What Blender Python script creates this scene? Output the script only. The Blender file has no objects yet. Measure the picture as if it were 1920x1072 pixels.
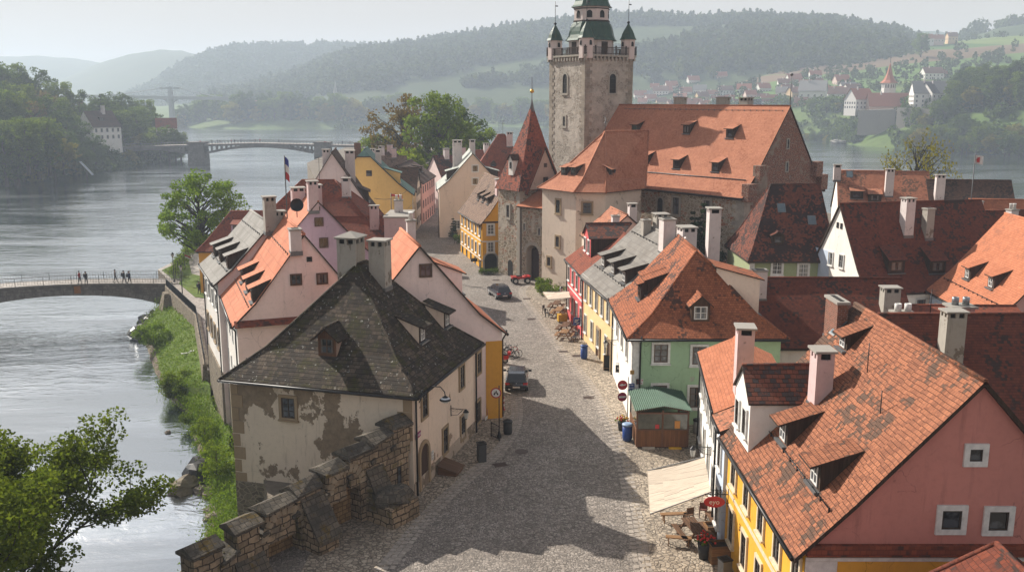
import bpy, bmesh, math, random
import numpy as np
from mathutils import Vector, Matrix, Euler, noise
R = math.radians
random.seed(7)
SC = bpy.context.scene
COL = SC.collection

# ------------------------------------------------------------------ viewpoint (used to measure the place from the photo)
FPX = 1750.0
CAMZ = 22.0
PITCH = math.atan(351 / FPX)
CP, SP = math.cos(PITCH), math.sin(PITCH)
def ray(px, py):
    x = (px - 960) / FPX; y = -(py - 536) / FPX
    return Vector((x, CP + y * SP, -SP + y * CP))
def G(px, py, z=0.0):
    d = ray(px, py); t = (z - CAMZ) / d.z
    return Vector((d.x * t, d.y * t, z))
def D(px, py, Y):
    d = ray(px, py); t = Y / d.y
    return Vector((d.x * t, Y, CAMZ + d.z * t))

# ------------------------------------------------------------------ object helpers
def tag(o, label=None, cat=None, group=None, kind=None):
    if label: o['label'] = label
    if cat: o['category'] = cat
    if group: o['group'] = group
    if kind: o['kind'] = kind
    return o
def thing(name, label, cat, loc=(0, 0, 0), rz=0.0, group=None):
    o = bpy.data.objects.new(name, None); COL.objects.link(o)
    o.location = loc; o.rotation_euler = (0, 0, rz); o.empty_display_size = 0.3
    return tag(o, label, cat, group)
def copy_tree(o, parent=None):
    c = o.copy(); COL.objects.link(c)
    if parent is not None: c.parent = parent
    for ch in list(o.children): copy_tree(ch, c)
    return c
def link(name, me, parent=None, loc=(0, 0, 0), rz=0.0):
    o = bpy.data.objects.new(name, me); COL.objects.link(o)
    o.location = loc; o.rotation_euler = (0, 0, rz)
    if parent is not None: o.parent = parent
    return o

class MB:
    def __init__(s): s.v = []; s.f = []; s.m = []; s.s = []
    def add(s, vs, fs, mi=0, sm=False):
        b = len(s.v); s.v += [tuple(p) for p in vs]
        for f in fs:
            s.f.append([b + i for i in f]); s.m.append(mi); s.s.append(sm)
    def poly(s, pts, mi=0, sm=False):
        q = []
        for p in pts:
            if not q or (Vector(p) - Vector(q[-1])).length > 1e-5: q.append(p)
        if len(q) > 2 and (Vector(q[0]) - Vector(q[-1])).length < 1e-5: q.pop()
        if len(q) > 2: s.add(q, [list(range(len(q)))], mi, sm)
    def box(s, x0, x1, y0, y1, z0, z1, mi=0):
        s.add([(x0,y0,z0),(x1,y0,z0),(x1,y1,z0),(x0,y1,z0),(x0,y0,z1),(x1,y0,z1),(x1,y1,z1),(x0,y1,z1)],
              [(0,3,2,1),(4,5,6,7),(0,1,5,4),(1,2,6,5),(2,3,7,6),(3,0,4,7)], mi)
    def obox(s, c, sx, sy, sz, rot=None, mi=0):
        rm = Euler(rot).to_matrix() if rot else Matrix.Identity(3); c = Vector(c)
        P = [c + rm @ Vector((a*sx/2, b*sy/2, d*sz/2)) for d in (-1,1) for a, b in ((-1,-1),(1,-1),(1,1),(-1,1))]
        s.add(P, [(0,3,2,1),(4,5,6,7),(0,1,5,4),(1,2,6,5),(2,3,7,6),(3,0,4,7)], mi)
    def bar(s, a, b, w, h, mi=0):
        a = Vector(a); b = Vector(b); d = (b - a); L = d.length; d.normalize()
        up = Vector((0,0,1)) if abs(d.z) < .95 else Vector((1,0,0))
        x = d.cross(up).normalized(); y = x.cross(d).normalized()
        P = [p + x*i*w/2 + y*j*h/2 for p in (a, b) for i, j in ((-1,-1),(1,-1),(1,1),(-1,1))]
        s.add(P, [(0,1,2,3),(7,6,5,4),(0,4,5,1),(1,5,6,2),(2,6,7,3),(3,7,4,0)], mi)
    def tube(s, pts, rad, n=6, mi=0, cap=True, sm=True):
        pts = [Vector(p) for p in pts]
        if not isinstance(rad, (list, tuple)): rad = [rad] * len(pts)
        b = len(s.v); prev = None
        for i, p in enumerate(pts):
            d = (pts[min(i+1, len(pts)-1)] - pts[max(i-1, 0)])
            if d.length < 1e-9: d = Vector((0,0,1))
            d.normalize()
            if prev is None:
                up = Vector((0,0,1)) if abs(d.z) < .9 else Vector((1,0,0))
                x = d.cross(up).normalized()
            else:
                x = (prev - d * prev.dot(d))
                x = x.normalized() if x.length > 1e-6 else d.orthogonal().normalized()
            prev = x; y = d.cross(x)
            for k in range(n):
                a = 2*math.pi*k/n
                s.v.append(tuple(p + (x*math.cos(a) + y*math.sin(a)) * rad[i]))
        for i in range(len(pts)-1):
            for k in range(n):
                k2 = (k+1) % n
                s.f.append([b+i*n+k, b+i*n+k2, b+(i+1)*n+k2, b+(i+1)*n+k]); s.m.append(mi); s.s.append(sm)
        if cap:
            s.f.append([b+k for k in range(n)][::-1]); s.m.append(mi); s.s.append(False)
            s.f.append([b+(len(pts)-1)*n+k for k in range(n)]); s.m.append(mi); s.s.append(False)
    def lathe(s, prof, c=(0,0), n=12, mi=0, sm=True, a0=0.0, sq=1.0):
        b = len(s.v)
        for r, z in prof:
            for k in range(n):
                a = a0 + 2*math.pi*k/n
                s.v.append((c[0] + r*math.cos(a), c[1] + sq*r*math.sin(a), z))
        for i in range(len(prof)-1):
            for k in range(n):
                k2 = (k+1) % n
                s.f.append([b+i*n+k, b+i*n+k2, b+(i+1)*n+k2, b+(i+1)*n+k]); s.m.append(mi); s.s.append(sm)
        s.f.append([b+k for k in range(n)][::-1]); s.m.append(mi); s.s.append(False)
        s.f.append([b+(len(prof)-1)*n+k for k in range(n)]); s.m.append(mi); s.s.append(False)
    def ball(s, c, r, n=10, m=6, mi=0, sc=(1,1,1), jit=0.0, seed=0):
        c = Vector(c); b = len(s.v); rr = random.Random(seed)
        for i in range(m+1):
            t = math.pi*i/m
            for k in range(n):
                a = 2*math.pi*k/n
                j = 1 + (rr.uniform(-jit, jit) if 0 < i < m else 0)
                s.v.append((c.x + sc[0]*r*j*math.sin(t)*math.cos(a), c.y + sc[1]*r*j*math.sin(t)*math.sin(a), c.z + sc[2]*r*j*math.cos(t)))
        for i in range(m):
            for k in range(n):
                k2 = (k+1) % n
                s.f.append([b+i*n+k, b+(i+1)*n+k, b+(i+1)*n+k2, b+i*n+k2]); s.m.append(mi); s.s.append(jit == 0)
    def torus(s, c, R0, r0, axis='y', n=20, m=6, mi=0):
        pts = []
        for k in range(n+1):
            a = 2*math.pi*k/n
            o = {'y': (math.cos(a), 0, math.sin(a)), 'x': (0, math.cos(a), math.sin(a)), 'z': (math.cos(a), math.sin(a), 0)}[axis]
            pts.append(Vector(c) + Vector(o)*R0)
        s.tube(pts, r0, m, mi, cap=False)
    def prism(s, pts, axis, a, b, mi=0):
        """extrude a 2D outline (counter-clockwise) along an axis between a and b"""
        def P(p, t): return {'x': (t, p[0], p[1]), 'y': (p[0], t, p[1]), 'z': (p[0], p[1], t)}[axis]
        n = len(pts); vs = [P(p, a) for p in pts] + [P(p, b) for p in pts]
        s.add(vs, [list(range(n))[::-1], list(range(n, 2*n))] + [[i, (i+1) % n, n+(i+1) % n, n+i] for i in range(n)], mi)
    def mesh(s, name, mats):
        me = bpy.data.meshes.new(name)
        me.from_pydata(s.v, [], s.f)
        for m in (mats if isinstance(mats, (list, tuple)) else [mats]): me.materials.append(m)
        if len(s.f):
            me.polygons.foreach_set('material_index', s.m)
            me.polygons.foreach_set('use_smooth', s.s)
            uv = me.uv_layers.new(name='UVMap'); buf = []
            V = s.v
            for p in me.polygons:
                nx, ny, nz = p.normal
                h = math.hypot(nx, ny)
                if h < 0.06: ux, uy, wx, wy, wz = 1.0, 0.0, 0.0, 1.0, 0.0
                else:
                    ux, uy = -ny/h, nx/h
                    wx, wy, wz = -uy*0 + (0*0 - nz*uy), nz*ux, (nx*uy - ny*ux)
                for vi in p.vertices:
                    x, y, z = V[vi]
                    buf.append(x*ux + y*uy); buf.append(x*wx + y*wy + z*wz)
            uv.data.foreach_set('uv', buf)
        me.update()
        return me
    def build(s, name, mats, parent=None, loc=(0,0,0), rz=0.0):
        return link(name, s.mesh(name, mats), parent, loc, rz)

def np_mesh(name, V, F, mat, smooth=False):
    """fast mesh from arrays: V (n,3), F (m,k)"""
    me = bpy.data.meshes.new(name)
    V = np.asarray(V, np.float32); F = np.asarray(F, np.int32); k = F.shape[1]
    me.vertices.add(len(V)); me.vertices.foreach_set('co', V.ravel())
    me.loops.add(F.size); me.loops.foreach_set('vertex_index', F.ravel())
    me.polygons.add(len(F)); me.polygons.foreach_set('loop_start', np.arange(0, F.size, k, dtype=np.int32))
    if smooth: me.polygons.foreach_set('use_smooth', np.ones(len(F), bool))
    me.materials.append(mat); me.update(calc_edges=True); me.validate()
    return me
# ------------------------------------------------------------------ materials
class NT:
    def __init__(s, name):
        s.mat = bpy.data.materials.new(name); s.mat.use_nodes = True
        s.t = s.mat.node_tree; s.t.nodes.clear()
        s.out = s.t.nodes.new('ShaderNodeOutputMaterial')
    def n(s, ty, ins=None, **pr):
        nd = s.t.nodes.new(ty)
        for k, v in pr.items(): setattr(nd, k, v)
        for k, v in (ins or {}).items():
            if isinstance(v, bpy.types.NodeSocket): s.t.links.new(v, nd.inputs[k])
            else:
                if isinstance(v, tuple) and len(v) == 3 and nd.inputs[k].type == 'RGBA': v = v + (1,)
                nd.inputs[k].default_value = v
        return nd
    def uv(s): return s.n('ShaderNodeTexCoord').outputs['UV']
    def ob(s): return s.n('ShaderNodeTexCoord').outputs['Object']
    def pos(s): return s.n('ShaderNodeNewGeometry').outputs['Position']
    def scale(s, v, sc, rot=None):
        m = s.n('ShaderNodeMapping', {'Vector': v, 'Scale': sc})
        if rot: m.inputs['Rotation'].default_value = rot
        return m.outputs[0]
    def noise(s, v, sc, det=4, rough=.55, dist=0): return s.n('ShaderNodeTexNoise', {'Vector': v, 'Scale': sc, 'Detail': det, 'Roughness': rough, 'Distortion': dist}).outputs[0]
    def ma(s, op, a, b=0.0, c=0.0, clamp=False):
        nd = s.n('ShaderNodeMath', {0: a, 1: b, 2: c}, operation=op); nd.use_clamp = clamp
        return nd.outputs[0]
    def ramp(s, f, lo, hi):
        nd = s.n('ShaderNodeMapRange', {0: f, 1: lo, 2: hi, 3: 0.0, 4: 1.0}); nd.clamp = True
        return nd.outputs[0]
    def mix(s, f, a, b, mode='MIX'):
        nd = s.n('ShaderNodeMix', {0: f, 6: a, 7: b}, data_type='RGBA', blend_type=mode)
        return nd.outputs[2]
    def bump(s, h, st=.5, d=.05, nrm=None):
        i = {'Height': h, 'Strength': st, 'Distance': d}
        if nrm is not None: i['Normal'] = nrm
        return s.n('ShaderNodeBump', i).outputs[0]
    def fin(s, col, rough=.8, nrm=None, spec=.3, metal=0.0, **kw):
        i = {'Base Color': col, 'Roughness': rough, 'Specular IOR Level': spec, 'Metallic': metal}
        i.update(kw)
        if nrm is not None: i['Normal'] = nrm
        b = s.n('ShaderNodeBsdfPrincipled', i)
        s.t.links.new(b.outputs[0], s.out.inputs[0])
        return s.mat
def mul(c, k): return tuple(min(1, x*k) for x in c)

def m_roof(name, c1, c2, dark=(.05,.04,.035), stain=.55, sc=.45, tw=.19, th=.17, moss=None, lichen=0.0, gap=.4, bump=.6, red=None, var=.25):
    t = NT(name); uv = t.uv(); ob = t.ob()
    wob = t.n('ShaderNodeVectorMath', {0: uv, 1: t.scale(t.n('ShaderNodeTexNoise', {'Vector': ob, 'Scale': 1.3, 'Detail': 2.0}).outputs['Color'], (.09, .09, 0))}, operation='ADD').outputs[0]
    br = t.n('ShaderNodeTexBrick', {'Vector': wob, 'Color1': (0,0,0), 'Color2': (1,1,1), 'Mortar': (.5,.5,.5), 'Scale': 1.0, 'Mortar Size': tw*.045, 'Mortar Smooth': .3, 'Bias': 0.0, 'Brick Width': tw, 'Row Height': th}, offset=.5)
    r = t.n('ShaderNodeSeparateColor', {0: br.outputs[0]}).outputs[0]
    big = t.noise(ob, sc, 7, .62)
    mid = t.noise(ob, sc*4, 5, .6)
    col = t.mix(r, c1, c2)
    col = t.mix(t.ma('MULTIPLY', t.ramp(mid, .35, .7), .6), col, t.mix(1.0, col, (.72,.68,.66), 'MULTIPLY'))
    st = t.ma('ADD', t.ma('ADD', big, t.ma('MULTIPLY', t.ma('SUBTRACT', mid, .5), .35)), t.ma('MULTIPLY', t.ma('SUBTRACT', r, .5), var))
    f = t.ramp(st, stain, stain + .06)
    col = t.mix(t.ma('MULTIPLY', f, .82), col, dark)
    if red:
        f3 = t.ramp(t.noise(t.scale(ob, (.7,.7,.7)), .5, 5), red[0], red[0]+.05); col = t.mix(f3, col, t.mix(r, red[1], mul(red[1], .6)))
    if moss:
        mo = t.noise(t.scale(ob, (1.2,1.2,1.2)), .8, 8, .68)
        col = t.mix(t.ma('MULTIPLY', t.ramp(mo, .5, .62), .85), col, moss)
    if lichen:
        li = t.noise(ob, 5.5, 4, .7)
        col = t.mix(t.ramp(t.ma('ADD', li, t.ma('MULTIPLY', r, .1)), 1-lichen, 1.04-lichen), col, (.36,.35,.31))
    col = t.mix(t.ma('MULTIPLY', br.outputs[1], gap), col, (.03,.022,.018))
    row = t.ma('FRACT', t.ma('DIVIDE', t.n('ShaderNodeSeparateXYZ', {0: wob}).outputs[1], th))
    edge = t.ramp(row, .0, .22)
    col = t.mix(t.ma('MULTIPLY', t.ma('SUBTRACT', 1.0, edge), gap*.8), col, t.mix(1.0, col, (.35,.3,.28), 'MULTIPLY'))  # shadow line under each tile row, painted into the colour
    h = t.ma('ADD', t.ma('MULTIPLY', row, -.8), t.ma('ADD', t.ma('MULTIPLY', br.outputs[1], -.7), t.ma('ADD', t.ma('MULTIPLY', r, .5), t.ma('MULTIPLY', mid, .6))))
    return t.fin(col, .88, t.bump(h, bump, .05), .2)

def m_tin(name, c1, c2, pw=.55, ph=.75, rough=.55, patina=None):
    t = NT(name); uv = t.uv(); ob = t.ob()
    br = t.n('ShaderNodeTexBrick', {'Vector': uv, 'Color1': (0,0,0), 'Color2': (1,1,1), 'Mortar': (.5,.5,.5), 'Scale': 1.0, 'Mortar Size': .02, 'Mortar Smooth': .4, 'Bias': 0.0, 'Brick Width': pw, 'Row Height': ph}, offset=.5)
    r = t.n('ShaderNodeSeparateColor', {0: br.outputs[0]}).outputs[0]
    col = t.mix(r, c1, c2)
    nz = t.noise(ob, .6, 6, .6)
    col = t.mix(t.ramp(nz, .42, .7), col, t.mix(1.0, col, (.78,.76,.74), 'MULTIPLY'))
    st = t.noise(t.scale(uv, (3.0,.35,1)), 1.0, 5, .65)
    col = t.mix(t.ma('MULTIPLY', t.ramp(st, .52, .72), .45), col, patina or mul(c1, .5))
    col = t.mix(t.ma('MULTIPLY', br.outputs[1], .45), col, mul(c1, .3))
    h = t.ma('ADD', t.ma('MULTIPLY', br.outputs[1], .8), t.ma('ADD', t.ma('MULTIPLY', r, .25), t.ma('MULTIPLY', nz, .6)))
    return t.fin(col, rough, t.bump(h, .45, .03), .4 if rough < .5 else .12)

def m_plaster(name, c, dirt=(.3,.26,.22), amt=.35, peel=None, thr=.62, sc=.35, crack=True, rough=.9):
    t = NT(name); ob = t.ob(); uv = t.uv()
    a = t.noise(ob, sc, 6, .62); b = t.noise(ob, 3.5, 5, .65)
    col = t.mix(t.ma('MULTIPLY', t.ramp(a, .4, .72), .5), c, mul(c, .78))
    col = t.mix(t.ma('MULTIPLY', t.ramp(b, .48, .75), .35), col, mul(c, .7))
    st = t.noise(t.scale(uv, (2.2,.22,1)), 1.0, 6, .7)
    col = t.mix(t.ma('MULTIPLY', t.ramp(st, .56, .74), amt), col, dirt)
    h = t.noise(ob, 14, 4, .6)
    if peel:
        pz = t.ma('ADD', t.noise(t.scale(ob, (1,1,.8)), sc*1.1, 8, .6), t.ma('MULTIPLY', t.ma('SUBTRACT', b, .5), .16))
        f = t.ramp(pz, thr, thr+.012)
        pc = t.mix(t.ramp(t.noise(ob, 2.2, 6, .7), .35, .7), peel, mul(peel, .6))
        col = t.mix(f, col, pc); h = t.ma('ADD', h, t.ma('MULTIPLY', f, -2.2))
    if crack:
        wv = t.n('ShaderNodeVectorMath', {0: ob, 1: t.scale(t.n('ShaderNodeTexNoise', {'Vector': ob, 'Scale': 1.1, 'Detail': 6.0}).outputs['Color'], (1.2,1.2,1.2))}, operation='ADD').outputs[0]
        vo = t.n('ShaderNodeTexVoronoi', {'Vector': wv, 'Scale': .42}, feature='DISTANCE_TO_EDGE').outputs[0]
        cf = t.ma('MULTIPLY', t.ma('SUBTRACT', 1.0, t.ramp(vo, .0, .008)), t.ramp(a, .5, .56))
        col = t.mix(t.ma('MULTIPLY', cf, .6), col, mul(c, .25))
    return t.fin(col, rough, t.bump(h, .35, .02), .15)

def m_rubble(name, c1, c2, mort=(.33,.3,.25), sc=2.6, patch=None, thr=.56, sq=(1,1,1.5), red=None):
    t = NT(name); ob = t.ob()
    v = t.scale(ob, sq)
    wv = t.n('ShaderNodeVectorMath', {0: v, 1: t.scale(t.n('ShaderNodeTexNoise', {'Vector': ob, 'Scale': 3.0, 'Detail': 3.0}).outputs['Color'], (.25,.25,.25))}, operation='ADD').outputs[0]
    vo = t.n('ShaderNodeTexVoronoi', {'Vector': wv, 'Scale': sc}); ve = t.n('ShaderNodeTexVoronoi', {'Vector': wv, 'Scale': sc}, feature='DISTANCE_TO_EDGE')
    r = t.n('ShaderNodeSeparateColor', {0: vo.outputs['Color']})
    col = t.mix(r.outputs[0], c1, c2)
    nz = t.noise(ob, 6, 5, .7)
    col = t.mix(t.ramp(nz, .35, .75), col, t.mix(1.0, col, (.55,.53,.5), 'MULTIPLY'))
    big = t.noise(ob, .35, 6, .6)
    if red: col = t.mix(t.ma('MULTIPLY', t.ramp(t.ma('ADD', big, t.ma('MULTIPLY', r.outputs[1], .2)), red[0], red[0]+.08), .85), col, red[1])
    mf = t.ma('SUBTRACT', 1.0, t.ramp(ve.outputs[0], .03, .09))
    col = t.mix(mf, col, mort)
    h = t.ma('ADD', t.ma('MULTIPLY', mf, -1.0), t.ma('MULTIPLY', nz, .7))
    if patch:
        f = t.ramp(t.ma('ADD', big, t.ma('MULTIPLY', t.ma('SUBTRACT', nz, .5), .22)), thr, thr+.04)
        pc = t.mix(t.ramp(t.noise(ob, 1.2, 6, .65), .35, .7), patch, mul(patch, .68))
        col = t.mix(f, col, pc); h = t.ma('ADD', h, t.ma('MULTIPLY', f, 1.3))
    return t.fin(col, .92, t.bump(h, .7, .06), .15)

def m_ashlar(name, c1, c2, bw=.6, bh=.3, mort=(.2,.17,.13), moss=None, dark=None, gap=.02, wob=.12):
    t = NT(name); uv = t.uv(); ob = t.ob()
    wv = t.n('ShaderNodeVectorMath', {0: uv, 1: t.scale(t.n('ShaderNodeTexNoise', {'Vector': ob, 'Scale': 1.6, 'Detail': 3.0}).outputs['Color'], (wob,wob,0))}, operation='ADD').outputs[0]
    br = t.n('ShaderNodeTexBrick', {'Vector': wv, 'Color1': (0,0,0), 'Color2': (1,1,1), 'Mortar': (.5,.5,.5), 'Scale': 1.0, 'Mortar Size': gap, 'Mortar Smooth': .4, 'Bias': 0.0, 'Brick Width': bw, 'Row Height': bh}, offset=.43, squash=.75, squash_frequency=3)
    r = t.n('ShaderNodeSeparateColor', {0: br.outputs[0]}).outputs[0]
    nz = t.noise(ob, 5, 6, .7); big = t.noise(ob, .7, 6, .62)
    col = t.mix(r, c1, c2)
    col = t.mix(t.ramp(nz, .35, .72), col, t.mix(1.0, col, (.58,.55,.52), 'MULTIPLY'))
    if dark: col = t.mix(t.ma('MULTIPLY', t.ramp(big, .5, .64), .75), col, dark)
    if moss: col = t.mix(t.ma('MULTIPLY', t.ramp(t.noise(ob, 1.1, 7, .65), .56, .64), .8), col, moss)
    col = t.mix(br.outputs[1], col, mort)
    h = t.ma('ADD', t.ma('MULTIPLY', br.outputs[1], -1.0), t.ma('ADD', t.ma('MULTIPLY', nz, .8), t.ma('MULTIPLY', r, .3)))
    return t.fin(col, .92, t.bump(h, .7, .06), .15)

def m_flat(name, c, rough=.6, metal=0.0, spec=.4, var=.25, sc=4.0, coat=0.0):
    t = NT(name); ob = t.ob(); nz = t.noise(ob, sc, 4, .6)
    col = t.mix(t.ramp(nz, .35, .7), c, mul(c, 1-var))
    return t.fin(col, rough, t.bump(nz, .1, .01), spec, metal, **({'Coat Weight': coat} if coat else {}))

def m_glass(name, c=(.02,.022,.025)):
    t = NT(name); ob = t.ob(); nz = t.noise(ob, 1.5, 3)
    rnd = t.n('ShaderNodeObjectInfo').outputs['Random']
    col = t.mix(t.ramp(t.ma('ADD', nz, t.ma('MULTIPLY', rnd, .25)), .62, .72), c, mul(c, 4))
    u = t.ma('ABSOLUTE', t.n('ShaderNodeSeparateXYZ', {0: t.uv()}).outputs[0])
    wv = t.ma('MULTIPLY', t.noise(t.scale(t.uv(), (14,1,1)), 1.0, 2), .1)
    cu = t.ma('MULTIPLY', t.ma('GREATER_THAN', t.ma('ADD', u, wv), t.ma('ADD', .13, t.ma('MULTIPLY', rnd, .3))), t.ma('GREATER_THAN', t.ma('FRACT', t.ma('MULTIPLY', rnd, 7.3)), .45))
    col = t.mix(t.ma('MULTIPLY', cu, .8), col, (.20,.185,.165))
    return t.fin(col, .08, t.bump(nz, .06, .02), .6)

def m_wood(name, c, plank=.12, vert=True, rough=.75):
    t = NT(name); uv = t.uv(); ob = t.ob()
    s = t.n('ShaderNodeSeparateXYZ', {0: uv}).outputs[0 if vert else 1]
    q = t.ma('DIVIDE', s, plank); fr = t.ma('FRACT', q)
    r = t.n('ShaderNodeTexWhiteNoise', {'W': t.ma('FLOOR', q)}, noise_dimensions='1D').outputs[0]
    g = t.noise(t.scale(uv, (18,1.2,1) if vert else (1.2,18,1)), 1.0, 5, .65)
    col = t.mix(r, mul(c, .75), mul(c, 1.15)); col = t.mix(t.ramp(g, .4, .75), col, mul(c, .5))
    gp = t.ma('SUBTRACT', 1.0, t.ramp(fr, .0, .08))
    col = t.mix(gp, col, mul(c, .2))
    return t.fin(col, rough, t.bump(t.ma('ADD', t.ma('MULTIPLY', gp, -1.0), t.ma('MULTIPLY', g, .3)), .5, .02), .25)

def m_cobble(name, c1, c2, joint, sc=5.5, dark=None, sq=(1,1,1), wx=.05):
    t = NT(name); p = t.pos()
    v = t.n('ShaderNodeVectorMath', {0: t.scale(p, sq), 1: t.scale(t.n('ShaderNodeTexNoise', {'Vector': p, 'Scale': .5, 'Detail': 2.0}).outputs['Color'], (.9,.9,0))}, operation='ADD').outputs[0]
    v = t.scale(v, (1,1,0))
    vo = t.n('ShaderNodeTexVoronoi', {'Vector': v, 'Scale': sc, 'Randomness': .75}); ve = t.n('ShaderNodeTexVoronoi', {'Vector': v, 'Scale': sc, 'Randomness': .75}, feature='DISTANCE_TO_EDGE')
    r = t.n('ShaderNodeSeparateColor', {0: vo.outputs['Color']}).outputs[0]
    col = t.mix(r, c1, c2)
    big = t.noise(p, .22, 6, .62); mid = t.noise(p, 1.4, 5, .65)
    col = t.mix(t.ma('MULTIPLY', t.ramp(big, .42, .62), .6), col, t.mix(1.0, col, (.62,.6,.58), 'MULTIPLY'))
    col = t.mix(t.ma('MULTIPLY', t.ramp(mid, .48, .72), .5), col, t.mix(1.0, col, (.6,.58,.56), 'MULTIPLY'))
    jf = t.ma('SUBTRACT', 1.0, t.ramp(ve.outputs[0], .03, .11))
    col = t.mix(t.ma('MULTIPLY', jf, .9), col, joint)
    h = t.ma('ADD', t.ma('MULTIPLY', jf, -1.0), t.ma('MULTIPLY', r, .4))
    return t.fin(col, t.ma('ADD', .55, t.ma('MULTIPLY', r, .25)), t.bump(h, .8, .03), .35)

def m_leaf(name, c1, c2, tr=.45, c3=None):
    t = NT(name)
    rnd = t.n('ShaderNodeNewGeometry').outputs['Random Per Island']
    orn = t.n('ShaderNodeObjectInfo').outputs['Random']
    nz = t.noise(t.ob(), .35, 3)
    col = t.mix(rnd, c1, c2)
    col = t.mix(t.ramp(nz, .42, .62), col, t.mix(1.0, col, (.7,.72,.6), 'MULTIPLY'))
    col = t.mix(t.ma('MULTIPLY', orn, .45), col, c3 or t.mix(1.0, col, (1.35,1.1,.7), 'MULTIPLY'))
    d = t.n('ShaderNodeBsdfDiffuse', {'Color': col}); tl = t.n('ShaderNodeBsdfTranslucent', {'Color': t.mix(1.0, col, (1.25,1.25,.7), 'MULTIPLY')})
    mx = t.n('ShaderNodeMixShader', {0: tr, 1: d.outputs[0], 2: tl.outputs[0]})
    t.t.links.new(mx.outputs[0], t.out.inputs[0])
    return t.mat

def m_ground(name, c1, c2, c3, sc=.3, bump=.6):
    t = NT(name); p = t.pos()
    a = t.noise(p, sc, 7, .65); b = t.noise(p, sc*8, 6, .7)
    col = t.mix(t.ramp(a, .38, .62), c1, c2); col = t.mix(t.ma('MULTIPLY', t.ramp(b, .45, .7), .7), col, c3)
    return t.fin(col, .95, t.bump(t.ma('ADD', a, b), bump, .3), .1)

def m_water(name):
    t = NT(name); p = t.pos()
    w1 = t.noise(t.scale(p, (.45,.8,1)), 1.0, 4, .55, .8)
    w2 = t.noise(t.scale(p, (.12,.32,1), (0,0,R(20))), 1.0, 4, .6, 1.0)
    w3 = t.noise(t.scale(p, (3.2,4.2,1)), 1.0, 3, .6)
    cur = t.noise(t.scale(p, (.012,.05,1), (0,0,R(-25))), 1.0, 6, .65, 1.2)
    calm = t.ramp(cur, .42, .58)
    h = t.ma('ADD', t.ma('MULTIPLY', w1, t.ma('ADD', .10, t.ma('MULTIPLY', calm, 1.0))), t.ma('ADD', t.ma('MULTIPLY', w2, .8), t.ma('MULTIPLY', w3, .07)))
    col = t.mix(calm, (.020,.030,.034), (.04,.052,.056))
    nr = t.bump(h, .42, .28); ro = t.ma('ADD', .05, t.ma('MULTIPLY', calm, .10))
    t.fin(col, ro, nr, .9, 0.0, **{'IOR': 1.6}); b = t.out.inputs[0].links[0].from_socket
    g = t.n('ShaderNodeBsdfGlossy', {'Color': (.86,.9,.93), 'Roughness': ro, 'Normal': nr})
    mx = t.n('ShaderNodeMixShader', {0: t.ma('ADD', .44, t.ma('MULTIPLY', calm, .34)), 1: b, 2: g.outputs[0]})
    t.t.links.new(mx.outputs[0], t.out.inputs[0]); return t.mat
# ------------------------------------------------------------------ material library
GL = m_glass('window_glass'); GLF = m_glass('dark_glass', (.03,.032,.034))
WHITE = m_flat('white_paint', (.72,.71,.68), .6); BROWNW = m_flat('brown_sash', (.10,.052,.03), .5); DARKW = m_flat('dark_sash', (.045,.03,.022), .5)
BLK = m_flat('black_iron', (.018,.018,.02), .45, .4); DKG = m_flat('dark_gutter', (.035,.034,.034), .45, .5); ZINC = m_flat('zinc', (.3,.32,.34), .4, .7)
STONE_T = m_plaster('sandstone_trim', (.33,.25,.16), (.2,.15,.1), .4, crack=False); STONE_G = m_plaster('grey_stone_trim', (.36,.33,.28), (.2,.18,.15), .4, crack=False)
CHIM_W = m_plaster('chimney_render_white', (.62,.56,.54), (.2,.17,.15), .65, (.33,.28,.25), .64, .9); CHIM_G = m_plaster('chimney_render_grey', (.36,.335,.295), (.12,.11,.09), .75, (.25,.21,.17), .58, .9)
CHIM_P = m_plaster('chimney_render_pink', (.58,.43,.42), (.22,.17,.15), .6, (.35,.28,.26), .64, .9)
SLAB = m_plaster('chimney_slab', (.32,.30,.27), (.1,.09,.08), .5, crack=False); SOOT_AND_SHADE = m_flat('soot', (.012,.011,.01), .95)  # flue soot, and flat dark colour painting the shade in arches and openings
DARKWOOD = m_wood('dark_boards', (.055,.035,.024), .16); BRICKRED = m_ashlar('old_brick', (.30,.11,.07), (.20,.085,.06), .26, .09, (.28,.24,.2), gap=.012)
LEAD = m_flat('lead_flashing', (.17,.175,.18), .5, .5)

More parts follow.
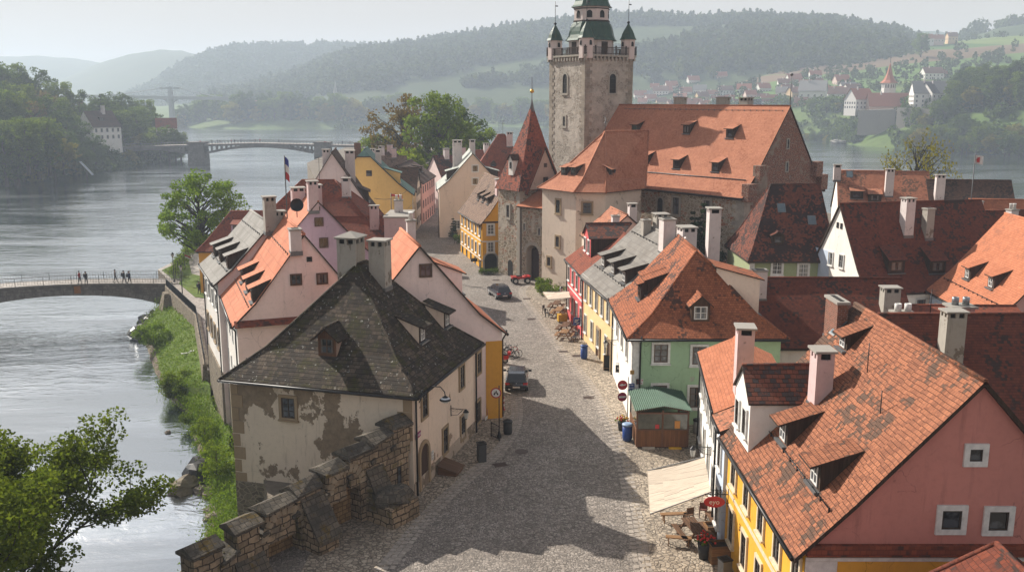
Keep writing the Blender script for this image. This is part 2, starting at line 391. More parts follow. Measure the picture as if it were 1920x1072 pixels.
WIN = {}
def WS(name, sash=None, sur=None, sw=.12, bars=(1, 1), sill=True, arch=False, glass=None, deep=.03, sur2=None):
    WIN[name] = dict(sash=sash or DARKW, sur=sur, sw=sw, bars=bars, sill=sill, arch=arch, glass=glass or GL, deep=deep)
_wc = {}
def win_meshes(style, w, h):
    w = round(w, 2); h = round(h, 2); key = (style, w, h)
    if key in _wc: return _wc[key]
    S = WIN[style]; a = MB(); hw, hh = w/2, h/2
    N = 8
    def outline(e):
        if S['arch']:
            r = hw + e; zc = hh - hw
            return [(-r, -hh - e), (r, -hh - e)] + [(r*math.cos(math.pi*k/N), zc + r*math.sin(math.pi*k/N)) for k in range(N+1)]
        return [(-hw-e, -hh-e), (hw+e, -hh-e), (hw+e, hh+e), (-hw-e, hh+e)]
    a.poly([(x, -.012, z) for x, z in outline(0)], 1)
    f = min(.07, w*.09)
    top = hh if not S['arch'] else hh - hw
    a.box(-hw, -hw+f, -.05, -.013, -hh, top); a.box(hw-f, hw, -.05, -.013, -hh, top)
    a.box(-hw+f, hw-f, -.05, -.013, -hh, -hh+f)
    if not S['arch']: a.box(-hw+f, hw-f, -.05, -.013, hh-f, hh)
    nx, nz = S['bars']
    for k in range(nx):
        x = -hw + w*(k+1)/(nx+1); a.box(x-.032, x+.032, -.048, -.014, -hh+f, hh-f if not S['arch'] else hh-.03)
    for k in range(nz):
        z = -hh + h*(k+1)/(nz+1); a.box(-hw+f, hw-f, -.042, -.015, z-.018, z+.018)
    wm = a.mesh('window', [S['sash'], S['glass']])
    fm = None
    if S['sur']:
        b = MB(); o0 = outline(0); o1 = outline(S['sw']); n = len(o0); y0, y1 = -.09, .03
        for i in range(n):
            j = (i+1) % n
            p, q, r, s = o0[i], o0[j], o1[j], o1[i]
            b.poly([(p[0],y0,p[1]),(s[0],y0,s[1]),(r[0],y0,r[1]),(q[0],y0,q[1])])
            b.poly([(p[0],y0,p[1]),(q[0],y0,q[1]),(q[0],y1,q[1]),(p[0],y1,p[1])])
            b.poly([(s[0],y0,s[1]),(s[0],y1,s[1]),(r[0],y1,r[1]),(r[0],y0,r[1])])
        if S['sill']: b.box(-hw-S['sw']-.05, hw+S['sw']+.05, -.17, 0, -hh-S['sw']-.04, -hh-S['sw']+.05)
        fm = b.mesh('frame', [S['sur']])
    _wc[key] = (wm, fm); return _wc[key]
def put_window(parent, style, w, h, loc, rz, name='window'):
    wm, fm = win_meshes(style, w, h)
    o = link(name, wm, parent, loc, rz)
    if fm: link('frame', fm, o)
    return o

FACE_RZ = {'R': 0.0, 'L': math.pi, 'N': -math.pi/2, 'F': math.pi/2}
class House:
    """local frame: x = along ridge (u), y = across, to the left (v); origin = near right corner"""
    def __init__(s, name, label, cat, x, y, th, L, W, z0, he, hr, wall, roof, hip=(None, None), ov=.4, og=.18, kick=0.0, heL=None, rv=.5, t=.16, group=None, nu=5, wav=.04, ridge=True, build=True, gut=None, wall_mats=None):
        s.e = thing(name, label, cat, (x, y, 0), R(90 - th), group)
        s.L, s.W, s.z0, s.he, s.hr, s.hip, s.ov, s.og, s.t = L, W, z0, he, hr, hip, ov, og, t
        s.heL = he if heL is None else heL; s.rv = rv; s.kick = kick
        s.roofm, s.wallm, s.nu, s.wav = roof, wall, nu, wav
        a = R(90 - th); s.ca, s.sa, s.x, s.y = math.cos(a), math.sin(a), x, y
        s.prof = [(0.0, 0.0), (.28, .28*(1-kick)), (1.0, 1.0)] if kick else [(0.0, 0.0), (1.0, 1.0)]
        s.wallm_list = wall_mats
        if build: s.build(ridge)
        if gut: s.gutters(gut)
    # --- coordinates
    def w2l(s, p):
        dx, dy = p[0]-s.x, p[1]-s.y
        return Vector((dx*s.ca + dy*s.sa, -dx*s.sa + dy*s.ca, p[2]))
    def l2w(s, p): return Vector((s.x + p[0]*s.ca - p[1]*s.sa, s.y + p[0]*s.sa + p[1]*s.ca, p[2]))
    def lray(s, px, py):
        d = ray(px, py); return s.w2l((0, 0, CAMZ)), Vector((d.x*s.ca + d.y*s.sa, -d.x*s.sa + d.y*s.ca, d.z))
    def P(s, f):
        p = s.prof
        for (a, za), (b, zb) in zip(p, p[1:]):
            if f <= b or b == 1.0: return za + (zb-za)*(f-a)/(b-a)
    def zroof(s, u, v):
        if v < s.rv*s.W: z = s.he + (s.hr-s.he)*s.P(v/(s.rv*s.W))
        else: z = s.heL + (s.hr-s.heL)*s.P((s.W-v)/((1-s.rv)*s.W))
        for k, uu in ((0, u), (1, s.L-u)):
            h = s.hip[k]
            if h and not isinstance(h, tuple): z = min(z, s.he + (s.hr-s.he)*s.P(uu/h))
        return z
    def roof_hit(s, px, py):
        o, d = s.lray(px, py); t = 5.0
        while t < 400:
            p = o + d*t
            if -s.og-.3 < p.x < s.L+s.og+.3 and -s.ov < p.y < s.W+s.ov and p.z <= s.zroof(p.x, p.y):
                lo, hi = t-.5, t
                for _ in range(20):
                    m = (lo+hi)/2; q = o + d*m
                    if q.z <= s.zroof(q.x, q.y): hi = m
                    else: lo = m
                return o + d*hi
            t += .5
        return None
    def wall_hit(s, face, px, py):
        o, d = s.lray(px, py)
        ax, val = {'R': (1, 0), 'L': (1, s.W), 'N': (0, 0), 'F': (0, s.L)}[face]
        t = (val - o[ax]) / d[ax]; p = o + d*t
        return (p.x if ax == 1 else p.y), p.z
    def fl(s, face, a, z, out=0.0):
        return {'R': (a, -out, z), 'L': (a, s.W+out, z), 'N': (-out, a, z), 'F': (s.L+out, a, z)}[face]
    # --- shell
    def ends(s, k, f):
        h = s.hip[k]
        if h is None: return -s.og
        if isinstance(h, tuple):
            fc, ln = h
            return -s.og if f <= fc else -s.og + (f-fc)/(1-fc)*ln
        return h*f
    def build(s, ridge):
        L, W, rv = s.L, s.W, s.rv
        mb = MB(); hw = rv*W
        fs = [-s.ov/hw] + [p[0] for p in s.prof]
        for h in s.hip:
            if isinstance(h, tuple) and h[0] not in fs: fs.append(h[0])
        if s.nu > 1: fs += [.12, .5, .64, .78, .9]
        fs = sorted(set(fs))
        def pt(u, side, f, dz=0.0):
            if side == 0: v = f*rv*W; z = s.he + (s.hr-s.he)*s.P(f)
            else: v = W - f*(1-rv)*W; z = s.heL + (s.hr-s.heL)*s.P(f)
            if s.wav and dz == 0 and f < .999: z += s.wav*noise.noise((u*.35+s.x, v*.35+s.y, 3.3))
            return (u, v, z - dz)
        nu = s.nu
        th = s.t
        for i in range(len(fs)-1):
            f, g = fs[i], fs[i+1]
            a0, a1, b0, b1 = s.ends(0, f), L - s.ends(1, f), s.ends(0, g), L - s.ends(1, g)
            for side in (0, 1):
                for k in range(nu):
                    q, r = k/nu, (k+1)/nu
                    A, B = pt(a0+(a1-a0)*q, side, f), pt(a0+(a1-a0)*r, side, f)
                    C_, D_ = pt(b0+(b1-b0)*r, side, g), pt(b0+(b1-b0)*q, side, g)
                    mb.poly([A, B, C_, D_] if side == 0 else [B, A, D_, C_], 0, s.wav > 0)
                A, B, C_, D_ = pt(a0, side, f, th), pt(a1, side, f, th), pt(b1, side, g, th), pt(b0, side, g, th)
                mb.poly([B, A, D_, C_] if side == 0 else [A, B, C_, D_], 1)
                # verge / hip underside
                for k in (0, 1):
                    u, w = (a0, b0) if k == 0 else (a1, b1)
                    h = s.hip[k]
                    if h is None or (isinstance(h, tuple) and g <= h[0] + 1e-6):
                        q = [pt(u, side, f, th+.001), pt(w, side, g, th+.001), pt(w, side, g), pt(u, side, f)]
                        mb.poly(q if (k == 0) == (side == 1) else q[::-1], 1)
            for k in (0, 1):
                h = s.hip[k]
                if h is None or (isinstance(h, tuple) and f < h[0] - 1e-6): continue
                u, w = (a0, b0) if k == 0 else (a1, b1)
                nv = max(1, nu//2)
                for j in range(nv):
                    q, r = j/nv, (j+1)/nv
                    def ip(uu, ff, x): 
                        p, q2 = Vector(pt(uu, 0, ff)), Vector(pt(uu, 1, ff)); return tuple(p.lerp(q2, x))
                    Q = [ip(u, f, r), ip(u, f, q), ip(w, g, q), ip(w, g, r)]
                    mb.poly(Q if k == 0 else Q[::-1], 0, s.wav > 0)
                Q = [pt(u, 1, f, th), pt(u, 0, f, th), pt(w, 0, g, th), pt(w, 1, g, th)]
                mb.poly(Q[::-1] if k == 0 else Q, 1)
                if isinstance(h, tuple) and abs(f - h[0]) < 1e-6:
                    Q = [pt(u, 1, f, th), pt(u, 0, f, th), pt(u, 0, f), pt(u, 1, f)]; mb.poly(Q if k == 0 else Q[::-1], 1)
        f = fs[0]; a0, a1 = s.ends(0, f), L - s.ends(1, f)
        c = [pt(a0, 0, f), pt(a1, 0, f), pt(a1, 1, f), pt(a0, 1, f)]
        for i in range(4):
            if i == 1 and (s.hip[1] is None or isinstance(s.hip[1], tuple)): continue
            if i == 3 and (s.hip[0] is None or isinstance(s.hip[0], tuple)): continue
            p, q = c[i], c[(i+1) % 4]
            mb.poly([(p[0],p[1],p[2]-th), (q[0],q[1],q[2]-th), q, p], 1)
        if ridge:
            r0, r1 = s.ends(0, 1.0), L - s.ends(1, 1.0)
            mb.tube([(r0, rv*W, s.hr-.02), (r1, rv*W, s.hr-.02)], .11, 6, 2)
            for k in (0, 1):
                h = s.hip[k]
                if h and not isinstance(h, tuple):
                    for side in (0, 1):
                        mb.tube([pt(h*ff if k == 0 else L-h*ff, side, ff, .02) for ff in fs], .10, 6, 2)
        s.roof = mb.build('roof', [s.roofm, DARKWOOD, s.roofm], s.e)
        # walls
        w = MB(); z0 = s.z0; e = .04
        zr = lambda v: (s.he + (s.hr-s.he)*s.P(v/(rv*W)) if v <= rv*W else s.heL + (s.hr-s.heL)*s.P((W-v)/((1-rv)*W))) - e - th*.5
        w.poly([(0,0,z0),(L,0,z0),(L,0,zr(0)),(0,0,zr(0))], 0)
        w.poly([(L,W,z0),(0,W,z0),(0,W,zr(W)),(L,W,zr(W))], 1)
        for k, u in ((0, 0.0), (1, L)):
            h = s.hip[k]
            if h and not isinstance(h, tuple):
                top = [(u, W, zr(W)), (u, 0, zr(0))]
            else:
                fm = h[0] if isinstance(h, tuple) else 1.0
                fl = [x[0] for x in s.prof if 0 < x[0] < fm]
                vs = [W - x*(1-rv)*W for x in fl] + [W - fm*(1-rv)*W]
                vs += ([fm*rv*W] if fm < 1 else []) + [x*rv*W for x in fl[::-1]]
                top = [(u, W, zr(W))] + [(u, v, zr(v)) for v in vs] + [(u, 0, zr(0))]
            bot = [(u, 0, z0), (u, W, z0)]
            q = bot + top
            w.poly(q[::-1] if k == 0 else q, 2 + k)
        wm = s.wallm_list or {}
        s.wall = w.build('wall', [wm.get('R', s.wallm), wm.get('L', s.wallm), wm.get('N', s.wallm), wm.get('F', s.wallm)], s.e)
    def gutters(s, sides='RL', mat=None, down=()):
        mat = mat or DKG
        m = MB()
        for sd in sides:
            if sd in 'RL':
                v, z = (-s.ov-.06, s.he + (s.hr-s.he)*s.P(-s.ov/(s.rv*s.W))) if sd == 'R' else (s.W+s.ov+.06, s.heL + (s.hr-s.heL)*s.P(-s.ov/((1-s.rv)*s.W)))
                u0 = -.1 if not s.hip[0] or isinstance(s.hip[0], tuple) else -s.ov
                u1 = s.L+.1 if not s.hip[1] or isinstance(s.hip[1], tuple) else s.L+s.ov
                m.tube([(u0, v, z-.09), (u1, v, z-.09)], .08, 7)
            else:
                h = s.hip[0 if sd == 'N' else 1]; 
                u = (-s.ov-.06) if sd == 'N' else s.L+s.ov+.06
                z = s.he + (s.hr-s.he)*s.P(-s.ov/(s.rv*s.W))
                m.tube([(u, -s.ov, z-.09), (u, s.W+s.ov, z-.09)], .08, 7)
        return m.build('gutter', mat, s.e)
    def pipe(s, face, a, z0, mat=None, r=.06):
        z1 = s.he - .25; p = s.fl(face, a, 0, .12); q = s.fl(face, a, 0, s.ov+.05)
        m = MB(); m.tube([(q[0], q[1], z1+.12), (q[0], q[1], z1-.1), (p[0], p[1], z1-.55), (p[0], p[1], z0)], r, 7)
        return m.build('downpipe', mat or DKG, s.e)
    # --- parts
    def win(s, face, a, z, w, h, style, name='window'):
        return put_window(s.e, style, w, h, s.fl(face, a, z), FACE_RZ[face], name)
    def winpx(s, face, px, py, w, h, style, name='window'):
        a, z = s.wall_hit(face, px, py); return s.win(face, a, z, w, h, style, name)
    def row(s, face, a0, a1, n, z, w, h, style):
        for k in range(n): s.win(face, a0 + (a1-a0)*(k/(n-1) if n > 1 else .5), z, w, h, style)
    def band(s, face, z, h=.18, out=.05, mat=None, a0=None, a1=None, name='band'):
        m = MB(); ln = s.L if face in 'RL' else s.W
        a0 = 0 if a0 is None else a0; a1 = ln if a1 is None else a1
        p, q = s.fl(face, a0, 0, .004), s.fl(face, a1, 0, out)
        m.box(min(p[0],q[0]), max(p[0],q[0]), min(p[1],q[1]), max(p[1],q[1]), z, z+h)
        return m.build(name, mat or WHITE, s.e)
    def strip(s, face, a0, a1, z0, z1, mat, out=.03, name='corner_strip'):
        m = MB(); p, q = s.fl(face, a0, 0, .004), s.fl(face, a1, 0, out)
        m.box(min(p[0],q[0]), max(p[0],q[0]), min(p[1],q[1]), max(p[1],q[1]), z0, z1)
        return m.build(name, mat, s.e)
    def door(s, face, a, z0, w, h, mat, sur=None, arch=True, name='door'):
        m = MB(); hw = w/2
        N = 8
        def ol(e): 
            if not arch: return [(-hw-e, 0), (hw+e, 0), (hw+e, h+e), (-hw-e, h+e)]
            return [(-hw-e, 0), (hw+e, 0)] + [((hw+e)*math.cos(math.pi*k/N), h-hw+(hw+e)*math.sin(math.pi*k/N)) for k in range(N+1)]
        m.poly([(x, -.012, z) for x, z in ol(0)])
        o = m.build(name, mat, s.e, s.fl(face, a, z0), FACE_RZ[face])
        if sur:
            b = MB(); o0, o1 = ol(0), ol(.22); n = len(o0)
            for i in range(1, n):
                j = (i+1) % n; p, q, r, t = o0[i], o0[j], o1[j], o1[i]; y0, y1 = -.12, .02
                b.poly([(p[0],y0,p[1]),(t[0],y0,t[1]),(r[0],y0,r[1]),(q[0],y0,q[1])])
                b.poly([(p[0],y0,p[1]),(q[0],y0,q[1]),(q[0],y1,q[1]),(p[0],y1,p[1])]); b.poly([(t[0],y0,t[1]),(t[0],y1,t[1]),(r[0],y1,r[1]),(r[0],y0,r[1])])
            b.build('door_frame', sur, o)
        return o
    def tan(s, side, d=.5):
        k = s.rv*s.W if side == 'R' else (1-s.rv)*s.W
        if side in 'NF':
            k = s.hip[0 if side == 'N' else 1]
        he = s.heL if side == 'L' else s.he
        return (s.hr-he)*(s.P(d+.01)-s.P(d))/.01/k
    def dloc(s, side, a, d):
        return {'R': (a, d), 'L': (a, s.W-d), 'N': (d, a), 'F': (s.L-d, a)}[side]
    def side_of(s, p):
        c = [(s.he + (s.hr-s.he)*s.P(p.y/(s.rv*s.W)), 'R', p.x, p.y), (s.heL + (s.hr-s.heL)*s.P((s.W-p.y)/((1-s.rv)*s.W)), 'L', p.x, s.W-p.y)]
        c = [c[0] if p.y < s.rv*s.W else c[1]]
        for k, uu in ((0, p.x), (1, s.L-p.x)):
            h = s.hip[k]
            if h and not isinstance(h, tuple): c.append((s.he + (s.hr-s.he)*s.P(uu/h), 'NF'[k], p.y, uu))
        return min(c)[1:]
    def shed(s, px, py, w, h, style, ww=None, wh=None, k=.2, mat=None, wm=None, cheek=None, where=None, eo=.3, th=.09):
        """cat-slide dormer whose front sill stands where the picture shows it"""
        if where: side, a, d = where
        else:
            p = s.roof_hit(px, py)
            if p is None: print('MISS shed', s.e.name, px, py); return
            side, a, d = s.side_of(p)
        x, y = s.dloc(side, a, d); z = s.zroof(x, y)
        m = s.tan(side, max(.3, d/(s.W/2))); kk = m*k; ln = h/(m-kk)
        b = MB(); hw = w/2
        b.poly([(-hw,0,-.3),(hw,0,-.3),(hw,0,h),(-hw,0,h)], 1)
        for sg in (-1, 1):
            q = [(sg*hw,0,-.3),(sg*hw,ln,m*ln-.3),(sg*hw,ln,h+kk*ln),(sg*hw,0,h)]
            b.poly(q[::-1] if sg < 0 else q, 2)
        eo2 = .12; l2 = ln + .1
        q = [(-hw-eo2, -eo, h-kk*eo), (hw+eo2, -eo, h-kk*eo), (hw+eo2, l2, h+kk*l2), (-hw-eo2, l2, h+kk*l2)]
        b.poly([(x_,y_,z_+th) for x_,y_,z_ in q], 0); b.poly(q[::-1], 3)
        for i in range(4):
            p0, p1 = q[i], q[(i+1) % 4]; b.poly([p0, p1, (p1[0],p1[1],p1[2]+th), (p0[0],p0[1],p0[2]+th)], 3)
        b.box(-hw-.06, hw+.06, -.22, .0, -.1, .0, 4)
        o = b.build('dormer', [mat or s.roofm, wm or DARKWOOD, cheek or wm or DARKWOOD, DARKWOOD, LEAD], s.e, (x, y, z), FACE_RZ[side])
        put_window(o, style, ww or w*.8, wh or h*.72, (0, -.005, h*.48), 0)
        return o
    def gabled(s, px, py, w, hw_, gr, style, ww, wh, mat=None, wm=None, cheek=None, where=None, eo=.2, oe=.14, nwin=1, th=.08):
        if where: side, a, d = where
        else:
            p = s.roof_hit(px, py)
            if p is None: print('MISS gabled', s.e.name, px, py); return
            side, a, d = s.side_of(p)
        x, y = s.dloc(side, a, d); z = s.zroof(x, y)
        m = s.tan(side, max(.3, d/(s.W/2))); hh = w/2; zt = hw_+gr
        b = MB()
        b.poly([(-hh,0,-.6),(hh,0,-.6),(hh,0,hw_),(0,0,zt),(-hh,0,hw_)], 1)
        le, lr = hw_/m, zt/m
        for sg in (-1, 1):
            q = [(sg*hh,0,-.6),(sg*hh,le,m*le-.6),(sg*hh,le+.2,hw_),(sg*hh,0,hw_)]
            b.poly(q[::-1] if sg < 0 else q, 2)
            dx = hh + oe; dz = hw_ - gr*oe/hh; ld = dz/m + .1
            P = [(0,-eo,zt), (0,lr+.15,zt), (sg*dx,ld+.1,dz), (sg*dx,-eo,dz)]
            T = [(a_,b_,c_+th) for a_,b_,c_ in P]
            b.poly(T if sg < 0 else T[::-1], 0); b.poly(P[::-1] if sg < 0 else P, 3)
            for i in (2, 3):
                j = (i+1) % 4; q = [P[i], P[j], T[j], T[i]]; b.poly(q[::-1] if sg > 0 else q, 3)
        b.tube([(0,-eo,zt+th), (0,lr,zt+th)], .08, 6, 0)
        o = b.build('dormer', [mat or s.roofm, wm or DARKWOOD, cheek or wm or DARKWOOD, DARKWOOD], s.e, (x, y, z), FACE_RZ[side])
        for k in range(nwin):
            xx = (k - (nwin-1)/2)*(w/nwin)
            put_window(o, style, ww, wh, (xx, -.005, hw_*.5+.02), 0)
        return o
    def chim(s, base, pytop, w=.8, d=.8, cap='slab', mat=None, where=None, h=None, rz=0.0, name='chimney'):
        if where: u, v = where
        else:
            p = s.roof_hit(*base)
            if p is None: print('MISS chim', s.e.name, base); return
            u, v = p.x, p.y
        zb = s.zroof(u, v)
        if h is None:
            wp = s.l2w((u, v, 0)); zt = D(base[0], pytop, wp.y).z
        else: zt = zb + h
        return chimney(s.e, (u, v, zb), zt, w, d, cap, mat, rz, max(s.tan('R')*max(w,d)*.6, .5), name)
    def line(s, name, pts, r, mat):
        """a thin rail lying on the roof, given by (side, along, inward distance)"""
        q = []
        for side, a, d in pts:
            x, y = s.dloc(side, a, d); q.append((x, y, s.zroof(x, y)+.12))
        m = MB(); m.tube(q, r, 5)
        n = int((Vector(q[-1])-Vector(q[0])).length/.9)
        for k in range(n+1):
            p = Vector(q[0]).lerp(Vector(q[-1]), k/max(1,n)); m.box(p.x-.03,p.x+.03,p.y-.03,p.y+.03,p.z-.14,p.z+.05)
        return m.build(name, mat, s.e)
    def skylight(s, px, py, w=.7, h=1.0):
        p = s.roof_hit(px, py)
        if p is None: print('MISS sky', px, py); return
        side, a, d = s.side_of(p); x, y = s.dloc(side, a, d); m = s.tan(side, max(.3, d/(s.W/2))); ln = math.hypot(1, m)
        b = MB(); up = Vector((0, 1/ln, m/ln)); nr = Vector((0, -m/ln, 1/ln)); X = Vector((1,0,0))
        for (a0, a1, b0, b1, o0, mi) in ((-w/2, w/2, -h/2, h/2, .07, 1), (-w/2-.08, w/2+.08, -h/2-.08, h/2+.08, .05, 0)):
            b.poly([X*i*1.0 + up*j + nr*o0 for i, j in ((a0,b0),(a1,b0),(a1,b1),(a0,b1))], mi)
        return b.build('skylight', [LEAD, SKYGL], s.e, (x, y, s.zroof(x, y)), FACE_RZ[side])
SKYGL = m_flat('skylight_glass', (.12,.17,.2), .08, 0, .8)

def chimney(parent, base, zt, w, d, cap='slab', mat=None, rz=0.0, sink=.6, name='chimney'):
    mat = mat or CHIM_W; x, y, zb = base; H = zt - zb; m = MB()
    hw, hd = w/2, d/2
    m.box(-hw, hw, -hd, hd, -sink, H*.02 + .0, 0) if False else None
    body = H - (.42 if cap in ('slab', 'gable') else .12)
    m.box(-hw, hw, -hd, hd, -sink, body, 0)
    m.box(-hw-.04, hw+.04, -hd-.04, hd+.04, -sink, -sink*.78+.16, 1)
    o = m.build(name, [mat, LEAD], parent, (x, y, zb), rz)
    c = MB(); q = .16
    if cap in ('slab', 'gable'):
        for sx in (-1, 1):
            for sy in (-1, 1): c.box(sx*hw - (q if sx > 0 else 0), sx*hw + (0 if sx > 0 else q), sy*hd - (q if sy > 0 else 0), sy*hd + (0 if sy > 0 else q), body+.002, body+.3, 0)
        if w > .9: c.box(-.1,.1,-hd,hd,body+.003,body+.298,0)
        if d > .9: c.box(-hw,hw,-.1,.1,body+.004,body+.297,0)
        c.box(-hw+.12, hw-.12, -hd+.12, hd-.12, body+.002, body+.25, 2)
        c.box(-hw-.1, hw+.1, -hd-.1, hd+.1, body+.3, body+.4, 1)
        if cap == 'gable':
            a = .16
            c.poly([(-hw-a,-hd-a,body+.4),(hw+a,-hd-a,body+.4),(hw*.1,0,body+.72),(-hw*.1,0,body+.72)],1); c.poly([(hw+a,hd+a,body+.4),(-hw-a,hd+a,body+.4),(-hw*.1,0,body+.72),(hw*.1,0,body+.72)],1)
            c.poly([(hw+a,-hd-a,body+.4),(hw+a,hd+a,body+.4),(hw*.1,0,body+.72)],1); c.poly([(-hw-a,hd+a,body+.4),(-hw-a,-hd-a,body+.4),(-hw*.1,0,body+.72)],1)
            c.poly([(-hw-a,-hd-a,body+.402),(-hw-a,hd+a,body+.402),(hw+a,hd+a,body+.402),(hw+a,-hd-a,body+.402)],1)
    else:
        c.box(-hw-.07, hw+.07, -hd-.07, hd+.07, body+.001, body+.12, 1)
        if cap == 'pots':
            for sx in (-.5, .5): c.lathe([(.15,body+.12),(.13,body+.55),(.16,body+.6),(.16,body+.66)], (sx*hw, 0), 10, 0)
        else: c.box(-hw+.15, hw-.15, -hd+.15, hd-.15, body+.121, body+.14, 2)
    c.build('chimney_cap', [mat if cap != 'pots' else WHITE, SLAB, SOOT_AND_SHADE], o)
    return o
# ------------------------------------------------------------------ roofs and walls
RT = lambda n, c1, c2, **k: m_roof(n, c1, c2, **k)
R_MOSS = m_roof('mossy_stone_tiles', (.036,.028,.021), (.165,.122,.085), dark=(.024,.021,.018), stain=.5, sc=.6, tw=.33, th=.27, moss=(.045,.042,.010), lichen=.305, gap=.85, bump=1.0, var=.5)
R_FR = m_roof('orange_plain_tiles', (.375,.148,.078), (.225,.088,.05), dark=(.085,.06,.045), stain=.555, sc=.30, tw=.17, th=.185, gap=.85, bump=1.0, var=.13)
R_GREEN = m_roof('orange_plain_tiles_worn', (.40,.135,.062), (.25,.085,.042), dark=(.055,.04,.035), stain=.565, sc=.34, tw=.175, th=.185, gap=.75, var=.16)
R_CH = m_roof('church_tiles', (.48,.205,.12), (.39,.155,.09), dark=(.3,.11,.06), stain=.62, sc=.15, tw=.2, th=.2, gap=.2, bump=.4)
R_RED = m_roof('dark_red_tiles', (.18,.05,.028), (.11,.033,.022), dark=(.035,.028,.025), stain=.57, sc=.3, tw=.2, th=.19, gap=.45)
R_RED2 = m_roof('red_tiles', (.27,.075,.04), (.18,.05,.03), dark=(.06,.04,.032), stain=.62, sc=.3, tw=.2, th=.19, gap=.4)
R_BLACK = m_roof('sooty_red_tiles', (.20,.06,.035), (.10,.04,.028), dark=(.022,.02,.02), stain=.47, sc=.35, tw=.2, th=.19, gap=.4)
R_OR = m_roof('bright_orange_tiles', (.48,.18,.095), (.39,.14,.072), dark=(.3,.12,.07), stain=.66, sc=.3, tw=.22, th=.2, gap=.3, bump=.5)
R_OR2 = m_roof('weathered_orange_tiles', (.46,.19,.11), (.34,.14,.085), dark=(.13,.085,.06), stain=.56, sc=.4, tw=.22, th=.2, gap=.3)
R_BROWN = m_roof('brown_shingles', (.24,.16,.115), (.16,.105,.078), dark=(.07,.05,.04), stain=.58, sc=.5, tw=.25, th=.22, gap=.4)
R_DKBR = m_roof('dark_brown_tiles', (.12,.068,.048), (.07,.042,.032), dark=(.035,.028,.025), stain=.56, sc=.4, tw=.22, th=.2, gap=.4)
R_SCALE = m_roof('round_scale_tiles', (.22,.075,.045), (.10,.05,.04), dark=(.055,.05,.05), stain=.55, sc=.6, tw=.27, th=.23, gap=.65, bump=1.0, var=.6)
R_TIN_O = m_tin('orange_tin', (.54,.205,.115), (.47,.165,.09), rough=.8, patina=(.42,.17,.1))
R_TIN_G = m_tin('grey_tin', (.30,.287,.268), (.24,.23,.213), .6, .9, .85, patina=(.2,.185,.165))
R_SLATE = m_tin('grey_slab_roof', (.235,.22,.20), (.185,.172,.157), .7, .5, .8, patina=(.1,.09,.08))
R_COPPER = m_tin('green_copper', (.10,.19,.165), (.075,.15,.13), .5, 1.2, patina=(.05,.085,.075))
R_PALEG = m_tin('pale_green_tin', (.40,.42,.38), (.34,.36,.33), .6, 1.0, patina=(.22,.24,.21))

P_GREY = m_plaster('weathered_white_render', (.70,.605,.49), (.27,.22,.16), .75, (.30,.235,.165), .525, .3)
P_L1S = m_plaster('old_cream_render', (.72,.59,.48), (.27,.2,.15), .6, (.36,.27,.2), .62, .5)
P_PINKW = m_plaster('pale_pink_render', (.90,.735,.695), (.4,.33,.3), .25, None)
P_WHITE = m_plaster('white_render', (.84,.80,.74), (.36,.32,.28), .3)
P_LILAC = m_plaster('lilac_render', (.52,.38,.46), (.3,.22,.25), .3)
P_PINK = m_plaster('salmon_pink_render', (.56,.235,.195), (.27,.12,.10), .5, (.42,.2,.17), .66, .4)
P_CREAM = m_plaster('pale_beige_render', (.74,.62,.52), (.4,.31,.25), .3)
P_YEL = m_plaster('ochre_yellow_render', (.62,.44,.16), (.34,.23,.09), .25)
P_ORY = m_plaster('orange_yellow_render', (.72,.37,.045), (.40,.21,.05), .45, (.6,.36,.12), .69, .5)
P_AMB = m_plaster('amber_render', (.66,.33,.05), (.4,.2,.05), .3)
P_CRY = m_plaster('cream_yellow_render', (.74,.55,.29), (.4,.28,.14), .35, (.5,.36,.2), .7, .5)
P_RED = m_plaster('raspberry_render', (.58,.11,.11), (.3,.08,.08), .2)
P_MINT = m_plaster('mint_green_render', (.36,.52,.33), (.2,.27,.18), .45, (.42,.47,.36), .68, .5)
P_OLIV = m_plaster('sage_green_render', (.30,.345,.20), (.2,.24,.13), .25)
P_BLUE = m_plaster('pale_blue_render', (.52,.60,.72), (.33,.36,.42), .25)
P_PKROW = m_plaster('rose_render', (.64,.36,.31), (.36,.22,.19), .3)
S_RUB = m_rubble('grey_rubble_wall', (.36,.30,.225), (.22,.185,.14), (.44,.39,.31), 1.7, (.5,.44,.36), .56, red=(.64,(.30,.13,.08)))
S_NAVE = m_rubble('nave_rubble_wall', (.46,.385,.29), (.26,.22,.165), (.52,.455,.365), 1.9, (.56,.48,.375), .585, red=(.6,(.33,.13,.075)))
S_GABLE = m_rubble('dark_brick_gable', (.34,.15,.10), (.19,.09,.065), (.36,.29,.24), 3.0, (.36,.29,.23), .6, sq=(1,1,2.4))
S_TOW = m_rubble('tower_render', (.45,.395,.335), (.28,.245,.205), (.47,.43,.375), 2.0, (.53,.475,.41), .47)
S_BAST = m_plaster('bastion_render', (.66,.56,.46), (.36,.29,.22), .6, (.47,.39,.30), .6, .4)
S_QUO = m_ashlar('quoin_blocks', (.47,.41,.33), (.33,.28,.22), .75, .42, (.25,.21,.16))
S_RIV = m_rubble('river_wall_stone', (.30,.245,.18), (.17,.14,.105), (.27,.235,.185), 2.2)
S_BASE = m_rubble('stone_base', (.25,.215,.165), (.14,.12,.095), (.3,.26,.2), 2.0, (.42,.36,.28), .6)
S_BAT = m_ashlar('battlement_blocks', (.42,.325,.22), (.22,.17,.115), .62, .34, (.06,.048,.036), gap=.035, wob=.34, moss=(.1,.085,.03), dark=(.11,.095,.075))
S_CAP = m_ashlar('battlement_cap_stones', (.17,.145,.115), (.10,.09,.075), .4, .3, (.05,.045,.035), moss=(.115,.075,.012), dark=(.05,.045,.04))

